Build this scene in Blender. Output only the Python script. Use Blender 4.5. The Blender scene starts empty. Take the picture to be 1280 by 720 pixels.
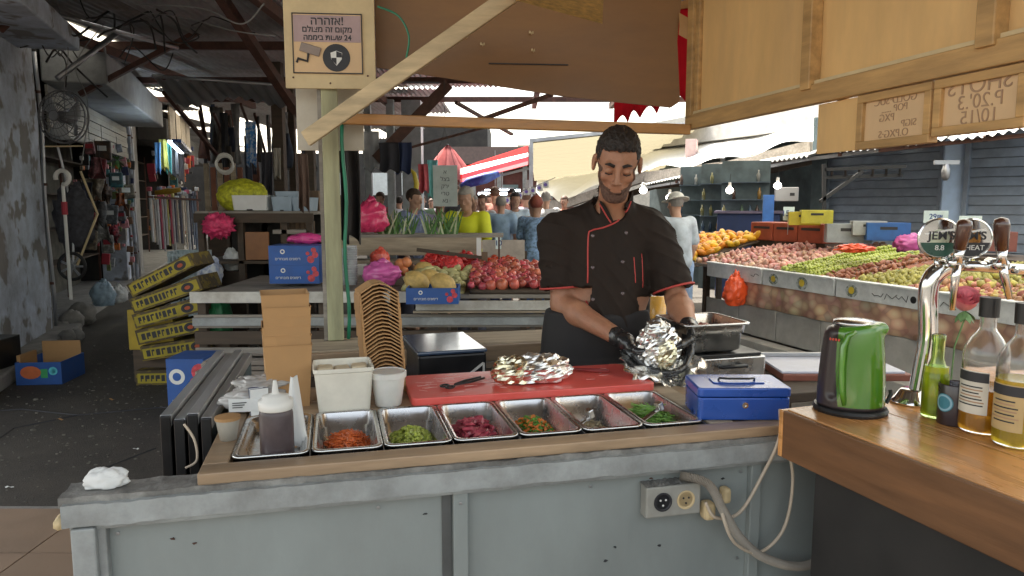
import bpy, math, random
import numpy as np
from mathutils import Vector, Matrix, noise as mnoise
random.seed(7)
R = math.radians
sc = bpy.context.scene
COL = sc.collection
# ------------------------------------------------------------ camera
F_PX, HOR = 900.0, 255.0                     # focal length in pixels of a 1280 wide picture, horizon row
TH = math.atan((360 - HOR) / F_PX)
CAMZ = 1.5
cd = bpy.data.cameras.new('camera'); cam = bpy.data.objects.new('camera', cd); COL.objects.link(cam)
cd.sensor_width = 36; cd.lens = 36 * F_PX / 1280; cd.clip_end = 500; cd.clip_start = .05
cam.location = (0, 0, CAMZ); cam.rotation_euler = (math.pi / 2 - TH, 0, 0)
sc.camera = cam
# ------------------------------------------------------------ light
SUN_EL, SUN_AZ = R(60), R(-28)              # azimuth from +Y towards +X
w = bpy.data.worlds.new('World'); sc.world = w; w.use_nodes = True
nt = w.node_tree; nt.nodes.clear()
sky = nt.nodes.new('ShaderNodeTexSky'); sky.sky_type = 'NISHITA'; sky.sun_disc = False
sky.sun_elevation = SUN_EL; sky.sun_rotation = SUN_AZ; sky.air_density = 1.2; sky.dust_density = 3.5
bg = nt.nodes.new('ShaderNodeBackground'); bg.inputs[1].default_value = .15
wo = nt.nodes.new('ShaderNodeOutputWorld')
hsn = nt.nodes.new('ShaderNodeHueSaturation'); hsn.inputs['Saturation'].default_value = .55
wbn = nt.nodes.new('ShaderNodeMix'); wbn.data_type = 'RGBA'; wbn.blend_type = 'MULTIPLY'; wbn.inputs[0].default_value = 1; wbn.inputs[7].default_value = (1.06, 1, .88, 1)   # the photograph's warm white balance
nt.links.new(sky.outputs[0], hsn.inputs['Color']); nt.links.new(hsn.outputs[0], wbn.inputs[6]); nt.links.new(wbn.outputs[2], bg.inputs[0]); nt.links.new(bg.outputs[0], wo.inputs[0])
sd = bpy.data.lights.new('sun', 'SUN'); sd.energy = 4.5; sd.angle = R(.5); sd.color = (1, .95, .86)
sun = bpy.data.objects.new('sun', sd); COL.objects.link(sun)
sv = Vector((math.sin(SUN_AZ) * math.cos(SUN_EL), math.cos(SUN_AZ) * math.cos(SUN_EL), math.sin(SUN_EL)))
sun.rotation_euler = sv.to_track_quat('Z', 'Y').to_euler(); sun.location = (0, 0, 20)
sc.view_settings.view_transform = 'Standard'; sc.view_settings.look = 'None'
sc.view_settings.exposure = 1.95; sc.view_settings.gamma = 1
sc.cycles.max_bounces = 8; sc.cycles.diffuse_bounces = 5; sc.cycles.transparent_max_bounces = 12
sc.cycles.sample_clamp_indirect = 6
# ------------------------------------------------------------ measuring helpers (photo pixel -> metres)
def ray(px, py):
    u = (px - 640) / F_PX; v = (360 - py) / F_PX
    return Vector((u, math.cos(TH) + v * math.sin(TH), -math.sin(TH) + v * math.cos(TH)))
def P(px, py, Y):
    d = ray(px, py); return Vector((0, 0, CAMZ)) + d * (Y / d.y)
def G(px, py, z):
    d = ray(px, py); return Vector((0, 0, CAMZ)) + d * ((z - CAMZ) / d.z)
# ------------------------------------------------------------ objects
def tag(o, label=None, cat=None, group=None, kind=None):
    if label: o['label'] = label
    if cat: o['category'] = cat
    if group: o['group'] = group
    if kind: o['kind'] = kind
    return o
def thing(name, label, cat, loc=(0, 0, 0), rotz=0, group=None):
    o = bpy.data.objects.new(name, None); COL.objects.link(o); o.empty_display_size = .1
    o.location = loc; o.rotation_euler = (0, 0, rotz)
    return tag(o, label, cat, group)
_kids = {}
def link(o, parent=None):
    COL.objects.link(o)
    if parent is not None:
        o.parent = parent; _kids.setdefault(parent.name, []).append(o)
    return o
def dup(root, loc=None, rotz=None, label=None, group=None, scale=None, parent=None):
    def rec(src, par):
        c = src.copy(); link(c, par)
        for ch in _kids.get(src.name, []): rec(ch, c)
        return c
    r = rec(root, parent)
    if loc is not None: r.location = loc
    if rotz is not None: r.rotation_euler = (0, 0, rotz) if not isinstance(rotz, (tuple, list)) else rotz
    if scale is not None: r.scale = (scale,) * 3 if not isinstance(scale, tuple) else scale
    if label: r['label'] = label
    if group: r['group'] = group
    return r
def V(*a): return Vector(a)
class MB:
    def __init__(s): s.v = []; s.f = []; s.mi = []; s.cur = 0
    def add(s, vs, fs):
        n = len(s.v); s.v += [tuple(p) for p in vs]; s.f += [tuple(i + n for i in f) for f in fs]; s.mi += [s.cur] * len(fs); return s
    def box(s, x0, x1, y0, y1, z0, z1, M=None):
        vs = [Vector((x, y, z)) for x in (x0, x1) for y in (y0, y1) for z in (z0, z1)]
        if M is not None: vs = [M @ p for p in vs]
        return s.add(vs, [(0, 1, 3, 2), (4, 6, 7, 5), (0, 4, 5, 1), (2, 3, 7, 6), (0, 2, 6, 4), (1, 5, 7, 3)])
    def cbox(s, c, sx, sy, sz, M=None):
        x, y, z = c; return s.box(x - sx / 2, x + sx / 2, y - sy / 2, y + sy / 2, z - sz / 2, z + sz / 2, M)
    def bar(s, p, q, w_, h_, up=(0, 0, 1)):
        p = Vector(p); q = Vector(q); d = (q - p).normalized(); up = Vector(up)
        if abs(d.dot(up)) > .98: up = Vector((0, 1, 0))
        a = d.cross(up).normalized(); b = a.cross(d).normalized()
        vs = [o + a * i * w_ / 2 + b * j * h_ / 2 for o in (p, q) for i in (-1, 1) for j in (-1, 1)]
        return s.add(vs, [(0, 1, 3, 2), (4, 6, 7, 5), (0, 4, 5, 1), (2, 3, 7, 6), (0, 2, 6, 4), (1, 5, 7, 3)])
    def tube(s, pts, r, n=8, cap=True):
        pts = [Vector(p) for p in pts]; m = len(pts)
        rs = r if isinstance(r, (list, tuple)) else [r] * m
        vs = []; ref = None
        for i, p in enumerate(pts):
            d = (pts[min(i + 1, m - 1)] - pts[max(i - 1, 0)]).normalized()
            if ref is None: ref = Vector((0, 0, 1)) if abs(d.z) < .9 else Vector((1, 0, 0))
            a = d.cross(ref).normalized(); b = a.cross(d).normalized(); ref = b
            for k in range(n):
                t = 2 * math.pi * k / n; vs.append(p + (a * math.cos(t) + b * math.sin(t)) * rs[i])
        fs = [(i * n + k, i * n + (k + 1) % n, (i + 1) * n + (k + 1) % n, (i + 1) * n + k) for i in range(m - 1) for k in range(n)]
        if cap: fs += [tuple(range(n - 1, -1, -1)), tuple((m - 1) * n + k for k in range(n))]
        return s.add(vs, fs)
    def lathe(s, prof, c=(0, 0, 0), n=20, sx=1, sy=1, M=None):
        vs = []; c = Vector(c)
        for r, z in prof:
            for k in range(n):
                t = 2 * math.pi * k / n; p = Vector((r * math.cos(t) * sx, r * math.sin(t) * sy, z)) + c
                vs.append(M @ p if M is not None else p)
        m = len(prof)
        fs = [(i * n + k, i * n + (k + 1) % n, (i + 1) * n + (k + 1) % n, (i + 1) * n + k) for i in range(m - 1) for k in range(n)]
        if prof[0][0] > 1e-5: fs.append(tuple(range(n - 1, -1, -1)))
        if prof[-1][0] > 1e-5: fs.append(tuple((m - 1) * n + k for k in range(n)))
        return s.add(vs, fs)
    def prism(s, pts, z0, z1, M=None):
        n = len(pts); vs = [Vector((x, y, z)) for z in (z0, z1) for x, y in pts]
        if M is not None: vs = [M @ p for p in vs]
        return s.add(vs, [tuple(range(n - 1, -1, -1)), tuple(range(n, 2 * n))] + [(i, (i + 1) % n, n + (i + 1) % n, n + i) for i in range(n)])
    def grid(s, fn, nu, nv, thick=None):
        vs = [Vector(fn(i / nu, j / nv)) for j in range(nv + 1) for i in range(nu + 1)]
        w_ = nu + 1
        fs = [(j * w_ + i, j * w_ + i + 1, (j + 1) * w_ + i + 1, (j + 1) * w_ + i) for j in range(nv) for i in range(nu)]
        if thick is None: return s.add(vs, fs)
        t = Vector(thick); n = len(vs)
        vs2 = [p + t for p in vs]
        fs2 = [tuple(n + i for i in reversed(f)) for f in fs]
        e = [i for i in range(w_)] + [j * w_ + nu for j in range(1, nv + 1)] + [nv * w_ + i for i in range(nu - 1, -1, -1)] + [j * w_ for j in range(nv - 1, 0, -1)]
        fs3 = [(e[k], e[k] + n, e[(k + 1) % len(e)] + n, e[(k + 1) % len(e)]) for k in range(len(e))]
        return s.add(vs + vs2, fs + fs2 + fs3)
    def ball(s, c, r, n=8, m=6, M=None, jit=0):
        rx, ry, rz = (r, r, r) if not isinstance(r, (tuple, list)) else r
        c = Vector(c); vs = [c + Vector((0, 0, -rz))]
        for j in range(1, m):
            ph = math.pi * j / m - math.pi / 2
            for i in range(n):
                t = 2 * math.pi * i / n; k = 1 + random.uniform(-jit, jit)
                vs.append(c + Vector((rx * math.cos(ph) * math.cos(t), ry * math.cos(ph) * math.sin(t), rz * math.sin(ph))) * k)
        vs.append(c + Vector((0, 0, rz)))
        if M is not None: vs = [M @ p for p in vs]
        fs = [(0, 1 + (i + 1) % n, 1 + i) for i in range(n)]
        for j in range(m - 2):
            a = 1 + j * n; fs += [(a + i, a + (i + 1) % n, a + n + (i + 1) % n, a + n + i) for i in range(n)]
        a = 1 + (m - 2) * n; fs += [(a + i, a + (i + 1) % n, len(vs) - 1) for i in range(n)]
        return s.add(vs, fs)
    def mesh(s, name, mats, smooth=False):
        me = bpy.data.meshes.new(name); me.from_pydata(s.v, [], s.f)
        if not isinstance(mats, (list, tuple)): mats = [mats]
        for m in mats: me.materials.append(m)
        if len(mats) > 1: me.polygons.foreach_set('material_index', s.mi)
        if smooth: me.polygons.foreach_set('use_smooth', [True] * len(s.f))
        me.update(); return me
    def ob(s, name, mats, parent=None, smooth=False, bev=0, loc=None, rot=None, sub=0, auto=None):
        o = bpy.data.objects.new(name, s.mesh(name, mats, smooth)); link(o, parent)
        if loc is not None: o.location = loc
        if rot is not None: o.rotation_euler = rot
        if sub:
            m = o.modifiers.new('s', 'SUBSURF'); m.levels = m.render_levels = sub
        if bev:
            m = o.modifiers.new('b', 'BEVEL'); m.width = bev; m.segments = 2; m.limit_method = 'ANGLE'; m.angle_limit = R(35)
        return o
def inst(name, me, parent=None, loc=(0, 0, 0), rot=(0, 0, 0), scale=1):
    o = bpy.data.objects.new(name, me); link(o, parent); o.location = loc; o.rotation_euler = rot
    o.scale = (scale,) * 3 if not isinstance(scale, (tuple, list)) else scale
    return o
# ------------------------------------------------------------ materials
def _n(nt, t, **k):
    n = nt.nodes.new(t)
    for a, b in k.items(): setattr(n, a, b)
    return n
def mat(name, col, rough=.6, metal=0, var=.18, scale=8, bump=0, bscale=70, dirt=0, dcol=(.05, .045, .04), dscale=2.5,
        trans=0, ior=1.45, emit=None, rnd=0, stretch=(1, 1, 1), coat=0, sheen=0, col2=None, c2scale=4, c2pos=.5, c2sharp=.08, sss=0, alpha=1, detail=6, hue=0, spec=.5):
    m = bpy.data.materials.new(name); m.use_nodes = True; nt = m.node_tree; b = nt.nodes['Principled BSDF']
    tc = _n(nt, 'ShaderNodeTexCoord'); mp = _n(nt, 'ShaderNodeMapping'); mp.inputs['Scale'].default_value = stretch
    oi = _n(nt, 'ShaderNodeObjectInfo')
    off = _n(nt, 'ShaderNodeVectorMath', operation='SCALE'); off.inputs[0].default_value = (37, 19, 53)
    nt.links.new(oi.outputs['Random'], off.inputs['Scale'])
    nt.links.new(off.outputs[0], mp.inputs['Location'])
    nt.links.new(tc.outputs['Object'], mp.inputs['Vector'])
    def noise(s, det=detail, rg=.6):
        n = _n(nt, 'ShaderNodeTexNoise'); n.inputs['Scale'].default_value = s; n.inputs['Detail'].default_value = det; n.inputs['Roughness'].default_value = rg
        nt.links.new(mp.outputs[0], n.inputs['Vector']); return n
    def ramp(src, p0, p1, c0, c1):
        r = _n(nt, 'ShaderNodeValToRGB'); r.color_ramp.elements[0].position = p0; r.color_ramp.elements[1].position = p1
        r.color_ramp.elements[0].color = c0 if len(c0) == 4 else (*c0, 1); r.color_ramp.elements[1].color = c1 if len(c1) == 4 else (*c1, 1)
        nt.links.new(src, r.inputs[0]); return r.outputs[0]
    def mix(fac, a, bb):
        x = _n(nt, 'ShaderNodeMix', data_type='RGBA')
        if isinstance(fac, float): x.inputs[0].default_value = fac
        else: nt.links.new(fac, x.inputs[0])
        for sl, q in ((6, a), (7, bb)):
            if isinstance(q, tuple): x.inputs[sl].default_value = (*q[:3], 1)
            else: nt.links.new(q, x.inputs[sl])
        return x.outputs[2]
    lo = tuple(max(0, c * (1 - var)) for c in col); hi = tuple(min(.95, c * (1 + var)) for c in col)
    n1 = noise(scale)
    c = ramp(n1.outputs['Fac'], .3, .7, lo, hi)
    if col2 is not None:
        n3 = noise(c2scale, 3, .55)
        f = ramp(n3.outputs['Fac'], c2pos - c2sharp, c2pos + c2sharp, (0, 0, 0), (1, 1, 1))
        c = mix(f, c, tuple(col2))
    if dirt:
        n2 = noise(dscale, 8, .72)
        f = ramp(n2.outputs['Fac'], .42, .72, (0, 0, 0), (dirt, dirt, dirt))
        c = mix(f, c, dcol)
    if rnd or hue:
        h = _n(nt, 'ShaderNodeHueSaturation')
        mr = _n(nt, 'ShaderNodeMapRange'); mr.inputs[3].default_value = 1 - rnd; mr.inputs[4].default_value = 1 + rnd
        nt.links.new(oi.outputs['Random'], mr.inputs[0]); nt.links.new(mr.outputs[0], h.inputs['Value'])
        if hue:
            wn = _n(nt, 'ShaderNodeTexWhiteNoise', noise_dimensions='1D'); nt.links.new(oi.outputs['Random'], wn.inputs['W'])
            m2 = _n(nt, 'ShaderNodeMapRange'); m2.inputs[3].default_value = .5 - hue; m2.inputs[4].default_value = .5 + hue
            nt.links.new(wn.outputs['Value'], m2.inputs[0]); nt.links.new(m2.outputs[0], h.inputs['Hue'])
        nt.links.new(c, h.inputs['Color']); c = h.outputs[0]
    nt.links.new(c, b.inputs['Base Color'])
    rr = ramp(n1.outputs['Fac'], .25, .75, (max(0, rough - .12),) * 3, (min(1, rough + .12),) * 3)
    nt.links.new(rr, b.inputs['Roughness'])
    b.inputs['Metallic'].default_value = metal; b.inputs['Specular IOR Level'].default_value = spec
    if trans: b.inputs['Transmission Weight'].default_value = trans; b.inputs['IOR'].default_value = ior
    if coat: b.inputs['Coat Weight'].default_value = coat; b.inputs['Coat Roughness'].default_value = .12
    if sheen: b.inputs['Sheen Weight'].default_value = sheen
    if sss: b.inputs['Subsurface Weight'].default_value = sss; b.inputs['Subsurface Radius'].default_value = (.01, .005, .003)
    if alpha < 1: b.inputs['Alpha'].default_value = alpha
    if emit:
        b.inputs['Emission Color'].default_value = (*emit[:3], 1); b.inputs['Emission Strength'].default_value = emit[3]
    if bump:
        nb = noise(bscale, 5, .6); bp = _n(nt, 'ShaderNodeBump'); bp.inputs['Strength'].default_value = min(1, bump); bp.inputs['Distance'].default_value = .004 * max(1, bump)
        nt.links.new(nb.outputs['Fac'], bp.inputs['Height']); nt.links.new(bp.outputs[0], b.inputs['Normal'])
    return m
def wood(name, col, axis='x', rough=.6, var=.3, dirt=.3, bump=.4, rnd=.12, dcol=(.06, .045, .03), coat=0, dscale=2.5):
    st = {'x': (.12, 1, 1), 'y': (1, .12, 1), 'z': (1, 1, .12)}[axis]
    return mat(name, col, rough, 0, var, 28, bump, 60, dirt, dcol, dscale, rnd=rnd, stretch=st, coat=coat, detail=8)
K = {}
K['asphalt'] = mat('asphalt', (.046, .040, .034), .85, var=.6, scale=55, bump=1, bscale=120, dirt=.7, dcol=(.09, .078, .062), dscale=1.3, detail=10)
K['tile'] = mat('tile_ochre', (.30, .21, .145), .55, var=.12, scale=10, bump=.15, dirt=.4, dcol=(.12, .09, .07), rnd=.05)
K['plaster'] = mat('old_plaster', (.52, .58, .68), .85, var=.2, scale=5, bump=.8, bscale=40, dirt=.75, dcol=(.16, .15, .15), dscale=1.6, col2=(.24, .23, .22), c2scale=3, c2pos=.56, c2sharp=.03)
K['concrete'] = mat('concrete', (.30, .29, .27), .85, var=.2, scale=8, bump=.7, dirt=.6, dcol=(.1, .095, .09))
K['stonew'] = mat('pale_kerb_stone', (.46, .45, .42), .8, var=.15, scale=6, bump=.4, dirt=.45, dcol=(.22, .2, .18))
K['roofd'] = mat('dull_roof_sheet', (.30, .31, .315), .55, .3, var=.3, scale=3, dirt=.6, dcol=(.13, .08, .05), dscale=1.2, rnd=.2)
K['roofw'] = mat('white_roof_sheet', (.8, .8, .77), .5, var=.06, scale=4, dirt=.15, dcol=(.5, .46, .4), rnd=.04)
K['roofc'] = mat('cream_roof_sheet', (.72, .68, .55), .5, var=.08, scale=4, dirt=.2, dcol=(.42, .37, .28))
K['rust'] = mat('rusty_steel', (.10, .048, .036), .7, .2, var=.4, scale=12, bump=.4, rnd=.15)
K['steel'] = mat('stainless', (.62, .62, .62), .26, 1, var=.1, scale=14, bump=.06, bscale=20, dirt=.15, dcol=(.3, .28, .25))
K['chrome'] = mat('chrome', (.75, .75, .74), .08, 1, var=.04)
K['alul'] = mat('brushed_aluminium', (.62, .63, .65), .38, .85, var=.2, scale=10, dirt=.45, dcol=(.2, .19, .18))
K['alu'] = mat('dull_aluminium', (.42, .43, .45), .42, .8, var=.2, scale=10, dirt=.5, dcol=(.1, .09, .09))
K['greyp'] = mat('grey_blue_paint', (.265, .295, .29), .5, var=.1, scale=4, bump=.25, bscale=18, dirt=.3, dcol=(.17, .17, .16), dscale=2.2, coat=.15, stretch=(1, 1, .5))
K['greyp2'] = mat('grey_paint_worn', (.33, .35, .35), .6, var=.15, scale=9, bump=.35, bscale=50, dirt=.65, dcol=(.12, .11, .1), dscale=5)
K['woodc'] = wood('counter_wood', (.36, .25, .155), 'x', .45, dirt=.5, coat=.15)
K['woodp'] = wood('pale_plank', (.44, .36, .26), 'x', .7, dirt=.5)
K['woodg'] = wood('grey_plank', (.30, .27, .235), 'x', .8, dirt=.6)
K['woodd'] = wood('dark_plank', (.085, .06, .042), 'x', .75, dirt=.5)
K['woodz'] = wood('brown_post', (.2, .13, .08), 'z', .75, dirt=.5)
K['woodbar'] = wood('bar_wood', (.66, .31, .10), 'y', .28, var=.35, dirt=.3, bump=.15, coat=.2, dcol=(.16, .07, .03))
K['woodo'] = wood('orange_rail', (.50, .24, .07), 'x', .45, dirt=.25, coat=.2)
K['woodframe'] = wood('panel_frame_wood', (.52, .31, .12), 'x', .5, dirt=.35)
K['postgreen'] = wood('green_white_post', (.36, .36, .22), 'z', .7, dirt=.6, dcol=(.2, .16, .08))
K['brace'] = wood('pale_brace', (.54, .42, .25), 'x', .6, dirt=.4, dcol=(.3, .2, .1))
K['ply'] = mat('tan_panel', (.76, .48, .20), .6, var=.10, scale=9, dirt=.35, dcol=(.50, .33, .18), dscale=5, stretch=(1, 1, .25), bump=.1)
K['plyp'] = mat('pink_tan_panel', (.70, .48, .27), .6, var=.06, scale=5, dirt=.2, dcol=(.45, .3, .18), dscale=4)
K['brownb'] = mat('brown_board', (.25, .125, .045), .5, var=.2, scale=3, dirt=.5, dcol=(.13, .065, .03), dscale=2.4, stretch=(.3, 1, 1), bump=.15)
K['osb'] = mat('chipboard', (.55, .36, .12), .7, var=.35, scale=40, bump=.3)
K['creamb'] = mat('cream_board', (.66, .52, .30), .65, var=.1, scale=6, dirt=.3, dcol=(.35, .24, .13), dscale=5)
K['whiteb'] = mat('dirty_white_board', (.58, .53, .44), .65, var=.1, scale=6, dirt=.4, dcol=(.33, .27, .2), dscale=4)
K['black'] = mat('black_plastic', (.018, .018, .019), .4, var=.2)
K['blackm'] = mat('black_metal', (.018, .018, .02), .4, .4, var=.3, scale=6, dirt=.4, dcol=(.05, .045, .04), coat=.2)
K['white'] = mat('white_plastic', (.75, .74, .7), .45, var=.05, dirt=.15, dcol=(.45, .42, .36))
K['foam'] = mat('white_foam', (.78, .79, .78), .8, var=.06, bump=.2, dirt=.2, dcol=(.45, .43, .4), rnd=.06)
K['foamb'] = mat('blue_grey_foam', (.36, .45, .54), .8, var=.08, bump=.2, dirt=.2)
K['blue'] = mat('blue_card', (.025, .10, .36), .5, var=.15, dirt=.2, dcol=(.1, .12, .2), rnd=.1)
K['bluem'] = mat('blue_enamel', (.02, .09, .42), .3, .2, var=.06, coat=.5, dirt=.1, dcol=(.01, .03, .12))
K['kraft'] = mat('kraft_card', (.44, .25, .105), .7, var=.06, scale=12, bump=.08, rnd=.05)
K['kraft2'] = mat('kraft_inside', (.36, .2, .09), .75, var=.06, scale=12)
K['red'] = mat('red_board', (.78, .10, .08), .4, var=.1, scale=6, dirt=.25, dcol=(.75, .3, .26), dscale=9, coat=.3, stretch=(.5, 1, 1))
K['redcloth'] = mat('red_cloth', (.50, .012, .022), .9, var=.15, scale=5, spec=.05)
K['shut'] = mat('blue_grey_shutter', (.25, .30, .37), .5, .3, var=.15, scale=4, dirt=.5, dcol=(.1, .1, .11), rnd=.05)
K['shutl'] = mat('beige_shutter', (.30, .29, .25), .55, .2, var=.15, scale=4, dirt=.5, dcol=(.13, .11, .09))
K['pillb'] = mat('pale_blue_column', (.40, .52, .70), .7, var=.1, dirt=.3, dcol=(.3, .33, .38))
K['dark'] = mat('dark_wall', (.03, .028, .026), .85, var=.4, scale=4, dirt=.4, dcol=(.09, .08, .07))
K['darkteal'] = mat('dark_teal_wall', (.085, .115, .125), .7, var=.4, scale=4)
K['cable'] = mat('black_cable', (.02, .02, .02), .6, rnd=.3)
def fibre(name, col):
    m = bpy.data.materials.new(name); m.use_nodes = True; n = m.node_tree; n.nodes.clear(); o = n.nodes.new('ShaderNodeOutputMaterial'); a = n.nodes.new('ShaderNodeBsdfTranslucent'); d = n.nodes.new('ShaderNodeBsdfDiffuse'); x = n.nodes.new('ShaderNodeMixShader')
    a.inputs[0].default_value = (*col, 1); d.inputs[0].default_value = (*col, 1); x.inputs[0].default_value = .35; n.links.new(a.outputs[0], x.inputs[1]); n.links.new(d.outputs[0], x.inputs[2]); n.links.new(x.outputs[0], o.inputs[0]); return m
K['fibre'] = fibre('added_diffuser_sheet', (.62, .60, .54))  # translucent roof sheets added to spread soft sunlight below
K['fibrec'] = fibre('cream_fibreglass', (.17, .152, .105))
K['bulb'] = mat('lit_bulb', (.9, .9, .85), .3, emit=(1, .94, .82, 6))
K['tubel'] = mat('lit_tube', (.9, .95, 1), .3, emit=(.8, .93, 1, 7))
K['ink'] = mat('black_ink', (.03, .03, .035), .6, var=.1)
K['inkp'] = mat('brown_ink', (.40, .25, .15), .6, var=.1)
K['inkw'] = mat('white_ink', (.75, .75, .72), .6, var=.05)
K['glass'] = mat('clear_glass', (.97, .98, .98), .02, trans=1, ior=1.45, var=0)
def m_solid(name, c, **k):
    if name not in K: K[name] = mat(name, c, **k)
    return K[name]
# ------------------------------------------------------------ text as mesh
def text(name, s, size, mt, parent, M, mirror=False, depth=.0008, align='CENTER', bold=0):
    c = bpy.data.curves.new(name, 'FONT'); c.body = s; c.size = size; c.align_x = align; c.align_y = 'CENTER'; c.extrude = depth; c.offset = bold
    t = bpy.data.objects.new('tmp', c); COL.objects.link(t)
    dg = bpy.context.evaluated_depsgraph_get(); me = bpy.data.meshes.new_from_object(t.evaluated_get(dg))
    bpy.data.objects.remove(t); bpy.data.curves.remove(c)
    S = Matrix.Diagonal((-1, 1, 1, 1)) if mirror else Matrix.Identity(4)
    me.transform(M @ S)
    if mirror: me.flip_normals()
    me.materials.clear(); me.materials.append(mt); me.name = name
    o = bpy.data.objects.new(name, me); link(o, parent); return o
def heb(s): return s[::-1]
def plane_M(o, xd, up):                         # local x -> xd, local y -> up, local z -> out
    xd = Vector(xd).normalized(); up = Vector(up).normalized(); z = xd.cross(up).normalized()
    M = Matrix.Identity(4)
    for i in range(3): M[i][0] = xd[i]; M[i][1] = up[i]; M[i][2] = z[i]; M[i][3] = o[i]
    return M
# ------------------------------------------------------------ implicit surfaces (smooth blends of tapered limbs), meshed by surface nets
def smin(a, b, k):
    h = np.clip(.5 + .5 * (b - a) / k, 0, 1); return b + (a - b) * h - k * h * (1 - h)
def smax(a, b, k): return -smin(-a, -b, k)
def ell(p, c, r):
    q = (p - np.array(c, dtype=np.float32)) / np.array(r, dtype=np.float32)
    l = np.sqrt((q * q).sum(1)) + 1e-9; g = np.sqrt(((q / np.array(r, dtype=np.float32)) ** 2).sum(1)) + 1e-9
    return l * (l - 1) / g
def cap(p, a, b, r0, r1=None):
    if r1 is None: r1 = r0
    a = np.array(a, dtype=np.float32); b = np.array(b, dtype=np.float32); ba = b - a; pa = p - a
    h = np.clip(pa @ ba / max(1e-9, float(ba @ ba)), 0, 1)
    return np.sqrt(((pa - h[:, None] * ba) ** 2).sum(1)) - (r0 + (r1 - r0) * h)
def rbox(p, c, s_, r):
    q = np.abs(p - np.array(c, dtype=np.float32)) - (np.array(s_, dtype=np.float32) - r)
    return np.sqrt((np.maximum(q, 0) ** 2).sum(1)) + np.minimum(q.max(1), 0) - r
def wob(p, s, seed=0):                          # cheap smooth pseudo-noise in -1..1
    x, y, z = (p * s).T; o = seed * 1.7
    return (np.sin(x * 1.1 + 1.9 * np.sin(y * .9 + o) + o) * np.cos(y * 1.3 + 1.3 * np.sin(z * 1.1 + o)) + .6 * np.sin(z * 1.7 + 2.1 * np.sin(x * 1.3 + o) + 2 * o)) / 1.6
def nets(fn, lo, hi, h):
    lo = np.array(lo, dtype=np.float32); n = np.maximum(4, np.ceil((np.array(hi) - lo) / (4 * h)).astype(int)) * 4 + 1
    ax = [lo[i] + h * np.arange(n[i], dtype=np.float32) for i in range(3)]
    cx = [a[::4] for a in ax]; g = np.stack(np.meshgrid(*cx, indexing='ij'), -1).reshape(-1, 3)
    dc = fn(g).reshape([len(a) for a in cx])
    up = np.repeat(np.repeat(np.repeat(dc, 4, 0), 4, 1), 4, 2)[2:, 2:, 2:]
    D = np.full(n, 1., dtype=np.float32); s0 = [min(up.shape[i], n[i]) for i in range(3)]
    D[:s0[0], :s0[1], :s0[2]] = up[:s0[0], :s0[1], :s0[2]]
    near = np.abs(D) < h * 7
    idx = np.argwhere(near); pts = lo + idx.astype(np.float32) * h
    out = np.empty(len(pts), dtype=np.float32)
    for i in range(0, len(pts), 400000): out[i:i + 400000] = fn(pts[i:i + 400000])
    D[near] = out
    ins = D < 0
    c = ins[:-1, :-1, :-1].astype(np.int8)
    corners = [(i, j, k) for i in (0, 1) for j in (0, 1) for k in (0, 1)]
    def sl(a, o): return a[o[0]:a.shape[0] - 1 + o[0], o[1]:a.shape[1] - 1 + o[1], o[2]:a.shape[2] - 1 + o[2]]
    cnt = sum(sl(ins, o).astype(np.int8) for o in corners)
    cells = np.argwhere((cnt > 0) & (cnt < 8))
    cid = -np.ones(cnt.shape, dtype=np.int64); cid[tuple(cells.T)] = np.arange(len(cells))
    acc = np.zeros((len(cells), 3)); na = np.zeros(len(cells))
    for o in corners:
        for a in range(3):
            if o[a]: continue
            o2 = list(o); o2[a] = 1
            d0 = D[cells[:, 0] + o[0], cells[:, 1] + o[1], cells[:, 2] + o[2]]; d1 = D[cells[:, 0] + o2[0], cells[:, 1] + o2[1], cells[:, 2] + o2[2]]
            m = (d0 < 0) != (d1 < 0); t = np.where(m, d0 / np.where(m, d0 - d1, 1), 0)
            pos = np.tile(np.array(o, dtype=float), (len(cells), 1)); pos[:, a] = t
            acc[m] += pos[m]; na[m] += 1
    vs = lo + (cells + acc / na[:, None]) * h
    faces = []
    for a in range(3):
        b, c_ = (a + 1) % 3, (a + 2) % 3
        s1 = [slice(None)] * 3; s2 = [slice(None)] * 3; s1[a] = slice(0, -1); s2[a] = slice(1, None)
        A = ins[tuple(s1)]; B = ins[tuple(s2)]; e = np.argwhere(A != B)
        e = e[(e[:, b] > 0) & (e[:, c_] > 0) & (e[:, b] < D.shape[b] - 1) & (e[:, c_] < D.shape[c_] - 1)]
        q = []
        for db, dc_ in ((-1, -1), (0, -1), (0, 0), (-1, 0)):
            x = e.copy(); x[:, b] += db; x[:, c_] += dc_; q.append(cid[tuple(x.T)])
        q = np.stack(q, 1); fl = ~A[tuple(e.T)]
        q[fl] = q[fl][:, ::-1]; faces.append(q)
    fs = np.concatenate(faces); fs = fs[(fs >= 0).all(1)]
    return vs, fs
def sdf_mesh(name, fn, lo, hi, h, mt, face_mat=None):
    vs, fs = nets(fn, lo, hi, h)
    me = bpy.data.meshes.new(name); me.vertices.add(len(vs)); me.vertices.foreach_set('co', vs.astype(np.float32).ravel())
    me.loops.add(len(fs) * 4); me.loops.foreach_set('vertex_index', fs.astype(np.int32).ravel())
    me.polygons.add(len(fs)); me.polygons.foreach_set('loop_start', np.arange(0, len(fs) * 4, 4, dtype=np.int32)); 
    me.polygons.foreach_set('use_smooth', np.ones(len(fs), dtype=bool))
    if not isinstance(mt, (list, tuple)): mt = [mt]
    for m in mt: me.materials.append(m)
    if face_mat is not None:
        ctr = vs[fs].mean(1); me.polygons.foreach_set('material_index', face_mat(ctr).astype(np.int32))
    me.update(calc_edges=True); me.validate(); return me
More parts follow.
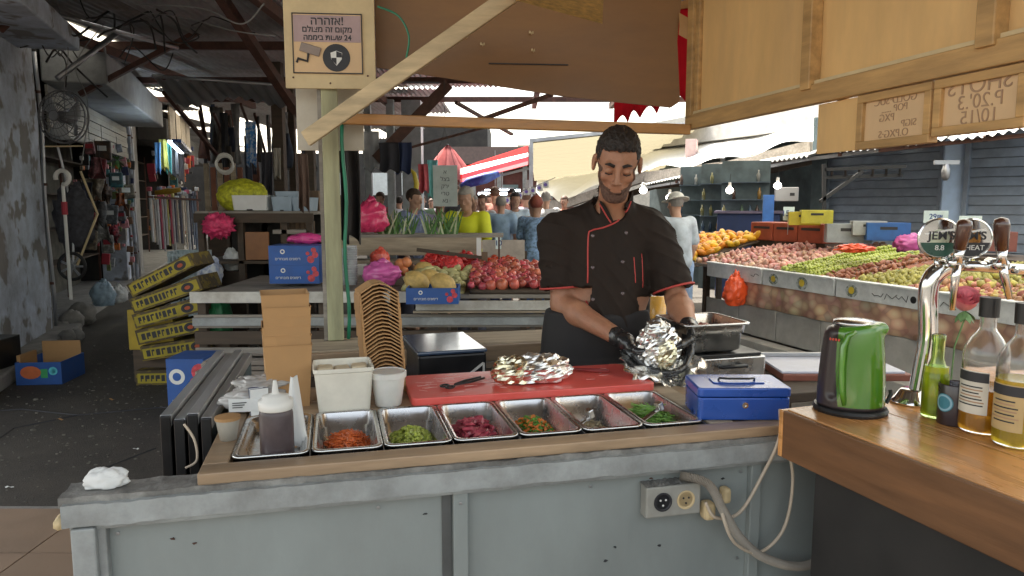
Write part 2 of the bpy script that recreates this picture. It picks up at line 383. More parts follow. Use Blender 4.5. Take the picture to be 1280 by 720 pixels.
def sdf_ob(name, fn, lo, hi, h, mt, parent=None, loc=None, rotz=None, face_mat=None):
    o = bpy.data.objects.new(name, sdf_mesh(name, fn, lo, hi, h, mt, face_mat)); link(o, parent)
    if loc is not None: o.location = loc
    if rotz is not None: o.rotation_euler = (0, 0, rotz)
    return o
# ============================================================ SETTING
gm = MB()
gm.grid(lambda u, v: (-120 + 240 * u, -60 + 260 * v, 0), 24, 24)
tag(gm.ob('street_ground', K['asphalt']), kind='structure')
# uneven patch relief on the near street
pv = thing('pavement', None, None); pv['kind'] = 'structure'
pg = MB(); pg.box(-6, .2, -4.5, 3.42, -.02, .012); bse = pg.ob('bedding', K['concrete'], pv)
for i in range(11):
    for j in range(15):
        x = -4.6 + i * .45; y = -3.4 + j * .45
        if x > 0: continue
        t_ = MB(); t_.box(.004, .446, .004, .446, 0, .02)
        o = t_.ob('tile', K['tile'], pv, bev=.003) if (i, j) == (0, 0) else inst('tile', tile_me, pv)
        if (i, j) == (0, 0): tile_me = o.data
        o.location = (x + .3, y, .012); 
# road kerb & dark gutter by left facade
FO = V(-5.1, 7.9, 0); FR = math.atan2(.325, .946)      # facade frame: local y runs along the wall, local x towards the street
def fac(name, label, cat, l=0, out=0, z=0, group=None):
    M = Matrix.Rotation(FR, 4, 'Z'); return thing(name, label, cat, FO + M @ V(out, l, z), FR, group)
# ---- left building: piers, lintels
b = fac('market_building', 'grey plastered shop building with deep shop openings along the left of the lane', 'building')
m = MB(); m.box(-1.2, 0, -3.2, -.02, 0, 4.2); m.ob('pier', K['plaster'], b, bev=.02)
m = MB(); m.box(-.5, -.12, -.02, .34, 0, 4.2); m.ob('pier', K['plaster'], b, bev=.015)
m = MB(); m.box(-.5, -.1, 5.4, 5.75, 0, 4.2); m.ob('pier', K['plaster'], b, bev=.01)
m = MB(); m.box(-.45, -.05, 6.2, 6.9, 0, 4.2); m.ob('pier', K['concrete'], b, bev=.01)
m = MB(); m.box(-.4, -.05, 14.8, 15.4, 0, 4.2); m.ob('pier', K['concrete'], b, bev=.01)
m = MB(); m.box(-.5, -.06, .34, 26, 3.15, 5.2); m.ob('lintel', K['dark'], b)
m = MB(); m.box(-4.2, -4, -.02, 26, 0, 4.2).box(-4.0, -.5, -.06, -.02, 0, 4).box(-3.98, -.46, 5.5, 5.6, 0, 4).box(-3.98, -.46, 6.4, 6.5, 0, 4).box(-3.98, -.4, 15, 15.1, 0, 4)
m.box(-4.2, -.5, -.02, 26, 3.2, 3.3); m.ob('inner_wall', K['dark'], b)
m = MB(); m.box(-1.25, .22, -3.2, .3, 0, .13).box(-4, .05, .3, 26, 0, .13); m.ob('threshold', K['concrete'], b, bev=.02)
m = MB(); m.box(-1.0, .55, -3.2, -.5, 3.05, 3.25); m.ob('canopy_slab', K['plaster'], b, bev=.02)
# ---- rolled shutter over the first shop
s = fac('shutter_housing', 'long dull metal shutter housing hung over the first shop on the left', 'shutter', .4, 0, 0)
m = MB(); m.box(-.04, .62, .0, 4.95, 2.86, 3.3); m.ob('housing', m_solid('shutter_box_paint', (.30, .31, .31), rough=.6, var=.2, dirt=.5), s, bev=.02)
for i in range(6):
    m = MB(); m.box(-.01, .02 + .012 * (i % 2), .0, 4.95, 2.84 - .09 * (i + 1), 2.84 - .09 * i - .006); m.ob('slat', K['shutl'], s, bev=.004)
s = fac('shutter_housing', 'second dark shutter housing deeper down the left lane with boarded panel', 'shutter', 6.95, 0, 0)
m = MB(); m.box(-.04, .5, 0, 7.7, 2.75, 3.2); m.ob('housing', K['dark'], s, bev=.02)
for i in range(4):
    m = MB(); m.box(.5, .53, .3 + i * 1.1, 1.3 + i * 1.1, 2.8, 3.5); m.ob('panel', K['woodp'], s)
# pipes down the wall
for i, (l, o_, r_) in enumerate([(.02, -.05, .035), (.17, -.02, .02), (5.5, .03, .03), (5.95, .0, .025), (5.3, .0, .018)]):
    t = fac('wall_pipe', ['thick grey pipe running down the corner of the grey pier', 'thin grey conduit beside the thick pipe on the pier', 'grey pipe on the pier past the first shop', 'slim pipe between the two far piers', 'thin conduit at the far edge of the first shop opening'][i], 'pipe', l, o_, .1)
    m = MB(); pts = [(.01 * math.sin(k * 1.3), .01 * math.cos(k), k * .38) for k in range(9)]; m.tube(pts, r_, 8); m.ob('pipe', K['alu'] if i % 2 else K['plaster'], t, smooth=True)
    for z in (.5, 1.6, 2.6): MB().lathe([(r_ + .006, z), (r_ + .006, z + .03)], n=8).ob('clip', K['rust'], t)
# ---- far dead end of the left lane
e = thing('far_building', 'dark building closing the far end of the left lane', 'building', (-6, 33, 0), 0)
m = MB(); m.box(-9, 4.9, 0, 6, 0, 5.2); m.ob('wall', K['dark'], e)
for i in range(4):
    m = MB(); m.box(-2 + i * 1.5, -1 + i * 1.5, -.05, 0, 1.9, 2.9); m.ob('window', m_solid('pale_window', (.55, .6, .6), rough=.2, var=.1), e)
e = thing('far_building', 'sunlit pale stone building at the end of the open market lane', 'building', (3.5, 40, 0), 0)
m = MB(); m.box(-3.2, 14, 0, 7, 0, 4.7); m.ob('wall', m_solid('sun_stone', (.55, .5, .42), rough=.8, var=.15, dirt=.3), e)
for i in range(8):
    f_ = MB(); f_.box(-2.8 + i * 2, -1.8 + i * 2, -.06, 0, 2.9, 4.0); f_ = f_.ob('window', K['alu'], e)
    g_ = MB(); g_.box(-2.72 + i * 2, -1.88 + i * 2, -.08, -.062, 2.98, 3.92); g_.ob('pane', K['darkteal'], f_)
# ---- main lane roof: corrugated sheets on rusty steel
rf = thing('lane_roof', 'dull corrugated metal roof on rusty steel beams over the lane', 'roof')
def corr(wd, ln, amp=.018, pitch=.09, rows=2):
    n = int(wd / pitch * 6)
    return MB().grid(lambda u, v: (u * wd, v * ln, amp * math.sin(u * wd / pitch * 2 * math.pi)), n, rows)
cm = corr(1.0, 3.4).mesh('roof_sheet', K['roofd']); cmf = corr(1.0, 3.4).mesh('roof_sheet', K['fibre'])
for i in range(-10, 5):
    for j in range(0, 4):
        if (j == 0 and i < -4) or (j == 1 and i < -5): continue
        z = 3.44 + .008 * (i % 2)
        o = inst('roof_sheet', cmf if (i >= 2 or (i <= -6 and j in (1, 2))) else cm, rf, (i * .97, -.6 + j * 3.3, z + .02 * j + random.uniform(-.004, .004)), (0, 0, random.uniform(-.004, .004)))  # translucent ones added to bring soft light to right stall and left pier
for j in range(5):                       # rows further down the left lane
    for i in range(7):
        o = inst('roof_sheet', cmf if (i >= 2 or (i <= -6 and j in (1, 2))) else cm, rf, (-8.6 - j * .9 + i * .97, 12.4 + j * 3.3, 3.5 + .008 * (i % 2)), (0, 0, 0))
for j in range(2):
    for i in range(5 - j):
        o = inst('roof_sheet', cm, rf, (-6.2 + i * .97, 12.6 + j * 3.3, 3.46 + .008 * (i % 2)))
for j, y in enumerate((2.2, 4.4, 6.6, 8.8, 11.2, 13.2)):
    m = MB(); m.bar((-9, y, 3.36), (4.6, y, 3.36), .06, .09); m.ob('purlin', K['rust'], rf)
for x in (-7.2, -4.7, -2.2, .4, 1.8):
    m = MB(); m.bar((x, -.5, 3.27), (x, 13.4, 3.27), .08, .1); m.ob('rafter', K['rust'], rf)
for p, q, th in [(P(272, -10, 7.0), P(372, 140, 8.2), .10), (P(100, 118, 8.5), P(300, 12, 8.8), .07), (P(470, 200, 9.0), P(560, 106, 9.2), .17), (P(600, 150, 10), P(690, 118, 10.4), .08),
                 (P(570, 128, 10), P(640, 168, 12), .05), (P(205, 115, 9), P(310, 240, 12), .05), (P(250, 140, 10), P(262, 200, 12), .05), (P(455, 200, 11), P(640, 150, 12), .05)]:
    m = MB(); m.bar(p, q, th, th * .8); m.ob('brace', K['rust'], rf)
for k, (px, Y) in enumerate([(352, 9.5), (368, 11), (462, 12.5), (490, 12.8), (517, 13.0), (390, 8.5)]):
    p = P(px, 255, Y); t = thing('steel_post', ['dark post behind the cluttered table', 'slim dark post beyond the cluttered table', 'pale post left of the hanging clothes', 'pale post under the hanging clothes', 'thick pale post right of the hanging clothes', 'brown post beside the black cloth'][k], 'post', (p.x, p.y, 0))
    wd = (.14, .1, .11, .13, .34, .1)[k]
    m = MB(); m.box(-wd / 2, wd / 2, -wd / 2, wd / 2, 0, 3.3); m.ob('post', K['woodd'] if k in (0, 1, 5) else m_solid('pale_post', (.42, .46, .48), rough=.6, dirt=.4), t, bev=.006)
    m = MB(); m.box(-wd * .9, wd * .9, -wd * .9, wd * .9, 0, .03); m.ob('foot_plate', K['rust'], t)
# ---- right-hand row of shops
sp = thing('shop_building', 'row of shops with shutters behind the fruit stall on the right', 'building')
Wp = [P(790, 255, 20), P(862, 255, 16.5), P(1022, 255, 12.4), P(1178, 255, 10.6), P(1205, 255, 10.3), P(1500, 255, 8.4)]
for q in Wp: q.z = 0
def wall_seg(a, b_, z0, z1, th, mt, name, parent):
    d = (b_ - a).normalized(); n_ = V(-d.y, d.x, 0) * th
    m = MB(); vs = [a, b_, b_ + n_, a + n_]; m.add([p + V(0, 0, z0) for p in vs] + [p + V(0, 0, z1) for p in vs], [(3, 2, 1, 0), (4, 5, 6, 7), (0, 1, 5, 4), (1, 2, 6, 5), (2, 3, 7, 6), (3, 0, 4, 7)])
    return m.ob(name, mt, parent)
wall_seg(Wp[0], Wp[5], 2.95, 3.6, 2.0, K['stonew'], 'lintel', sp)
back = [p + V(.9, 2.2, 0) for p in Wp]
wall_seg(back[0], back[2], 0, 3, .2, K['darkteal'], 'inner_wall', sp)
m = MB(); m.box(-.16, .16, -.1, .25, 0, 2.95); m.ob('column', K['pillb'], sp, loc=(Wp[3] + (Wp[4] - Wp[3]) * .5), rot=(0, 0, -.45), bev=.02)
for k in (1, 2):
    m = MB(); m.box(-.12, .12, -.08, .2, 0, 2.95); m.ob('column', m_solid('pink_column', (.42, .3, .28), rough=.7) if k == 1 else K['darkteal'], sp, loc=Wp[k], rot=(0, 0, -.4), bev=.01)
for nm, a, b_, lab in (('roller_shutter', Wp[2] + V(.15, 0, 0), Wp[3], 'closed blue grey roller shutter left of the pale blue column'), ('roller_shutter', Wp[4], Wp[5], 'closed blue grey roller shutter right of the pale blue column')):
    L_ = (b_ - a).length; ang = math.atan2((b_ - a).y, (b_ - a).x)
    t = thing(nm, lab, 'shutter', a, ang)
    n_ = 22
    MB().box(.02, L_ - .02, .03, .04, 0, 2.94).ob('back_sheet', K['shut'], t)
    me_s = MB().box(.04, L_ - .04, -.012, .02, .006, .128).mesh('slat', K['shut'])
    for k in range(n_): inst('slat', me_s, t, (0, 0, .05 + k * .13), (R(-9), 0, 0))
    for x in (0.02, L_ - .02):
        m = MB(); m.box(x - .03, x + .03, -.06, .04, 0, 2.94); m.ob('guide_rail', K['shut'], t)
# canopy edge sheets over the right stall: white, scalloped
ced = [P(800, 232, 16), P(905, 214, 13), P(1012, 193, 11), P(1100, 182, 10), P(1182, 172.5, 9.2), P(1300, 160, 8.4)]
cb = [V(p.x + 1.3, p.y + 1.9, p.z + .28) for p in ced]
rc = thing('shop_canopy', 'low corrugated white canopy edging the shops on the right', 'canopy')
for k in range(5):
    a, b_, c, d = ced[k], ced[k + 1], cb[k + 1], cb[k]
    L_ = (b_ - a).length; n = int(L_ / .09 * 4)
    def fn(u, v, a=a, b_=b_, c=c, d=d, L_=L_): 
        p = (a.lerp(b_, u)).lerp(d.lerp(c, u), v); return (p.x, p.y, p.z + .02 * math.sin(u * L_ / .11 * 2 * math.pi) + .03 * math.sin(u * 3 + k))
    MB().grid(fn, n, 1).ob('roof_sheet', K['roofw'], rc)
    m = MB(); m.bar(a + V(0.05, .1, -.06), b_ + V(.05, .1, -.06), .05, .05); m.ob('edge_bar', K['rust'] if k > 2 else K['alu'], rc)
    m = MB(); m.bar(a.lerp(b_, .5) + V(0, .1, -.05), d.lerp(c, .5) + V(0, 0, -.08), .05, .06); m.ob('rafter', K['rust'], rc)
# higher sunlit canopies further along
hc = thing('white_canopy', 'large sunlit white roof sheets above the low canopy', 'canopy')
lo_ = [P(598, 250, 22), P(670, 243, 20), P(700, 250, 19), P(810, 212, 16.2), P(905, 200, 14.5), P(1020, 172, 12.6)]
hi_ = [P(640, 215, 27), P(672, 212, 24), P(770, 200, 22), P(800, 187, 20.5), P(905, 163, 18.5), P(1050, 118, 16.5)]
for k in range(1, 5):
    a, b_, c, d = lo_[k], lo_[k + 1], hi_[k + 1], hi_[k]
    def fn(u, v, a=a, b_=b_, c=c, d=d, k=k):
        p = a.lerp(b_, u).lerp(d.lerp(c, u), v); return (p.x, p.y, p.z + .06 * math.sin(u * 9 + k * 2) * (1 - v))
    MB().grid(fn, 24, 2).ob('roof_sheet', K['roofw'], hc)
    m = MB(); m.bar(a + V(0, .15, -.16), b_ + V(0, .15, -.14), .12, .22); m.ob('fascia_board', K['woodg'], hc)
    m = MB(); m.bar(a + V(0.3, .6, -.36), b_ + V(.3, .6, -.34), .1, .12); m.ob('fascia_board', K['woodd'], hc)
lv = thing('cream_canopy', 'cream corrugated roof sheet rising behind the cook on the left', 'canopy')
a, b_, c, d = P(668, 226, 22), P(905, 203, 22), P(905, 152, 17), P(662, 178, 17)
n = 12
def fnc(u, v):
    p = a.lerp(b_, u).lerp(d.lerp(c, u), v); return (p.x, p.y, p.z + .05 * math.sin(v * n * 2 * math.pi) - .12 * math.sin(u * math.pi) * (1 - v))
MB().grid(fnc, 20, n * 6).ob('roof_sheet', K['fibrec'], lv)
m = MB(); m.bar(P(662, 176, 17), P(905, 150, 17), .08, .08); m.ob('edge_bar', K['alu'], lv)
for px, y0, y1, Y in ((664, 178, 250, 17), (905, 152, 200, 17)):
    m = MB(); p = P(px, y0, Y); m.bar(p, V(p.x, p.y, 0), .09, .09); m.ob('post', K['alu'], lv)
# ============================================================ OUR COUNTER
A0 = G(84, 628, .92); B0 = G(985, 548, .92); CR = math.atan2((B0 - A0).y, (B0 - A0).x)
CM = Matrix.Translation((A0.x, A0.y, 0)) @ Matrix.Rotation(CR, 4, 'Z')
def cw(s, t, z=0): return CM @ V(s, t, z)
def con(name, label, cat, s, t, z, rot=0, group=None): return thing(name, label, cat, cw(s, t, z), CR + rot, group)
ct = thing('counter', 'grey painted counter front with dirty ledge and wooden top', 'counter', cw(0, 0, 0), CR)
m = MB(); m.box(.03, 2.3, .04, .075, 0, .86); m.ob('front_panel', K['greyp'], ct)
m = MB(); m.box(.0, .045, .0, .16, 0, .862); m.ob('stile', K['greyp2'], ct, bev=.004)
m = MB(); m.box(.03, .06, .016, .04, 0, .858); m.ob('stile', K['greyp2'], ct, bev=.003)
m = MB(); m.box(.765, .80, .018, .042, 0, .858); m.ob('stile', K['greyp'], ct, bev=.003)
m = MB(); m.box(.742, .763, .034, .041, 0, .858); m.ob('shadow_strip', m_solid('gap_shade_grey', (.10, .105, .105), rough=.6, dirt=.5), ct)  # dark colour painted in for the shaded gap beside the stile
m = MB(); m.box(1.52, 1.55, .02, .04, 0, .858); m.ob('stile', K['greyp'], ct, bev=.003)
m = MB(); m.box(-.005, 2.3, .012, .05, .852, .868); m.ob('moulding', K['greyp2'], ct, bev=.005)
def lump(x0, x1, y0, y1, z0, z1, nx, ny, amp, mt, nm, par, seed=0):
    def fn(u, v):
        x = x0 + (x1 - x0) * u; y = y0 + (y1 - y0) * v
        e = amp * mnoise.noise(V(x * 14 + seed, y * 30, seed)) + amp * .6 * mnoise.noise(V(x * 50, y * 50, seed + 3))
        ee = amp * mnoise.noise(V(x * 20 + seed, 7, 1)) if v in (0, 1) else 0
        return (x, y + ee, z1 + e)
    return MB().grid(fn, nx, ny, thick=(0, 0, z0 - z1)).ob(nm, mt, par)
lump(-.012, 2.3, -.004, .05, .868, .913, 260, 3, .003, K['greyp2'], 'ledge_band', ct, 3)
lump(-.02, 2.3, .008, .085, .905, .925, 260, 8, .004, m_solid('ledge_top', (.25, .245, .23), rough=.85, var=.35, scale=25, bump=.9, dirt=.8, dcol=(.06, .055, .05), dscale=7), 'ledge_top', ct, 9)
m = MB(); m.tube([(-.02, .01, .872), (-.03, .06, .865), (-.01, .1, .868), (.02, .05, .86)], .012, 7); m.ob('torn_edge', K['creamb'], ct, smooth=True)
rc_ = random.Random(8)
for k in range(16):
    x = rc_.uniform(.08, 1.5); z = rc_.uniform(.55, .9); m = MB(); n6 = 7; m.prism([(x + rc_.uniform(.002, .007) * math.cos(a * 2 * math.pi / n6), z + rc_.uniform(.001, .004) * math.sin(a * 2 * math.pi / n6)) for a in range(n6)], -(.0395 if z < .85 else .0112), -(.041 if z < .85 else .013) + .0035, Matrix.Rotation(R(90), 4, 'X')); m.ob('paint_chip', K['ink'] if k % 3 else K['rust'], ct)
for x in (.075, .6, .782, 1.1, 1.5):
    for z in (.83, .60): MB().lathe([(.004, 0), (.004, .0015), (0, .002)], n=8).ob('screw', K['alu'], ct, loc=(x, .0385 if x != .782 else .0178, z), rot=(R(90), 0, 0))
# wooden top: separate boards round the tray opening
def board(s0, s1, t0, t1, z0=.925, z1=.95, mt='woodc'):
    o = MB().box(s0, s1, t0, t1, z0, z1).ob('board', K[mt], ct, bev=.003); return o
board(.235, 1.62, .013, .072); board(.235, .288, .075, .70); 
board(.29, 1.43, .40, .53); board(.29, 1.43, .533, .69)
for i in range(3): board(1.433 + i * .068, 1.498 + i * .068, .075, .80, .925, .95 - .004 * (i % 2), 'woodc' if i % 2 else 'woodp')
board(1.64, 2.0, .34, .80, .90, .93, 'woodd')
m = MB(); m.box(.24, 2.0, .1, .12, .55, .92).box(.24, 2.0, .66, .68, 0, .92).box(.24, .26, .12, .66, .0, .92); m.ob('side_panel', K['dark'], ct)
# the back ledge of the stall, green-white post, counter back
lb = con('back_shelf', 'wooden shelf along the back of the stall behind the cook', 'shelf', 0, 0, 0)
m = MB(); m.box(.3, 2.0, 1.27, 1.52, .915, .945); m.ob('board', K['woodp'], lb, bev=.004)
m = MB(); m.box(.3, 2.0, 1.24, 1.268, .875, .94); m.ob('board', K['woodc'], lb, bev=.004)
for i in range(5):
    m = MB(); m.box(.3, 2.0, 1.26, 1.285, .12 + i * .15, .24 + i * .15); m.ob('slat', K['woodd'], lb, bev=.003)
for x in (.32, 1.2, 1.95):
    m = MB(); m.box(x - .03, x + .03, 1.29, 1.35, 0, .914); m.ob('leg', K['woodd'], lb)
pw = cw(.52, 1.485, 0)
t = thing('wooden_post', 'peeling green and white wooden post standing on the back shelf', 'post', (pw.x, pw.y, .947), CR)
m = MB(); m.box(-.031, .033, -.03, .03, 0, 1.35); m.ob('post', K['postgreen'], t, bev=.004)
m = MB(); m.box(-.046, -.032, -.02, .02, 0, 1.2); m.ob('batten', K['woodg'], t)
h = thing('green_hose', 'thin green hose running down the right side of the wooden post', 'hose', (pw.x, pw.y, .95), CR)
m = MB(); m.tube([(.05 + .006 * math.sin(k * 1.1), -.02 + .004 * math.cos(k * 2), k * .08) for k in range(12)], .0075, 8); m.ob('hose', m_solid('green_hose', (.02, .2, .11), rough=.4), h, smooth=True)
# ---- rail, diagonal brace and boards overhead
def bar_thing(name, label, cat, p, q, w_, h_, mt, part):
    c = (p + q) / 2; t = thing(name, label, cat, c); MB().bar(p - c, q - c, w_, h_).ob(part, mt, t, bev=.004); return t
rL = P(424, 148.5, 2.9); rR = P(862, 162, 3.05)
bar_thing('wooden_rail', 'orange brown wooden rail crossing above the cook', 'rail', rL, rR, .035, .042, K['woodo'], 'rail')
bar_thing('diagonal_brace', 'pale diagonal wooden plank rising from the post to the upper right', 'plank', P(382, 174, 2.72), P(648, -12, 2.62), .02, .060, K['brace'], 'plank')
def board_at(name, label, cat, c0, c1, z0=None, z1=None, th=.012, mt=None, part='board', corners=None, nail=True):
    """upright board between two ground directions"""
    a = V(c0.x, c0.y, 0); b_ = V(c1.x, c1.y, 0); ang = math.atan2((b_ - a).y, (b_ - a).x); L_ = (b_ - a).length
    t = thing(name, label, cat, (a.x, a.y, z0), ang); m = MB()
    if corners: 
        m.prism(corners, 0, th, Matrix.Rotation(R(90), 4, 'X') @ Matrix.Identity(4))
    else: m.box(0, L_, 0, th, 0, z1 - z0)
    m.ob(part, mt, t, bev=.002); return t, L_
a = P(357, 105, 2.85); b_ = P(470, 118, 2.88)
sb, sl_ = board_at('notice_board', 'cream painted board carrying the camera warning notice', 'board', a, b_, a.z - .015, 2.65, .015, K['creamb'])
for x, z in ((.03, .04), (sl_ - .03, .05), (.03, .4), (sl_ - .03, .42), (.17, .02)):
    MB().lathe([(.004, 0), (.003, .003)], n=6).ob('nail', K['rust'], sb, loc=(x, -.002, z), rot=(R(90), 0, 0))
a2 = P(372, 188, 2.98); b2 = P(455, 188, 3.0)
board_at('white_board', 'stained white board hanging behind the post under the notice board', 'board', a2, b2, a2.z, 2.2, .012, K['whiteb'])
# notice
n0 = P(368, 104, 2.845); 
nt_ = thing('warning_notice', 'printed camera warning notice with a lens roundel on the cream board', 'sign', (a.x, a.y, a.z - .015), math.atan2((b_ - a).y, (b_ - a).x))
NW = .265; NX = .032; NZ = .055; NH = .225
m = MB(); m.box(NX, NX + NW, -.006, -.001, NZ, NZ + NH); m.ob('sheet', K['plyp'], nt_)
m = MB()
for x0, x1, z0, z1 in ((0, NW, 0, .004), (0, NW, NH - .004, NH), (0, .004, 0, NH), (NW - .004, NW, 0, NH)): m.box(NX + x0, NX + x1, -.0085, -.0062, NZ + z0, NZ + z1)
m.ob('border', K['ink'], nt_)
m = MB(); m.box(NX + .006, NX + NW - .006, -.0075, -.0062, NZ + .118, NZ + NH - .008); m.ob('print_band', m_solid('mauve_print', (.42, .30, .30), rough=.6), nt_)
for s_, sz, zz in ((heb('אזהרה') + '!', .042, .197), (heb('מקום זה מצולם'), .03, .166), ('24 ' + heb('שעות ביממה')[::1], .028, .136)):
    if s_.startswith('24'): s_ = heb('שעות ביממה') + ' 24'
    text('lettering', s_, sz, K['ink'], nt_, plane_M((NX + NW / 2, -.0078, NZ + zz - .002), (1, 0, 0), (0, 0, 1)), bold=.0006)
m = MB(); m.lathe([(.052, 0), (.052, .002)], n=28); rr_ = m.ob('roundel', K['ink'], nt_, loc=(NX + .165, -.0065, NZ + .06), rot=(R(90), 0, 0))
sh = [(-.022, .018), (0, .026), (.022, .018), (.02, -.006), (0, -.03), (-.02, -.006)]
m = MB(); m.prism(sh, .0025, .004); m.ob('shield', K['inkw'], rr_)
m = MB(); m.prism([(0, .001), (.0205, .001), (.021, .0165), (0, .0245)], .0043, .005).prism([(0, -.001), (-.0195, -.001), (-.018, -.009), (0, -.0275)], .0043, .005); m.ob('shield_quarter', K['ink'], rr_)
m = MB(); m.bar((NX + .03, -.012, NZ + .1), (NX + .105, -.012, NZ + .078), .006, .034); m.ob('camera_print', m_solid('greyprint', (.28, .22, .19), rough=.6), nt_, bev=.006)
m = MB(); m.tube([(NX + .06, -.01, NZ + .075), (NX + .055, -.01, NZ + .045), (NX + .02, -.01, NZ + .055), (NX + .015, -.01, NZ + .04)], .005, 6); m.ob('camera_bracket', K['ink'], nt_)
# brown boards overhead (back of a big sign)
a = P(470, 70, 3.0); b_ = P(850, 130, 3.12); ang = math.atan2((b_ - a).y, (b_ - a).x); L_ = math.hypot((b_ - a).x, (b_ - a).y)
t = thing('brown_sign_board', 'large brown board overhead with scuffs and pinned paper scraps', 'board', (a.x, a.y, 0), ang)
zb = [(0, P(470, 84, 3.0).z), (L_ * .62, P(700, 120, 3.05).z), (L_, P(848, 136, 3.12).z)]
pts = [(0, 2.62)] + [(0, zb[0][1]), (L_ * .62, zb[1][1]), (L_ * .97, zb[2][1] + .005), (L_, zb[2][1] + .03), (L_ * .985, 2.18), (L_, 2.42), (L_, 2.62)]
m = MB(); m.prism([(x, z) for x, z in pts], 0, -.012, Matrix.Rotation(R(90), 4, 'X')); m.ob('board', K['brownb'], t)
m = MB(); m.box(L_ * .36, L_ * .62, -.008, -.001, zb[0][1] + .02, zb[0][1] + .024).box(L_ * .0, L_ * .2, -.008, -.001, 1.99, 1.995); m.ob('seam', K['ink'], t)
for x, z, s1 in ((.42, 2.14, .02), (.36, 2.17, .012), (.62, 2.19, .02), (.63, 2.12, .016)):
    m = MB(); m.grid(lambda u, v: (x + s1 * u, -.016 - .004 * math.sin(u * 5), z + .01 * v + .004 * math.sin(u * 9)), 6, 1); m.ob('paper_scrap', K['creamb'], t)
for x, z in ((L_ - .04, 2.47), (L_ - .02, 2.2)):
    m = MB(); m.grid(lambda u, v: (x + .04 * u, -.02 - .006 * math.sin(v * 4), z + .09 * v - .02 * u), 3, 6); m.ob('torn_tape', K['kraft'], t)
t = thing('chipboard_panel', 'yellow chipboard panel lying at the top above the brown board', 'panel')
q = [P(636, -2, 2.6), P(753, 30, 2.6), P(755, -25, 2.2), P(600, -40, 2.2)]
m = MB(); m.add(q + [p + V(0, .005, .02) for p in q], [(0, 1, 2, 3), (7, 6, 5, 4), (0, 4, 5, 1), (1, 5, 6, 2), (2, 6, 7, 3), (3, 7, 4, 0)]); m.ob('panel', K['osb'], t)
# curved green wire and loose cords
def wire(label, pts, r, mt, name='hanging_wire', cat='wire', group=None, n=6):
    c = sum(pts, V(0, 0, 0)) / len(pts); t = MB()
    # smooth catmull
    out = []
    for i in range(len(pts) - 1):
        p0 = pts[max(i - 1, 0)]; p1 = pts[i]; p2 = pts[i + 1]; p3 = pts[min(i + 2, len(pts) - 1)]
        for k in range(8):
            u = k / 8; out.append(.5 * ((2 * p1) + (p2 - p0) * u + (2 * p0 - 5 * p1 + 4 * p2 - p3) * u * u + (3 * p1 - p0 - 3 * p2 + p3) * u ** 3))
    out.append(pts[-1]); t.tube([p - c for p in out], r, n)
    o = t.ob(name, mt, smooth=True, loc=c); return tag(o, label, cat, group)
wire('green wire curling down over the brown board beside the notice', [P(472, 8, 2.8), P(498, 20, 2.8), P(511, 45, 2.8), P(508, 72, 2.8)], .004, K['green_hose'])
# ---- big tan panels on the right (backs of menu boards)
pa = P(861, 163, 3.1); pb_ = P(1282, 66, 1.62); za = pa.z
a = V(pa.x, pa.y, 0); b_ = V(pb_.x, pb_.y, 0); d = (b_ - a).normalized(); ang = math.atan2(d.y, d.x)
bb = thing('menu_board_back', 'large tan framed board back hanging over the bar on the right', 'board', (a.x, a.y, 0), ang)
L_ = (b_ - a).length + .7; zt = 2.62
m = MB(); m.box(0, L_, .012, .024, za + .02, zt); m.ob('panel', K['ply'], bb)
def member(x0, x1, z0, z1, d0=-.02, d1=.012, nm='frame_member'): MB().box(x0, x1, d0, d1, z0, z1).ob(nm, K['woodframe'], bb, bev=.003)
member(0, L_, za, za + .06); member(0, .045, za + .046, zt); member(.046, .075, za + .046, zt, -.006)
member(.78, .825, za + .046, zt, -.03); member(1.42, 1.47, za + .046, zt, -.03)
m = MB(); m.box(.05, L_, -.01, .011, za + .062, za + .072); m.ob('bead', K['creamb'], bb)
# plain tan board and two framed menus hanging below
zl = zt
def wpt(px, py, x):            # height of pixel row py on the board's plane at local x
    q = a + d * x; return CAMZ + (HOR - py) / F_PX * 1.0 * (q.y) , q
def xloc(px):                  # where the view through column px meets the board plane
    k = (px - 640) / F_PX; return (k * a.y - a.x) / (d.x - k * d.y)
def hz(px, py): x = xloc(px); return P(px, py, (a + d * x).y).z
x0, x1 = xloc(1015), xloc(1062)
t = thing('tan_signboard', 'plain tan panel hanging below the big boards left of the menus', 'panel', (a.x, a.y, 0), ang)
m = MB(); m.box(x0, x1, .0, .012, hz(1040, 190), za - .003); m.ob('panel', K['ply'], t)
m = MB(); m.bar(((x0 + x1) / 2, .02, za - .04), ((x0 + x1) / 2, .02, za + .02), .04, .01); m.ob('hanger', K['woodframe'], t)
def menu(px0, px1, pyb, lab, lines):
    x0, x1 = xloc(px0), xloc(px1); zb = hz((px0 + px1) / 2, pyb); zt_ = za - .003; W_ = x1 - x0; H_ = zt_ - zb
    t = thing('framed_menu', lab, 'menu board', (a.x, a.y, 0), ang); t.location = (a + d * x0) + V(0, 0, zb)
    fw = .022
    for b0, b1, c0, c1 in ((0, W_, 0, fw), (0, W_, H_ - fw, H_), (0, fw, fw, H_ - fw), (W_ - fw, W_, fw, H_ - fw)):
        MB().box(b0, b1, -.012, .018, c0, c1).ob('frame_member', K['woodframe'], t, bev=.002)
    m = MB(); m.box(fw, W_ - fw, .0, .004, fw, H_ - fw); m.ob('sheet', K['plyp'], t)
    for (s_, sz, fx, fz) in lines:
        text('lettering', s_, sz, K['inkp'], t, plane_M((W_ * fx, -.0012, H_ * fz), (1, 0, 0), (0, 0, 1)), mirror=True, bold=-.0004)
menu(1066, 1156, 183, 'left framed menu with mirrored handwriting hanging below the tan boards', [('GOLD·SUC', .031, .5, .82), ('POP ......', .027, .5, .67), ('PXG', .029, .4, .52), ('SIGP', .027, .7, .38), ('O.PXG·S', .029, .5, .23)])
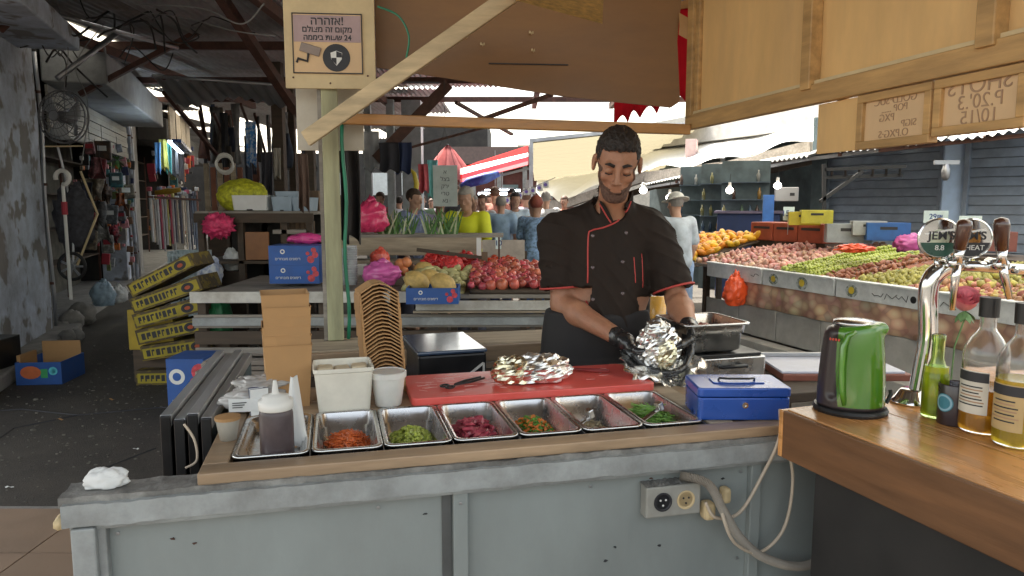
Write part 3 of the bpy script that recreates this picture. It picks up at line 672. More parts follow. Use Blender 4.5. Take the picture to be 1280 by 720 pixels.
menu(1159, 1272, 165, 'right framed menu reading shots in mirrored handwriting', [('SHOTS', .058, .48, .80), ('P.20\'.3', .048, .5, .52), ('10/15', .046, .5, .26)])
# ---- bar
BRt = math.atan2(.338, .941); BO = G(990, 514, 1.02)
BM = Matrix.Translation((BO.x, BO.y, 0)) @ Matrix.Rotation(BRt, 4, 'Z')
def bw(x, y, z=0): return BM @ V(x, y, z)
br = thing('bar_counter', 'varnished wooden bar running toward the camera on the right', 'bar', BO * 1.0, BRt); br.location.z = 0
for i in range(5):
    m = MB(); m.box(.0 + i * .2, .1985 + i * .2, -1.7, .015, .985, 1.02); m.ob('board', K['woodbar'], br, bev=.0015)
K['barf'] = wood('bar_fascia_shaded_wood', (.17, .075, .028), 'y', .5, var=.3, dirt=.4, bump=.2)  # darker copy of the bar wood, shade put into the fascia colour
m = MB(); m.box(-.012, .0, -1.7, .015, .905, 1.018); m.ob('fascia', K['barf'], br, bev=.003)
m = MB(); m.box(-.012, 1.0, .0155, .03, .905, 1.018); m.ob('fascia', K['woodbar'], br, bev=.003)
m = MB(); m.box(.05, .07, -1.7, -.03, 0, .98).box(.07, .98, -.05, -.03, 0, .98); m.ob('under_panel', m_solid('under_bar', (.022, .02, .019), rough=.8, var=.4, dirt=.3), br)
# ============================================================ ON THE COUNTER
def rrect(x0, x1, y0, y1, r, n=4):
    pts = []
    for cx, cy, a0 in ((x1 - r, y1 - r, 0), (x0 + r, y1 - r, 90), (x0 + r, y0 + r, 180), (x1 - r, y0 + r, 270)):
        for k in range(n + 1):
            a = R(a0 + 90 * k / n); pts.append((cx + r * math.cos(a), cy + r * math.sin(a)))
    return pts
def loft(loops, cap=True):
    m = MB(); n = len(loops[0]); vs = [p for l in loops for p in l]
    fs = [(i * n + k, i * n + (k + 1) % n, (i + 1) * n + (k + 1) % n, (i + 1) * n + k) for i in range(len(loops) - 1) for k in range(n)]
    if cap: fs.append(tuple((len(loops) - 1) * n + k for k in range(n)))
    m.add(vs, fs); return m
def tray_mesh(w_, l_, dp, z=0, rim=.011, r=.022):
    L = []
    def lp(i, zz, rr): return [(x, y, zz) for x, y in rrect(i, w_ - i, i, l_ - i, max(.004, rr))]
    L += [lp(.001, z - .007, r), lp(0, z - .001, r), lp(.002, z, r), lp(rim - .002, z, r), lp(rim, z - .003, r), lp(rim + .004, z - dp * .35, r), lp(rim + .009, z - dp * .36, r), lp(rim + .013, z - dp * .92, r), lp(rim + .024, z - dp, r)]
    return loft(L)
pan_labels = ['steel tray at the left end holding the squeeze bottle', 'steel tray of shredded carrot', 'steel tray of chopped light green peppers', 'steel tray of purple red pickled beet',
              'steel tray of mixed green and orange salad', 'nearly empty steel tray with a spoon in it', 'steel tray of green onion strips at the right end']
ped = [(.292, .163), (.460, .157), (.620, .157), (.780, .157), (.940, .157), (1.10, .157), (1.26, .160)]
for i, (s0, w_) in enumerate(ped):
    t = con('steel_tray', pan_labels[i], 'tray', s0, .078, .957, group='steel food trays in the counter')
    o = tray_mesh(w_, .312, .10 if i else .03).ob('tray', K['steel'], t, smooth=True); mm = o.modifiers.new('t', 'SOLIDIFY'); mm.thickness = .0012
m = MB()
for s0, w_ in ped: m.box(s0 + w_ + .0002, s0 + w_ + .002, .079, .388, .90, .949)
m.ob('divider_rail', K['alu'], ct)['kind'] = 'stuff'
def shreds(name, label, i, mt, n, size, curl=.3, z0=.892, hump=.045, x=(.03, .13), y=(.04, .26), seed=1, mt2=None, part=None):
    hump *= .82; rnd = random.Random(seed); s0 = ped[i][0]; m = MB(); cx = (x[0] + x[1]) / 2; cy = (y[0] + y[1]) / 2
    def hh(px, py): return hump * max(0, 1 - ((px - cx) / (x[1] - x[0]) * 1.9) ** 2) * max(0, 1 - ((py - cy) / (y[1] - y[0]) * 1.9) ** 2) ** .6
    m.grid(lambda u, v: (x[0] + (x[1] - x[0]) * u, y[0] + (y[1] - y[0]) * v, z0 + hh(x[0] + (x[1] - x[0]) * u, y[0] + (y[1] - y[0]) * v) * .9), 8, 12)
    for k in range(n):
        px = rnd.uniform(*x); py = rnd.uniform(*y); z = z0 + hh(px, py) + rnd.uniform(0, .006)
        a = rnd.uniform(0, math.pi); e = rnd.uniform(-.5, .5); L_ = size[0] * rnd.uniform(.5, 1.3); w_ = size[1] * rnd.uniform(.7, 1.3)
        dx, dy, dz = math.cos(a) * math.cos(e) * L_ / 2, math.sin(a) * math.cos(e) * L_ / 2, math.sin(e) * L_ / 2
        m.cur = k % 2 if mt2 else 0
        pts = [(px - dx, py - dy, z - dz), (px + curl * dy, py - curl * dx, z + .002), (px + dx, py + dy, z + dz)]
        m.tube(pts, [w_ * .7, w_, w_ * .6], 4)
    o = m.ob(name, [mt, mt2] if mt2 else mt); o.matrix_world = CM @ Matrix.Translation((s0, .078, 0)); tag(o, label, name.split('_')[0], kind='stuff'); return o
carrot = mat('carrot', (.62, .13, .025), .45, var=.25, scale=40, coat=.2); pepg = mat('pepper_green', (.36, .42, .07), .4, var=.4, scale=60, coat=.3); beet = mat('pickled_beet', (.34, .05, .075), .35, var=.5, scale=50, coat=.4)
grn = mat('herb_green', (.07, .20, .02), .5, var=.5, scale=50); oni = mat('onion_strip', (.17, .34, .06), .45, var=.4, scale=50); org = mat('orange_bits', (.6, .16, .02), .45, var=.3, scale=40)
shreds('carrot_shreds', 'heap of orange shredded carrot in a steel tray', 1, carrot, 420, (.026, .0022), seed=2, hump=.05)
shreds('pepper_slices', 'heap of chopped light green peppers in a steel tray', 2, pepg, 330, (.013, .0042), seed=3, hump=.05)
shreds('beet_slices', 'pile of purple red pickled beet slices in a steel tray', 3, beet, 150, (.032, .0058), seed=4, hump=.065)
shreds('mixed_salad', 'mixed salad of green herbs and orange bits in a steel tray', 4, grn, 520, (.012, .003), seed=5, hump=.055, mt2=org)
shreds('onion_strips', 'tangle of thin green onion strips in a steel tray', 6, oni, 300, (.055, .0022), curl=.6, seed=6, hump=.06)
shreds('salad_remains', 'few pale salad remains at the bottom of a steel tray', 5, mat('pale_remains', (.4, .33, .2), .5, coat=.3), 40, (.015, .003), seed=7, hump=.01)
# serving spoons
for (sa, ta, sb_, tb_, lab) in ((.99, .10, 1.14, .15, 'steel spoon handle lying across the salad tray rim'), (1.16, .11, 1.34, .17, 'steel spoon handle reaching over the onion tray')):
    t = con('serving_spoon', lab, 'spoon', sa, ta, .88, group='serving spoons in the trays')
    d_ = V(sb_ - sa, tb_ - ta, 0)
    m = MB(); m.grid(lambda u, v: (d_.x * u + .012 * (v - .5) * -.3, d_.y * u + .016 * (v - .5), .0 + .088 * u ** .8), 8, 1, thick=(0, 0, .002)); m.ob('handle', K['steel'], t, smooth=True)
    m = MB(); m.ball((-.02, -.005, -.0), (.028, .02, .006), 12, 6); m.ob('bowl', K['steel'], t, smooth=True)
    m = MB(); m.box(-.008, .008, -.01, .01, 0, .024); m.ob('end_hook', K['steel'], t, loc=(d_.x, d_.y, .083), rot=(0, R(-20), .3), bev=.003)
# squeeze bottle
t = con('squeeze_bottle', 'dark sauce squeeze bottle with white nozzle cap in the left tray', 'sauce bottle', .385, .125, .930)
MB().lathe([(.0, 0), (.034, 0), (.037, .005), (.037, .105), (.035, .113), (.033, .117)], n=28).ob('bottle', mat('dark_sauce_plastic', (.055, .04, .045), .35, var=.35, scale=18, dirt=.3, dcol=(.2, .17, .17)), t, smooth=True)
MB().lathe([(.036, .116), (.0375, .118), (.0375, .137), (.030, .139), (.029, .146), (.014, .150), (.0075, .153), (.004, .18), (0, .181)], n=28).ob('cap', K['white'], t, smooth=True)
t = con('paper_sachet', 'white paper sachet leaning behind the squeeze bottle', 'sachet', .42, .20, .93)
m = MB(); m.grid(lambda u, v: (.06 * (u - .5) * (1 - .75 * v), .012 * math.sin(u * 5 + v * 3) + .02 * v, .165 * v), 8, 10, thick=(0, .003, 0)); m.ob('sachet', K['foam'], t, smooth=True)
# plastic cup with tan lid, bread bag
t = con('plastic_cup', 'clear plastic cup with a tan lid at the left end of the counter', 'cup', .268, .23, .951)
MB().lathe([(.018, 0), (.027, .05), (.028, .051), (.0275, .05), (.019, .002), (0, .002)], n=20).ob('cup', m_solid('cloudy_plastic', (.6, .58, .52), rough=.3, alpha=.5), t, smooth=True)
MB().lathe([(.029, .049), (.029, .056), (.0, .058)], n=20).ob('lid', K['kraft'], t)
def crumple(name, c_r, mt, parent, seed=0, amp=.3, n=40, mm=28, loc=(0, 0, 0), freq=3, flat=False, rot=(0, 0, 0), bottom=None):
    vs = []; m = MB(); m.ball((0, 0, 0), 1, n, mm); out = []
    for p in m.v:
        p = Vector(p); d_ = p.normalized()
        a = abs(mnoise.noise(d_ * freq + V(seed, 0, 0))) * 1.4 + abs(mnoise.noise(d_ * freq * 2.3 + V(0, seed, 4))) * .8 + abs(mnoise.noise(d_ * freq * 5 + V(0, seed, 9))) * .4
        if flat:
            cd_ = mnoise.voronoi(d_ * freq * 1.3 + V(seed, 3, 0))[0]; cd2 = mnoise.voronoi(d_ * freq * 3 + V(seed, 7, 1))[0]
            a = .2 + .8 * cd_[0] + .3 * cd2[0]
        q = d_ * (1 + amp * (a - .55) * (1 if not flat else .75)); q = V(q.x * c_r[0], q.y * c_r[1], q.z * c_r[2])
        if bottom is not None and q.z < bottom: q.z = bottom + .05 * (q.z - bottom)
        out.append(tuple(q))
    m.v = out; return m.ob(name, mt, parent, smooth=not flat, loc=loc, rot=rot)
clearbag = m_solid('clear_bag', (.75, .75, .73), rough=.2, alpha=.35, coat=.5)
t = con('bread_bag', 'crumpled clear plastic bag with a printed paper label at the left end', 'plastic bag', .30, .47, .952)
crumple('bag', (.075, .05, .035), m_solid('bag_plastic', (.42, .40, .38), rough=.22, coat=.8, var=.25), t, 5, .3, freq=1.6, loc=(0, 0, .032), bottom=-.031)
crumple('bag_neck', (.06, .045, .02), K['bag_plastic'], t, 8, .5, freq=1.5, loc=(.02, .02, .068))
m = MB(); m.grid(lambda u, v: (-.055 + .11 * u, -.052 - .006 * math.sin(u * 3), .012 + .034 * v), 8, 1, thick=(0, .002, 0)); lb_ = m.ob('label', K['foam'], t)
for k in range(3):
    m = MB(); m.box(-.045, -.01 - .005 * k, -.0605, -.0595, .036 - k * .006, .038 - k * .006); m.ob('print_line', K['ink'], t)
MB().lathe([(.006, 0), (.0075, .001), (.0045, .001), (.004, 0)], n=16).ob('logo_ring', K['ink'], t, loc=(.035, -.0605, .03), rot=(R(90), 0, 0))
t = con('folded_napkins', 'blue and white patterned napkin pack standing behind the left tray', 'napkins', .30, .41, .952, .3)
for k in range(4):
    m = MB(); m.grid(lambda u, v: (.045 * u, .006 * k + .004 * math.sin(v * 4 + k), .07 * v), 4, 5, thick=(0, .002, 0)); m.ob('napkin', [K['foam'], m_solid('navy', (.03, .04, .12), rough=.6)][k % 2], t)
# kraft stacks
def kraft_box(w0, w1, h_, th=.0015):
    L = [[(sx * w_ / 2, sy * w_ / 2, z) for sx, sy in ((-1, -1), (1, -1), (1, 1), (-1, 1))] for w_, z in ((w1 + .004, h_), (w1, h_), (w0, 0))]
    return loft(L)
t = con('kraft_boxes', 'tall stack of open brown kraft food boxes on the left of the counter', 'food boxes', .385, .53, .951, .12)
km = None
for k in range(6):
    z = .026 * k
    if km is None:
        o = kraft_box(.106, .122, .172).ob('kraft_box', K['kraft'], t); o.modifiers.new('t', 'SOLIDIFY').thickness = .0012; km = o.data
    else:
        o = inst('kraft_box', km, t); o.modifiers.new('t', 'SOLIDIFY').thickness = .0012
    o.location = (random.uniform(-.002, .002), random.uniform(-.002, .002), z); o.rotation_euler = (random.uniform(-.01, .01), random.uniform(-.02, .02), random.uniform(-.03, .03))
o.location.z += .008
t = con('kraft_trays', 'tall stack of nested brown kraft trays with peaked rims', 'food trays', .655, .62, .951, .1)
hw = .056; pk = .028; tm = None
for k in range(23):
    if tm is None:
        m = MB(); out_ = [(-hw, -.05), (-hw, 0), (-hw * .35, pk * .85), (0, pk), (hw * .35, pk * .85), (hw, 0), (hw, -.05)]
        for q0, q1 in zip(out_[:-1], out_[1:]):
            m.add([(q0[0], -.06, q0[1]), (q1[0], -.06, q1[1]), (q1[0], .06, q1[1]), (q0[0], .06, q0[1])], [(0, 1, 2, 3)])
        tm = m.mesh('kraft_tray', K['kraft'])
        m2 = MB()
    o = inst('kraft_tray', tm, t, (.03 * (k / 23) * -.6 + random.uniform(-.0015, .0015), random.uniform(-.004, .004) - .0, .05 + k * .0112), (0, 0, random.uniform(-.03, .03)))
    sm = o.modifiers.new('t', 'SOLIDIFY'); sm.thickness = .0035
# white tub of bread, lidded tub
t = con('white_tub', 'white square tub filled with pale cheese blocks', 'tub', .535, .455, .952, .04)
L = [[(x, y, z) for x, y in rrect(-w_ / 2, w_ / 2, -l_ / 2, l_ / 2, .014)] for w_, l_, z in ((.134, .120, 0), (.152, .135, .105), (.158, .141, .107), (.158, .141, .117), (.152, .135, .118), (.149, .132, .112), (.133, .118, .004))]
loft(L).ob('tub', m_solid('tub_plastic', (.72, .69, .6), rough=.4, dirt=.15, dcol=(.5, .45, .36)), t, smooth=False, bev=.001)
for k in range(6):
    m = MB(); m.cbox((0, 0, 0), .042, .052, .03); m.ob('cheese_block', m_solid('pale_cheese', (.68, .58, .40), rough=.6), t, loc=(-.046 + .046 * (k % 3), -.028 + .056 * (k // 3), .088 + .004 * (k % 2)), rot=(0, random.uniform(-.06, .06), random.uniform(-.1, .1)), bev=.006)
t = con('lidded_tub', 'small round translucent tub with a lid beside the cutting board', 'tub', .655, .435, .952)
MB().lathe([(0, 0), (.034, 0), (.036, .004), (.046, .078), (.046, .08)], n=32).ob('tub', m_solid('frost', (.7, .68, .64), rough=.35, sss=.2), t, smooth=True)
MB().lathe([(.047, .078), (.0505, .079), (.0505, .093), (.047, .095), (.045, .0925), (0, .092)], n=32).ob('lid', K['frost'], t, smooth=False)
# cutting board
t = con('cutting_board', 'large red plastic cutting board scored with knife marks', 'cutting board', .715, .395, .952)
m = MB(); m.prism(rrect(0, .72, 0, .275, .022, 5), 0, .022); m.ob('board', K['red'], t, bev=.003)
m = MB(); rr = random.Random(3)
for k in range(55):
    x = rr.gauss(.13, .09) if k < 40 else rr.uniform(.05, .66); x = min(.68, max(.03, x)); y = rr.uniform(.04, .24); a = rr.gauss(.1, .35); l_ = rr.uniform(.01, .05)
    m.bar((x, y, .02225), (x + l_ * math.cos(a), min(.27, y + l_ * math.sin(a)), .02225), .0008, .0006)
m.ob('knife_marks', m_solid('scratch', (.85, .6, .55), rough=.7), t)['kind'] = 'stuff'
def tongs(s, tt, rot, lab, mt):
    t = con('kitchen_tongs', lab, 'tongs', s, tt, .976, rot)
    for sg in (-1, 1):
        m = MB(); m.tube([(0, 0, .004), (.05, sg * .012, .005), (.11, sg * .008, .006)], .0035, 6); m.ob('arm', mt, t, smooth=True)
        m = MB(); m.tube([(-.028 + .014 * math.cos(a), sg * .012 + .010 * math.sin(a), .004) for a in [k * math.pi / 5 for k in range(11)]], .0028, 5); m.ob('finger_loop', mt, t, smooth=True)
tongs(.85, .50, .55, 'black scissor tongs lying on the left of the red cutting board', K['black'])
tongs(1.25, .60, -.5, 'red handled tongs on the cutting board under the cook’s hands'.replace('’', ''), m_solid('dark_red_metal', (.25, .03, .03), rough=.35))
foil = mat('foil', (.84, .83, .80), .27, 1, var=.06, scale=20, bump=.5, bscale=18)
foilg = mat('foil_warm', (.85, .76, .56), .27, 1, var=.2, scale=20, bump=.5, bscale=18)
t = con('foil_parcel', 'crumpled silver and gold foil parcel on the red cutting board', 'foil parcel', 1.08, .50, .975)
crumple('foil_wrap', (.088, .05, .045), foil, t, 3, .62, 40, 26, loc=(.025, 0, .034), freq=2.6, flat=True, bottom=-.03)
crumple('foil_end', (.06, .045, .042), foilg, t, 11, .6, 30, 20, loc=(-.055, 0, .034), freq=2.8, flat=True, bottom=-.03)
# crumpled paper on ledge end
t = con('crumpled_paper', 'crumpled white paper on the left end of the dirty ledge', 'paper', .055, .055, .926)
crumple('paper', (.042, .022, .026), K['foam'], t, 24, .38, 36, 24, loc=(0, 0, .012), freq=1.1, bottom=-.011)
# cash box
t = con('cash_box', 'blue metal cash box with a folding handle beside the bar', 'cash box', 1.412, .10, .951, R(-14))
m = MB(); m.prism(rrect(0, .235, 0, .15, .012), 0, .058); m.ob('box', K['bluem'], t, bev=.003)
m = MB(); m.prism(rrect(-.002, .237, -.002, .152, .013), .060, .084); m.ob('lid', K['bluem'], t, bev=.004)
m = MB(); m.prism(rrect(.05, .185, .045, .105, .01), .0842, .087); m.ob('recess_plate', K['bluem'], t, bev=.001)
m = MB(); m.tube([(.07, .075, .088), (.072, .07, .093), (.09, .06, .094), (.145, .06, .094), (.163, .07, .093), (.165, .075, .088)], .003, 6); m.ob('handle', K['blackm'], t, smooth=True)
m = MB(); m.lathe([(.008, 0), (.008, .003), (.003, .003), (.003, .001)], n=14); m.ob('lock', K['chrome'], t, loc=(.118, -.001, .04), rot=(R(90), 0, 0))
# hot plate with steel pan
t = con('electric_hotplate', 'stainless electric hotplate with black handle at the right end', 'hotplate', 1.60, .50, .936, .02)
m = MB(); m.prism(rrect(0, .275, 0, .24, .012), .008, .075); m.ob('body', K['steel'], t, bev=.003)
m = MB(); m.tube([(.10, -.008, .05), (.10, -.025, .053), (.185, -.025, .053), (.185, -.008, .05)], .006, 8); m.ob('handle', K['black'], t, smooth=True)
m = MB(); m.prism(rrect(.01, .265, .01, .23, .01), .076, .086); m.ob('top_plate', K['black'], t, bev=.002)
for k in range(8):
    m = MB(); m.box(.02, .045, -.0015, .0, .015 + k * .0065, .018 + k * .0065); m.ob('vent', K['ink'], t)
for x, y in ((.02, .02), (.255, .02), (.02, .22), (.255, .22)): MB().lathe([(.008, -.004), (.01, .008)], (x, y, 0), n=10).ob('foot', K['black'], t)
t = con('steel_pan', 'deep stainless pan with meat in it on top of the hotplate', 'pan', 1.585, .50, 1.024, .02)
o = tray_mesh(.235, .24, .095, .098, .010, .025).ob('pan', K['steel'], t, smooth=True); o.modifiers.new('t', 'SOLIDIFY').thickness = .0015
meat = mat('raw_meat', (.30, .09, .07), .35, var=.4, scale=40, coat=.4)
for k in range(5): crumple('meat_piece', (.03, .022, .018), meat, t, k, .3, 14, 10, loc=(.07 + .03 * k % .12, .10 + .025 * (k % 4), .045 + .01 * (k % 2)))
# crates / boards to the right beyond the hotplate
t = con('white_board', 'white topped board with reddish edge beyond the hotplate', 'board', 1.92, .48, .93, -.25)
m = MB(); m.box(0, .42, 0, .25, .0, .022); m.ob('base', m_solid('redwood', (.22, .075, .05), rough=.5), t, bev=.003)
m = MB(); m.box(.0, .40, .012, .24, .0222, .030); m.ob('sheet', m_solid('pale_lilac', (.56, .58, .68), rough=.4), t, bev=.002)
m = MB(); m.box(.0, .42, .235, .25, .031, .045); m.ob('rim', K['alu'], t, bev=.002)
for s_ in (1.92, 2.25): 
    q = con('support_leg', 'dark square support leg under the white topped board' if s_ < 2 else 'second dark support leg further right under the board', 'leg', s_ + .03, .52, 0)
    MB().box(-.02, .02, -.02, .02, 0, .928).ob('post', K['woodd'], q)
# oven / black box at back, juice bottle
t = con('black_cooler_box', 'black countertop fridge with blue sheen top behind the cutting board', 'fridge', .80, .98, .62, .06)
m = MB(); m.box(0, .25, 0, .36, 0, .345); m.ob('body', K['blackm'], t, bev=.008)
m = MB(); m.box(-.003, .253, -.003, .363, .346, .36); m.ob('lid', m_solid('blue_sheen', (.05, .08, .14), rough=.18, coat=1), t, bev=.006)
m = MB()
for a_, b_ in (((.18, -.012, .1), (.18, -.012, .27)), ((.18, -.012, .27), (.235, -.012, .31)), ((.235, -.012, .31), (.235, -.012, .1)), ((.235, -.012, .1), (.18, -.012, .1))): m.bar(a_, b_, .007, .007)
m.ob('door_frame', K['white'], t); MB().box(.198, .215, -.02, -.001, .17, .23).ob('latch', K['chrome'], t, bev=.004)
q = con('low_stand', 'dark low stand carrying the black fridge', 'stand', .78, .96, 0, .06); MB().box(0, .3, 0, .4, 0, .618).ob('stand', K['woodd'], q, bev=.004)
jp = P(822, 405, 2.98)
t = thing('juice_bottle', 'tall clear bottle half full of orange juice on the back shelf', 'bottle', (jp.x, jp.y, .947))
MB().lathe([(0, 0), (.034, 0), (.036, .006), (.036, .22), (.03, .25), (.014, .29), (.013, .33), (0, .331)], n=24).ob('glass', m_solid('thin_clear', (.8, .82, .82), rough=.1, alpha=.13, coat=.5), t, smooth=True)
MB().lathe([(0, .003), (.0335, .003), (.0335, .17), (0, .171)], n=24).ob('juice', mat('orange_juice', (.92, .46, .01), .3, var=.05, coat=.5), t, smooth=True)
MB().lathe([(.015, .325), (.016, .35), (0, .351)], n=16).ob('cap', K['white'], t)
# ---- sockets, cables on the front panel
def fr(px, py, t=.036): 
    d_ = ray(px, py); o_ = V(0, 0, CAMZ); n_ = V(-math.sin(CR), math.cos(CR), 0); p0 = cw(0, t, 0)
    k = (p0 - o_).dot(n_) / d_.dot(n_); return o_ + d_ * k
def loc_c(p): return CM.inverted() @ p
a = loc_c(fr(800, 642)); b_ = loc_c(fr(868, 602))
t = con('double_socket', 'dusty white double power socket on the counter front', 'socket', a.x, .038, a.z, 0); t.rotation_euler = (0, 0, CR)
W_ = b_.x - a.x; H_ = .078
m = MB(); m.box(0, W_, -.036, 0, 0, H_); m.ob('box', m_solid('dusty_white', (.36, .36, .33), rough=.6, dirt=.6, dcol=(.2, .18, .15)), t, bev=.004)
for k, mt_ in ((.3, K['ink']), (.72, K['creamb'])):
    MB().lathe([(.0235, 0), (.0235, .002), (.020, .002), (.018, -.0)], n=24).ob('outlet', mt_ if k > .5 else K['ink'], t, loc=(W_ * k, -.0365, H_ * .5), rot=(R(90), 0, 0))
    for dx, dz in ((-.007, .005), (.007, .005), (0, -.008)): MB().lathe([(.0026, 0), (.0026, .0012)], n=8).ob('pin_hole', K['ink'] if k > .5 else K['inkw'], t, loc=(W_ * k + dx, -.0375, H_ * .5 + dz), rot=(R(90), 0, 0))
m = MB(); m.grid(lambda u, v: (-.002 + (W_ + .004) * u, -.038 + .04 * v, H_ + .002 + .006 * abs(mnoise.noise(V(u * 20, v * 5, 2)))), 30, 4); m.ob('dust', K['ledge_top'], t)
def cpath(pts, n=10):
    out = []
    for i in range(len(pts) - 1):
        p0 = pts[max(i - 1, 0)]; p1 = pts[i]; p2 = pts[i + 1]; p3 = pts[min(i + 2, len(pts) - 1)]
        for k in range(n):
            u = k / n; out.append(.5 * ((2 * p1) + (p2 - p0) * u + (2 * p0 - 5 * p1 + 4 * p2 - p3) * u * u + (3 * p1 - p0 - 3 * p2 + p3) * u ** 3))
    return out + [pts[-1]]
pts = [fr(850, 594, -.0), fr(885, 605, -.03), fr(905, 640, -.035), fr(925, 672, -.03), fr(955, 697, -.02), fr(1000, 708, .0), fr(1040, 692, .02), fr(1075, 665, .03)]
pp = cpath(pts, 40); m = MB(); m.tube([p - pts[0] for p in pp], [.0095 + (.0022 if k % 2 else -.0008) for k in range(len(pp))], 10)
cdx = m.ob('conduit', m_solid('grey_conduit', (.30, .27, .23), rough=.6, dirt=.6, dcol=(.12, .1, .08)), loc=pts[0]); tag(cdx, 'ribbed grey conduit curling down from the counter socket', 'conduit')
wc = m_solid('cream_cable', (.55, .46, .36), rough=.5)
pts = [fr(882, 628, -.01), fr(895, 647, -.012), fr(925, 640, -.012), fr(955, 590, -.015), fr(974, 548, -.03), cw(1.60, .03, .985)]
m = MB(); m.tube([p - pts[0] for p in cpath(pts)], .0042, 8); o = m.ob('power_cable', wc, smooth=True, loc=pts[0]); tag(o, 'cream power cable rising from the plug to the cash box corner', 'cable')
pts = [cw(1.60, .03, .98), fr(982, 545, -.03), fr(991, 600, -.015), fr(980, 660, -.012), fr(950, 690, -.02), fr(920, 680, -.05), fr(905, 650, -.05), fr(900, 618, .0)]
m = MB(); m.tube([p - pts[0] for p in cpath(pts)], .0042, 8); o = m.ob('power_cable', wc, smooth=True, loc=pts[0]); tag(o, 'cream power cable hanging in a long loop below the bar corner', 'cable')
a = loc_c(fr(878, 632)); t = con('power_plug', 'white power plug hanging beside the double socket', 'plug', a.x, .02, a.z)
MB().cbox((0, -.01, 0), .03, .035, .045).ob('plug_body', K['creamb'], t, bev=.009)
a = loc_c(fr(902, 615)); t = con('power_plug', 'second cream plug right of the ribbed conduit', 'plug', a.x, .02, a.z); MB().cbox((0, 0, 0), .022, .03, .04).ob('plug_body', K['creamb'], t, bev=.008)
# ---- folded aluminium screens standing at the left of the counter
g0 = P(189, 540, 1.72); g1 = P(262, 448, 2.5)
L_ = math.hypot(g1.x - g0.x, g1.y - g0.y); ang = math.atan2(g1.y - g0.y, g1.x - g0.x)
t = thing('folded_screen', 'stack of dark aluminium framed panels standing on edge left of the counter', 'panels', (g0.x + .02, g0.y, 0), ang)
for k in range(4):
    z1 = .985 - .012 * (k % 2); y0 = -.004 - k * .031
    m = MB(); m.box(.0, L_, y0 - .022, y0, .05, z1 - .03); m.ob('panel', K['blackm'] if k < 3 else K['darkteal'], t)
    m = MB(); m.box(-.003, L_, y0 - .026, y0, z1 - .03, z1); m.ob('rail', K['alul'], t, bev=.002)
    m = MB(); m.box(-.012, -.0, y0 - .025, y0 - .001, .05, z1 - .001); m.ob('stile', K['blackm'], t, bev=.002)
wire('thin pale cord looping on the side of the dark panels', [fr(230, 530, .25), fr(243, 550, .25), fr(246, 575, .25), fr(232, 585, .25)], .003, wc, 'loose_cord', 'cord')
t = thing('plank_stack', 'stack of weathered grey planks behind the dark panels', 'planks', P(252, 452, 2.75), .04)
for k in range(6):
    m = MB(); m.box(-.02 + .03 * (k % 3), .52, -.02 + .06 * (k % 2), .08 + .06 * (k % 2), -.012 + (k // 2) * .02 - .04, .004 + (k // 2) * .02 - .04); m.ob('plank', K['woodg'], t, bev=.002)
q = thing('trestle', 'dark trestle carrying the stack of grey planks', 'trestle', P(252, 452, 2.75), .04); q.location.z = 0
zt_ = P(252, 452, 2.75).z - .054
for x in (.05, .45):
    MB().box(x, x + .05, 0, .12, 0, zt_).ob('leg', K['woodd'], q)
MB().box(.03, .52, 0, .02, zt_ - .5, zt_ - .05).ob('board', K['blackm'], q)
# ============================================================ ON THE BAR
def ban(name, label, cat, px, py, rot=0, dx=0):
    g = G(px, py, 1.0205); return thing(name, label, cat, g, -math.atan2(g.x, g.y) + rot)
# kettle
t = ban('electric_kettle', 'green electric kettle with dark handle side on its round base', 'kettle', 1062, 512)
def kf(p):
    z = p[:, 2]; w_ = .0735 - .013 * np.clip(z / .2, 0, 1) ** 2; 
    d_ = (np.sqrt((p[:, 0] / 1.0) ** 2 + (p[:, 1] / .92) ** 2) - w_)
    d_ = smax(d_, z - .205 - .03 * p[:, 0] / .06 * .3, .018); d_ = smax(d_, .012 - z, .006)
    g_ = cap(p, (-.035, -.058, .165), (-.045, -.062, .05), .016)         # handle hollow
    d_ = smax(d_, -g_, .008)
    d_ = smin(d_, cap(p, (.05, .0, .19), (.062, 0, .197), .010), .015)
    return d_
KA = R(-20); 
sdf_ob('body', kf, (-.09, -.085, 0), (.1, .085, .24), .0022, [mat('kettle_green', (.065, .20, .015), .16, var=.06, coat=1), mat('kettle_dark', (.035, .025, .025), .3, var=.1)], t,
       face_mat=lambda c: ((c[:, 0] < -.022 - .012 * np.sin(np.clip(c[:, 2], 0, .2) * 12)) | (c[:, 2] < .022)).astype(int))
m = MB(); m.tube([(.005, -.062, .196), (-.012, -.066, .185), (-.02, -.071, .16), (-.021, -.0755, .11), (-.018, -.078, .06), (-.012, -.077, .028)], [.004, .0065, .007, .0065, .006, .004], 10); m.ob('handle', m_solid('kettle_green2', (.08, .24, .02), rough=.16, coat=1), t, smooth=True)
m = MB(); m.lathe([(.05, .0), (.08, .0), (.082, .006), (.078, .012), (.06, .0135), (0, .0135)], n=40); m.ob('base', K['black'], t, smooth=False)
m = MB(); m.lathe([(.046, .203), (.045, .212), (.02, .216), (0, .2165)], n=28); m.ob('lid', K['steel'], t, smooth=True)
for k in range(4):
    m = MB(); m.box(-.002, .002, -.001, .001, 0, .005); m.ob('mark', m_solid('red_print', (.6, .08, .05)), t, loc=(-.048 + .006 * k, -.0565 - .003 * k, .172), rot=(0, .3, -.7))
MB().tube([(.076, .02, .02), (.085, .03, .04), (.083, .032, .05)], .005, 6).ob('cord_stub', K['black'], t)
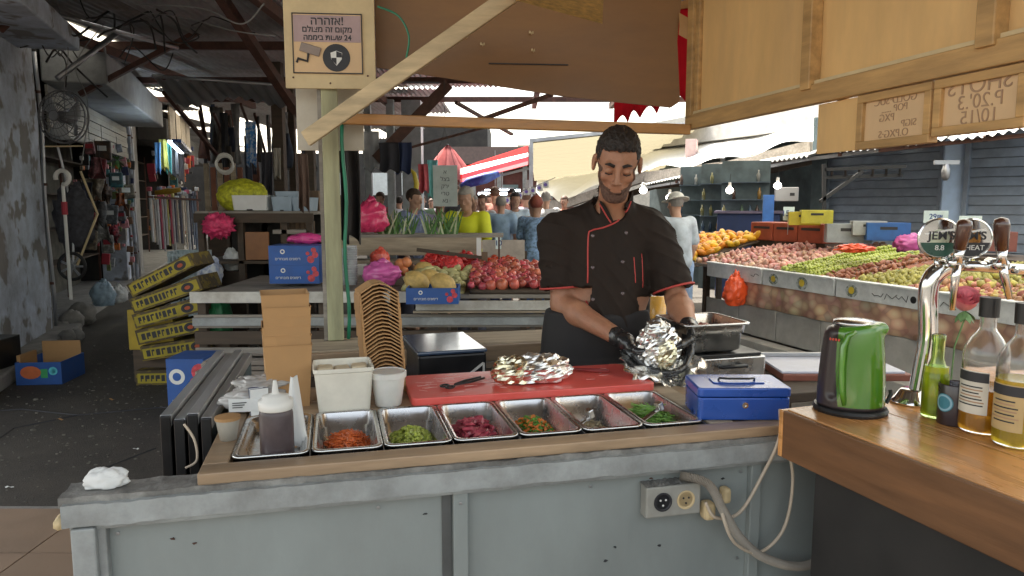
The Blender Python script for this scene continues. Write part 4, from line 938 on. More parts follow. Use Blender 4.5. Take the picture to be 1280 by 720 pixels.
# tower
tw = G(1140, 503, 1.0205)
t = thing('beer_tap', 'chrome beer tap tower with two round badges and dark wood handles', 'beer tap', tw, 0)
def tp(px, py, Y): return P(px, py, Y) - tw
Yt = tw.y
MB().lathe([(.05, 0), (.05, .006), (.038, .016), (.03, .03), (.025, .034)], n=32).ob('base', K['chrome'], t, smooth=True)
x0 = tp(1160, 400, Yt + .0)
pts = cpath([V(.012, .0, .02), V(.022, .0, .10), tp(1160, 420, Yt), tp(1160, 370, Yt), tp(1165, 348, Yt), tp(1182, 334, Yt), tp(1200, 330, Yt)], 8)
MB().tube(pts, [.0215] * (len(pts) - 6) + [.021, .021, .02, .02, .019, .018], 22).ob('column', K['chrome'], t, smooth=True)
MB().tube([tp(1195, 332, Yt), tp(1225, 333, Yt - .01), tp(1262, 336, Yt - .02), tp(1300, 338, Yt - .03)], .013, 14).ob('cross_pipe', K['chrome'], t, smooth=True)
def badge(px, py, Y, face, low, l1, l2):
    c = tp(px, py, Y); b_ = MB().lathe([(0, 0), (.047, 0), (.0485, .003), (.0485, .007), (.045, .009), (.044, .0075)], n=40).ob('badge', K['chrome'], t, smooth=False, loc=c, rot=(R(90), 0, R(-8)))
    MB().lathe([(.044, .0072), (0, .0078)], n=36).ob('face', face, b_)
    n_ = 14; ps = [(.043 * math.cos(math.pi + math.pi * k / n_) , .043 * math.sin(math.pi + math.pi * k / n_) ) for k in range(n_ + 1)]
    ps = [(x, y) for x, y in ps if y < -.008]; MB().prism(ps, .0079, .0086).ob('lower_band', low, b_)
    text('lettering', l1, .027, K['ink'], b_, Matrix.Translation((.004, .006, .0084)), bold=.0004); text('lettering', l2, .017, K['inkw'], b_, Matrix.Translation((0, -.022, .0092)))
    m = MB(); m.prism([(-.036, .012), (.03, .024), (.034, .019), (-.03, .009)], .0080, .0085); m.ob('stripe', K['inkw'], b_)
    MB().tube([c + V(0, .004, -.046), c + V(0, .0, -.06), c + V(.005, 0, -.068)], .006, 8).ob('badge_stem', K['chrome'], t, smooth=True)
badge(1212, 298, Yt + .012, m_solid('bronze_face', (.40, .19, .05), rough=.3, metal=.4), K['ink'], "JEM'S", 'WHEAT')
badge(1173, 298, Yt - .01, m_solid('silver_green_face', (.50, .53, .40), rough=.3, metal=.3), m_solid('dkgreen', (.02, .07, .05), rough=.3), "JEM'S", '8.8')
woodh = m_solid('tap_handle_wood', (.075, .028, .016), rough=.25, coat=.8)
for (bx, by, tx, ty, sx_, sy_) in ((1196, 328, 1207, 274, 1190, 388), (1252, 330, 1252, 272, 1262, 374)):
    a = tp(bx, by, Yt - .05); b_ = tp(tx, ty, Yt - .07); d_ = b_ - a
    MB().tube([a, a + d_ * .15, a + d_ * .3], [.013, .010, .012], 14).ob('collar', K['chrome'], t, smooth=True)
    MB().tube([a + d_ * .28, a + d_ * .32, a + d_ * .6, a + d_ * .85, a + d_ * .96, a + d_ * 1.0], [.008, .0135, .0155, .017, .014, .004], 14).ob('handle', woodh, t, smooth=True)
    MB().tube([a + V(0, .045, 0), a + V(0, -.01, -.003)], .0135, 14).ob('faucet_body', K['chrome'], t, smooth=True)
    s_ = tp(sx_, sy_, Yt - .06); MB().tube([a + V(0, -.005, -.005), a.lerp(s_, .3), s_], [.009, .0095, .006], 12).ob('spout', K['chrome'], t, smooth=True)
MB().lathe([(.009, 0), (.009, .01), (0, .012)], n=14).ob('screw_knob', K['chrome'], t, loc=tp(1266, 337, Yt - .045), rot=(R(90), 0, R(20)))
# rose
rp = P(1207, 376, Yt - .03); t = thing('pink_rose', 'pink rose with green leaves tucked beside the beer tap', 'flower', rp); t.scale = (1.3, 1.3, 1.25)
pk = mat('rose_pink', (.85, .27, .32), .6, var=.25, scale=40, sss=.2)
for k in range(13):
    a0 = k * 2.4; r_k = .004 + .00125 * k; top = .018 - .0009 * k
    def pet(u, v):
        a = a0 + (u - .5) * 2.3; e = -1.35 + 1.75 * v; r = r_k * (1 + .45 * v ** 4); w_ = 1 - .25 * abs(u - .5) * v
        return (r * math.cos(e) * math.cos(a), r * math.cos(e) * math.sin(a), (r_k * math.sin(e) * 1.2 + top * v) * w_)
    MB().grid(pet, 8, 7).ob('petal', pk, t, smooth=True, rot=(R(38), R(-12), 0))
lf = mat('rose_leaf', (.13, .26, .10), .55, var=.4, scale=40)
for k in range(8):
    a = k * .8; m = MB(); m.grid(lambda u, v: ((u - .5) * .016 * math.sin(math.pi * min(1, v + .05)), .028 * v, -.006 * v * v), 4, 5); m.ob('leaf', lf, t, smooth=True, rot=(-.5 - .1 * (k % 3), 0, a), loc=(.002 * math.cos(a), 0, -.02))
MB().tube([(0, 0, 0), (.002, 0, -.03), (-.008, .01, -.09), (-.012, .01, -.23)], .0014, 6).ob('stem', lf, t)
# bottles
def bottle(name, label, px, py, prof, gmat, liq, lz, capz, capr, capm, lab=None, r0=.03, textl=None):
    t = ban(name, label, 'bottle', px, py)
    inner = [(max(0, r - .0025), z) for r, z in prof[::-1] if z > .006]
    MB().lathe([(0, .001)] + prof + inner + [(0, .007)], n=36).ob('glass', gmat, t, smooth=True)
    lp = [(max(0, r - .0018), z) for r, z in prof if .006 < z < lz]; lp = [(0, .0075), (lp[0][0], .0075)] + lp + [(lp[-1][0], lz), (0, lz)]
    MB().lathe(lp, n=36).ob('liquid', liq, t, smooth=False)
    if capr: MB().lathe([(capr, capz - .042), (capr + .0005, capz - .001), (0, capz)], n=24).ob('cap', capm, t)
    if lab:
        z0, z1, mt_, bandm = lab
        def fl(u, v): a = R(-172 + 95 * u); return ((r0 + .0008) * math.cos(a), (r0 + .0008) * math.sin(a), z0 + (z1 - z0) * v)
        MB().grid(fl, 16, 1).ob('label', mt_, t, smooth=True)
        def fl2(u, v): a = R(-171 + 93 * u); return ((r0 + .0014) * math.cos(a), (r0 + .0014) * math.sin(a), z1 - .022 + .02 * v)
        MB().grid(fl2, 16, 1).ob('label_band', bandm, t, smooth=True)
        rr2 = random.Random(px)
        for k in range(7):
            zz = z1 - .034 - k * (z1 - z0 - .045) / 7; w0 = rr2.uniform(.1, .25)
            def fl3(u, v): a = R(-172 + 95 * (w0 + (1 - 2 * w0) * u)); return ((r0 + .0015) * math.cos(a), (r0 + .0015) * math.sin(a), zz + .0028 * v)
            MB().grid(fl3, 10, 1).ob('print_line', K['inkp'] if k % 2 else K['ink'], t)
    return t
sp_ = [(.036, .001), (.0415, .006), (.042, .02), (.042, .165), (.040, .18), (.03, .2), (.0175, .218), (.0155, .225), (.0155, .262), (.017, .264), (.017, .27)]
amber = mat('amber_liquor', (.98, .45, .04), .08, trans=.5, ior=1.36, var=0); yel = mat('yellow_liquor', (1, .70, .05), .08, trans=.5, ior=1.36, var=0); grnb = mat('lime_drink', (.72, .75, .06), .08, trans=.55, ior=1.36, var=0)
bottle('liquor_bottle', 'clear liquor bottle with pale label and amber liquid, left of the two tall ones', 1225, 539, sp_, K['glass'], amber, .095, .288, .0185, K['black'], (.045, .135, m_solid('pale_label', (.62, .58, .50), rough=.6), K['ink']), .042)
bottle('liquor_bottle', 'tall liquor bottle with tan label and yellow liquid at the right edge', 1269, 556, sp_, K['glass'], yel, .135, .288, .0185, K['black'], (.035, .128, m_solid('tan_label', (.50, .36, .17), rough=.6), K['ink']), .042)
gb = mat('lime_glass', (.75, .92, .45), .03, trans=1, ior=1.45, var=0)
bp_ = [(.024, .001), (.027, .005), (.0275, .015), (.0275, .085), (.026, .1), (.019, .118), (.0135, .135), (.0135, .175), (.0148, .178), (.0148, .188), (.0125, .19)]
bottle('small_bottle', 'small open lime green glass bottle beside the black mug', 1167, 521, bp_, gb, grnb, .118, 0, 0, None)
MB_ = [ (.016,.178)]
t = ban('black_mug', 'black mug with blue roundel and orange print between the bottles', 'mug', 1192, 529)
MB().lathe([(.0, .0), (.033, 0), (.034, .003), (.034, .088), (.033, .09), (.031, .088), (.031, .006), (0, .006)], n=32).ob('cup', m_solid('mug_black', (.03, .018, .022), rough=.3, coat=.5), t, smooth=True)
def mr(u, v, r=.0348): 
    a = R(-128); b_ = v * .02; th_ = u * 2 * math.pi; aa = a + b_ * math.cos(th_) / .034; return (r * math.cos(aa), r * math.sin(aa), .05 + b_ * math.sin(th_))
MB().grid(mr, 24, 2).ob('roundel', m_solid('teal_print', (.05, .2, .26)), t)
MB().grid(lambda u, v: mr(u, .7 + .2 * v, .0352), 24, 1).ob('ring', m_solid('pale_blue_print', (.3, .5, .6)), t)
for k in range(3):
    MB().grid(lambda u, v: (.0349 * math.cos(R(-70 + 18 * u)), .0349 * math.sin(R(-70 + 18 * u)), .015 + .012 * k + .005 * v), 4, 1).ob('print_line', m_solid('orange_print', (.7, .2, .03)), t)
# ============================================================ PEOPLE
def hand_sdf(w_, d_, n_, sd, curl=(50, 60, 65, 70), sc_=1.0, spread=.1):
    """w_ wrist, d_ direction, n_ palm normal, sd thumb side -> list of (a,b,r0,r1)"""
    w_ = Vector(w_); d_ = Vector(d_).normalized(); n_ = Vector(n_); n_ = (n_ - d_ * n_.dot(d_)).normalized(); s_ = d_.cross(n_) * sd
    C = []
    for k in range(4):
        off = (1.5 - k) * .0195 * sc_; kn = w_ + d_ * (.088 - .004 * abs(k - 1.2)) * sc_ + s_ * off
        C.append((w_ + s_ * off * .6, kn, .0155 * sc_, .0115 * sc_))
        L_ = (.043, .048, .045, .035)[k] * sc_; p = kn; ang = 0; dd = (d_ + s_ * spread * (1.5 - k)).normalized()
        for j, (fl, fr_) in enumerate(((1, .0098), (.62, .0088), (.5, .0078))):
            ang += R(curl[k]) * (.7, 1, .7)[j]; q = p + (dd * math.cos(ang) + n_ * math.sin(ang)) * L_ * fl
            C.append((p, q, fr_ * sc_ * 1.05, fr_ * sc_ * .93)); p = q
    b0 = w_ + d_ * .025 * sc_ + s_ * .02 * sc_; b1 = b0 + (s_ * .7 + d_ * .6 + n_ * .35).normalized() * .045 * sc_; b2 = b1 + (d_ * .75 + n_ * .7 + s_ * .1).normalized() * .036 * sc_; b3 = b2 + (d_ * .6 + n_ * .9 - s_ * .2).normalized() * .026 * sc_
    C += [(b0, b1, .015 * sc_, .0125 * sc_), (b1, b2, .0115 * sc_, .0105 * sc_), (b2, b3, .0102 * sc_, .0085 * sc_)]
    return C
def hand_eval(p, C):
    pal = None; out = None
    for i, (a, b_, r0, r1) in enumerate(C):
        e = cap(p, a, b_, r0, r1)
        out = e if out is None else smin(out, e, .007 if (i % 4 == 0 and i < 16) else .004)
    return out
Mh = Matrix
def head_M(c, pitch, yaw, roll=0): return np.array((Matrix.Translation(c) @ Matrix.Rotation(yaw, 4, 'Z') @ Matrix.Rotation(pitch, 4, 'X') @ Matrix.Rotation(roll, 4, 'Y')).inverted(), dtype=np.float32)
def head_sdf(q, ears=True, fine=True):
    d_ = ell(q, (0, .02, .035), (.076, .096, .086))
    d_ = smin(d_, ell(q, (0, -.022, -.03), (.054, .068, .090)), .028)
    d_ = smin(d_, ell(q, (0, -.062, -.098), (.030, .026, .022)), .025)
    for s_ in (-1, 1):
        d_ = smin(d_, cap(q, (s_ * .046, .008, -.045), (s_ * .022, -.055, -.094), .017), .02)
        d_ = smin(d_, ell(q, (s_ * .043, -.062, -.018), (.02, .02, .017)), .018)
        if ears:
            e = ell(q, (s_ * .082, .012, -.005), (.009, .02, .032)); e = smax(e, -ell(q, (s_ * .091, .004, .0), (.007, .011, .018)), .004); d_ = smin(d_, e, .008)
    d_ = smin(d_, cap(q, (-.034, -.080, .028), (.034, -.080, .028), .011), .014)
    for s_ in (-1, 1):
        d_ = smax(d_, -ell(q, (s_ * .031, -.103, .012), (.018, .021, .013)), .010)
        d_ = smin(d_, ell(q, (s_ * .031, -.078, .010), (.0155, .014, .0125)), .003)
        d_ = smax(d_, -cap(q, (s_ * .019, -.0935, .006), (s_ * .043, -.089, .005), .0016), .002) if fine else d_
    d_ = smin(d_, cap(q, (0, -.088, .02), (0, -.113, -.022), .0075, .0105), .012)
    for s_ in (-1, 1): d_ = smin(d_, ell(q, (s_ * .012, -.101, -.028), (.009, .011, .0075)), .006)
    d_ = smin(d_, cap(q, (-.02, -.084, -.052), (.02, -.084, -.052), .007), .006)
    d_ = smin(d_, cap(q, (-.016, -.083, -.066), (.016, -.083, -.066), .008), .006)
    if fine: d_ = smax(d_, -cap(q, (-.024, -.094, -.0585), (.024, -.094, -.0585), .0014), .002)
    return d_
def xf(p, M): return p @ M[:3, :3].T + M[:3, 3]
skin_m = mat('skin', (.44, .215, .125), .42, var=.15, scale=14, sss=.12, bump=.5, bscale=240, dirt=.6, dcol=(.30, .115, .07), dscale=9)
hair_m = mat('dark_hair', (.022, .015, .012), .55, var=.5, scale=60, bump=.9, bscale=220)
jack_m = mat('chef_cloth', (.027, .019, .015), .8, var=.2, scale=8, bump=.2, bscale=300, spec=.2)
glove_m = mat('black_glove', (.022, .022, .023), .24, var=.3, scale=20, coat=.5, bump=.4, bscale=90)
pip_m = mat('red_piping', (.50, .06, .05), .6, var=.1)
mn = thing('person', 'dark haired bearded cook in a black chef jacket with red piping and black gloves', 'person', (.355, 2.60, 0))
HM = np.array((Matrix.Translation((.0, -.14, 1.634)) @ Matrix.Rotation(R(-7), 4, 'Z') @ Matrix.Rotation(R(27), 4, 'X') @ Matrix.Rotation(R(5), 4, 'Y') @ Matrix.Scale(.955, 4)).inverted(), dtype=np.float32)
W1 = V(-.002, -.29, 1.065); E1 = V(-.175, -.015, 1.14); S1 = V(-.195, .01, 1.405)
W2 = V(.225, -.28, 1.095); E2 = V(.232, -.06, 1.16); S2 = V(.168, .01, 1.40)
def body(p):
    d_ = head_sdf(xf(p, HM))
    d_ = smin(d_, cap(p, (0, -.085, 1.57), (0, .01, 1.44), .051, .052), .03)
    d_ = smin(d_, ell(p, (0, .02, 1.26), (.165, .10, .24)), .05); d_ = smin(d_, ell(p, (-.02, .0, 1.0), (.15, .10, .2)), .05)
    for S_, E_, W_ in ((S1, E1, W1), (S2, E2, W2)):
        d_ = smin(d_, cap(p, S_, E_, .044, .038), .03)
        mid = E_.lerp(W_, .3) ; d_ = smin(d_, cap(p, E_, mid, .040, .0425), .015); d_ = smin(d_, cap(p, mid, W_, .0425, .027), .02)
        dd = (W_ - E_).normalized(); d_ = smin(d_, cap(p, W_, W_ + dd * .03, .027, .026), .01)
    for s_ in (-.11, .09):
        d_ = smin(d_, cap(p, (s_, .0, .92), (s_, 0, .5), .085, .055), .03); d_ = smin(d_, cap(p, (s_, .0, .5), (s_, .02, .07), .055, .038), .02); d_ = smin(d_, cap(p, (s_, .0, .05), (s_, -.13, .04), .04, .032), .02)
    return d_
sdf_ob('body', body, (-.34, -.36, 0), (.38, .2, 1.8), .0045, skin_m, mn)
def hair(p):
    q = xf(p, HM); d_ = ell(q, (0, .022, .040), (.0785, .0995, .088)) 
    d_ = smin(d_, ell(q, (0, -.012, .090), (.060, .070, .036)), .02)
    d_ = d_ + .0028 * wob(q, 170, 2) + .002 * wob(q, 320, 5)
    z = q[:, 2]; y = q[:, 1]; x = np.abs(q[:, 0])
    cutf = -(z - .066 + .9 * np.clip(-y - .055, 0, 1) * 0) ; face = np.where(y < -.03, .074 - z - .25 * np.clip(x - .05, 0, 1), -1)
    d_ = smax(d_, np.where(y < -.035, .074 + .006 * np.sin(x * 90) + .004 * wob(q, 240, 7) - z, -.02), .0025)
    d_ = smax(d_, np.where(y < -.012, (.0 - z + .005 * wob(q, 260, 3)) , -.03) , .0025)
    d_ = smax(d_, -.045 - z - .3 * (y - .02), .004)
    d_ = smax(d_, np.where(y > -.012, -(z + .0) - .02 - 1.5 * np.clip(y - .03, 0, 1), -.02), .004)
    return d_
sdf_ob('hair', hair, (-.11, -.28, 1.5), (.11, .02, 1.81), .0025, hair_m, mn)
def beard(p):
    q = xf(p, HM); d_ = head_sdf(q, False) - .0012 - .0012 * wob(q, 260, 3)
    z = q[:, 2]; y = q[:, 1]; x = np.abs(q[:, 0])
    line = -.056 + .8 * np.clip(x - .038, 0, .1)                       # upper edge rising to the sideburns
    reg = z - line
    reg = np.where(x > .052, np.maximum(z - .01, y + .002) , reg)
    lips = ell(q, (0, -.092, -.0615), (.019, .03, .0065))
    d_ = smax(d_, reg, .003); d_ = smax(d_, -lips, .003); d_ = smax(d_, y - .005, .003); d_ = smax(d_, -.118 - z, .003)
    return d_
sdf_ob('beard', beard, (-.1, -.3, 1.48), (.1, .0, 1.70), .0022, mat('beard_hair', (.135, .072, .05), .8, var=.5, scale=120, bump=.8, bscale=400), mn)
Hi = Matrix([list(r) for r in HM.tolist()]).inverted()
for s_ in (-1, 1):
    m = MB(); m.tube([Hi @ V(s_ * .014, -.093, .030), Hi @ V(s_ * .03, -.0925, .037), Hi @ V(s_ * .046, -.080, .031)], [.0055, .006, .002], 6); m.ob('eyebrow', hair_m, mn, smooth=True)
    m = MB(); m.tube([Hi @ V(s_ * .018, -.0935, .0035), Hi @ V(s_ * .031, -.0955, .0005), Hi @ V(s_ * .044, -.089, .003)], .0020, 5); m.ob('eyelashes', hair_m, mn, smooth=True)
# jacket
def jacket(p):
    s45 = (p[:, 0] * .8 + p[:, 2] * .6); ridge = 1 - np.abs(np.sin(s45 * 34 + 2.2 * np.sin(p[:, 2] * 9 + 1) + 1.5 * np.sin(p[:, 0] * 13)))
    arm_ = np.clip((np.abs(p[:, 0] + .01) - .11) / .06, 0, 1); ridge2 = 1 - np.abs(np.sin(p[:, 2] * 46 + p[:, 0] * 22 + 2 * np.sin(p[:, 1] * 17)))
    fold = -.007 * ridge ** 3 * (.35 + .65 * np.clip((1.33 - p[:, 2]) * 5, 0, 1)) * (1 - .5 * arm_) - .007 * ridge2 ** 3 * arm_ + .007 * wob(p * np.array([1, 1, .35], dtype=np.float32), 20, 1) + .003 * wob(p * np.array([1, 1, .6], dtype=np.float32), 50, 4)
    d_ = ell(p, (-.012, .02, 1.235), (.168, .125, .25)); d_ = smin(d_, cap(p, (-.155, .012, 1.405), (.135, .012, 1.405), .070), .05)
    for s_ in (-1, 1): d_ = smin(d_, cap(p, (s_ * .055, .015, 1.465), (s_ * .14, .012, 1.412), .052, .060), .04)
    d_ = smin(d_, ell(p, (-.04, .0, .98), (.178, .130, .30)), .06)
    for S_, E_, k in ((S1, E1, .68), (S2, E2, .74)):
        e = S_.lerp(E_, k); d_ = smin(d_, cap(p, S_ + V(0, 0, -.01), e, .066, .070), .016)
        dd = (E_ - S_).normalized(); o_ = S_.lerp(E_, k + .1); 
        pl = (p - np.array(o_, dtype=np.float32)) @ np.array(dd, dtype=np.float32)
        near = np.sqrt(((p - np.array(o_, dtype=np.float32)) ** 2).sum(1)) < .14
        d_ = np.where(near, smax(d_, pl, .006), d_)
        d_ = smax(d_, -cap(p, S_.lerp(E_, .5), E_ + dd * .1, .050, .050), .006)
    # neck: V opening
    col = np.sqrt((p[:, 0] / 1.05) ** 2 + (p[:, 1] + .035) ** 2)
    d_ = smin(d_, smax(cap(p, (0, -.0, 1.44), (0, -.035, 1.525), .074, .072), -(cap(p, (0, .0, 1.42), (0, -.06, 1.6), .065, .064)), .004), .02)
    vcut = np.maximum(np.abs(p[:, 0] + .0) * 1.0 - np.clip((p[:, 2] - 1.435) * .6, -.1, .08), np.maximum(p[:, 1] - .0, 1.35 - p[:, 2])); d_ = smax(d_, -vcut, .005)
    d_ = smax(d_, -cap(p, (0, .01, 1.455), (0, -.07, 1.64), .062, .066), .004)
    d_ = smax(d_, .78 - p[:, 2], .01)
    return d_ + fold
jl, jh = (-.36, -.22, .74), (.4, .2, 1.6)
sdf_ob('chef_jacket', jacket, jl, jh, .0045, jack_m, mn)
def surf(fn, x, z, y0=-.25, y1=.1):
    ys = np.linspace(y0, y1, 300, dtype=np.float32); p = np.stack([np.full(300, x), ys, np.full(300, z)], 1).astype(np.float32); v = fn(p); k = np.argmax(v < 0)
    return V(x, float(ys[k]) if v[k] < 0 else .0, z)
def stripe(pts, r, nm, mt, par=mn, fn=jacket, off=0.0):
    q = [surf(fn, x, z) + V(0, -off, 0) for x, z in pts]; return MB().tube(q, r, 6).ob(nm, mt, par, smooth=True)
def interp(pts, n=8): return [(p.x, p.z) for p in cpath([V(x, 0, z) for x, z in pts], n)]
stripe(interp([(.060, 1.51), (.045, 1.475), (.02, 1.445), (-.03, 1.42), (-.075, 1.408), (-.088, 1.385), (-.09, 1.25), (-.092, 1.05), (-.095, .9)]), .0032, 'piping', pip_m)
stripe(interp([(-.05, 1.50), (-.03, 1.465), (-.010, 1.435)]), .003, 'piping', pip_m)
for x, z0, z1 in ((.072, 1.315, 1.225), (.103, 1.325, 1.205)): stripe(interp([(x, z0), (x + .006, z1)]), .0022, 'pocket_piping', pip_m)
for x, z in ((-.073, 1.39), (.045, 1.40), (-.074, 1.28), (.03, 1.30), (-.074, 1.17), (.03, 1.19)):
    q = surf(jacket, x, z); MB().lathe([(.0065, 0), (.0065, .003), (.003, .0045), (0, .004)], n=12).ob('button', m_solid('button_dark', (.08, .05, .05), rough=.2, coat=1), mn, loc=q, rot=(R(90), 0, 0))
for S_, E_, k in ((S1, E1, .775), (S2, E2, .835)):
    c = S_.lerp(E_, k); d_ = (E_ - S_).normalized(); a = d_.cross(V(0, 1, 0)).normalized(); b_ = d_.cross(a)
    m = MB(); m.tube([c + (a * math.cos(t_) + b_ * math.sin(t_)) * .0735 for t_ in [k2 * math.pi / 12 for k2 in range(25)]], .0042, 6, cap=False); m.ob('cuff_piping', pip_m, mn, smooth=True)
def apron(p):
    z = p[:, 2]; d_ = ell(p, (-.045, .0, .95), (.206, .142, .42)); d_ = smax(d_, z - 1.12, .01); d_ = smax(d_, .5 - z, .01)
    d_ = smin(d_, smax(np.maximum(np.sqrt((p[:, 0] + .045) ** 2 + (p[:, 1] * 1.35) ** 2) - .21, z - .95), .42 - z, .01), .02)
    return d_ + .003 * wob(p * np.array([1, 1, .3], dtype=np.float32), 30, 3)
sdf_ob('apron', apron, (-.3, -.22, .4), (.22, .22, 1.16), .007, mat('apron_black', (.02, .018, .019), .8, var=.2), mn)
def trousers(p):
    d_ = None
    for s_ in (-.11, .09):
        e = cap(p, (s_, .0, .92), (s_, .01, .12), .10, .075); d_ = e if d_ is None else smin(d_, e, .03)
    return smax(smax(d_, .1 - p[:, 2], .01), p[:, 2] - .9, .01) + .003 * wob(p, 25, 1)
sdf_ob('trousers', trousers, (-.28, -.15, .06), (.26, .15, .94), .01, m_solid('trouser_black', (.02, .02, .024), rough=.8), mn)
H1 = hand_sdf(W1 + V(.01, -.012, -.004), (.58, -.35, -.62), (.65, -.25, .2), 1, (22, 26, 30, 36), 1.12); H2 = hand_sdf(W2 + V(-.006, -.012, -.006), (-.2, -.5, -.72), (-.85, -.3, -.1), -1, (24, 28, 32, 36), 1.15)
def gl(H_, W_, E_):
    dd = (W_ - E_).normalized()
    def f(p): 
        d_ = smin(hand_eval(p, H_), cap(p, W_ - dd * .02, W_ + dd * .035, .0315, .027), .02); return d_ + .0012 * wob(p, 90, 2)
    return f
for H_, W_, E_ in ((H1, W1, E1), (H2, W2, E2)):
    lo = [min(min(c[0][i], c[1][i]) for c in H_) - .04 for i in range(3)]; hi = [max(max(c[0][i], c[1][i]) for c in H_) + .05 for i in range(3)]
    sdf_ob('glove', gl(H_, W_, E_), lo, hi, .0026, glove_m, mn)
# foil he is shaping
fp = V(.355, 2.6, 0) + V(.115, -.37, 1.035)
t = thing('foil_bundle', 'large crumpled silver foil bundle held in the gloved hands of the cook', 'foil', fp)
crumple('foil_ball', (.062, .05, .068), foil, t, 31, .65, 40, 30, loc=(-.01, 0, .02), freq=2.4, flat=True)
crumple('foil_top', (.034, .03, .036), mat('plain_foil', (.72, .72, .70), .35, 1, var=.1, bump=.3), t, 33, .25, 40, 30, loc=(-.02, -.02, .075), freq=2.5)
crumple('foil_core', (.032, .028, .045), foilg, t, 37, .6, 26, 18, loc=(.005, -.035, .005), freq=3, flat=True)
def fsheet(u, v):
    x = (u - .5) * .27; y = (v - .5) * .18; q = V(x * 11, y * 11, 5); cr = mnoise.voronoi(q)[0][0] * .05 + mnoise.voronoi(q * 2.3)[0][0] * .02
    e = 1 + .18 * mnoise.noise(V(u * 6, v * 6, 2)); return (x * e * (1 - .25 * abs(v - .5)), y * e, cr + .25 * abs(x) ** 1.4 - .02 - .12 * max(0, -y))
MB().grid(fsheet, 44, 30, thick=(0, 0, .001)).ob('foil_sheet', foil, t, loc=(.0, -.01, -.062), rot=(R(14), R(4), .1))
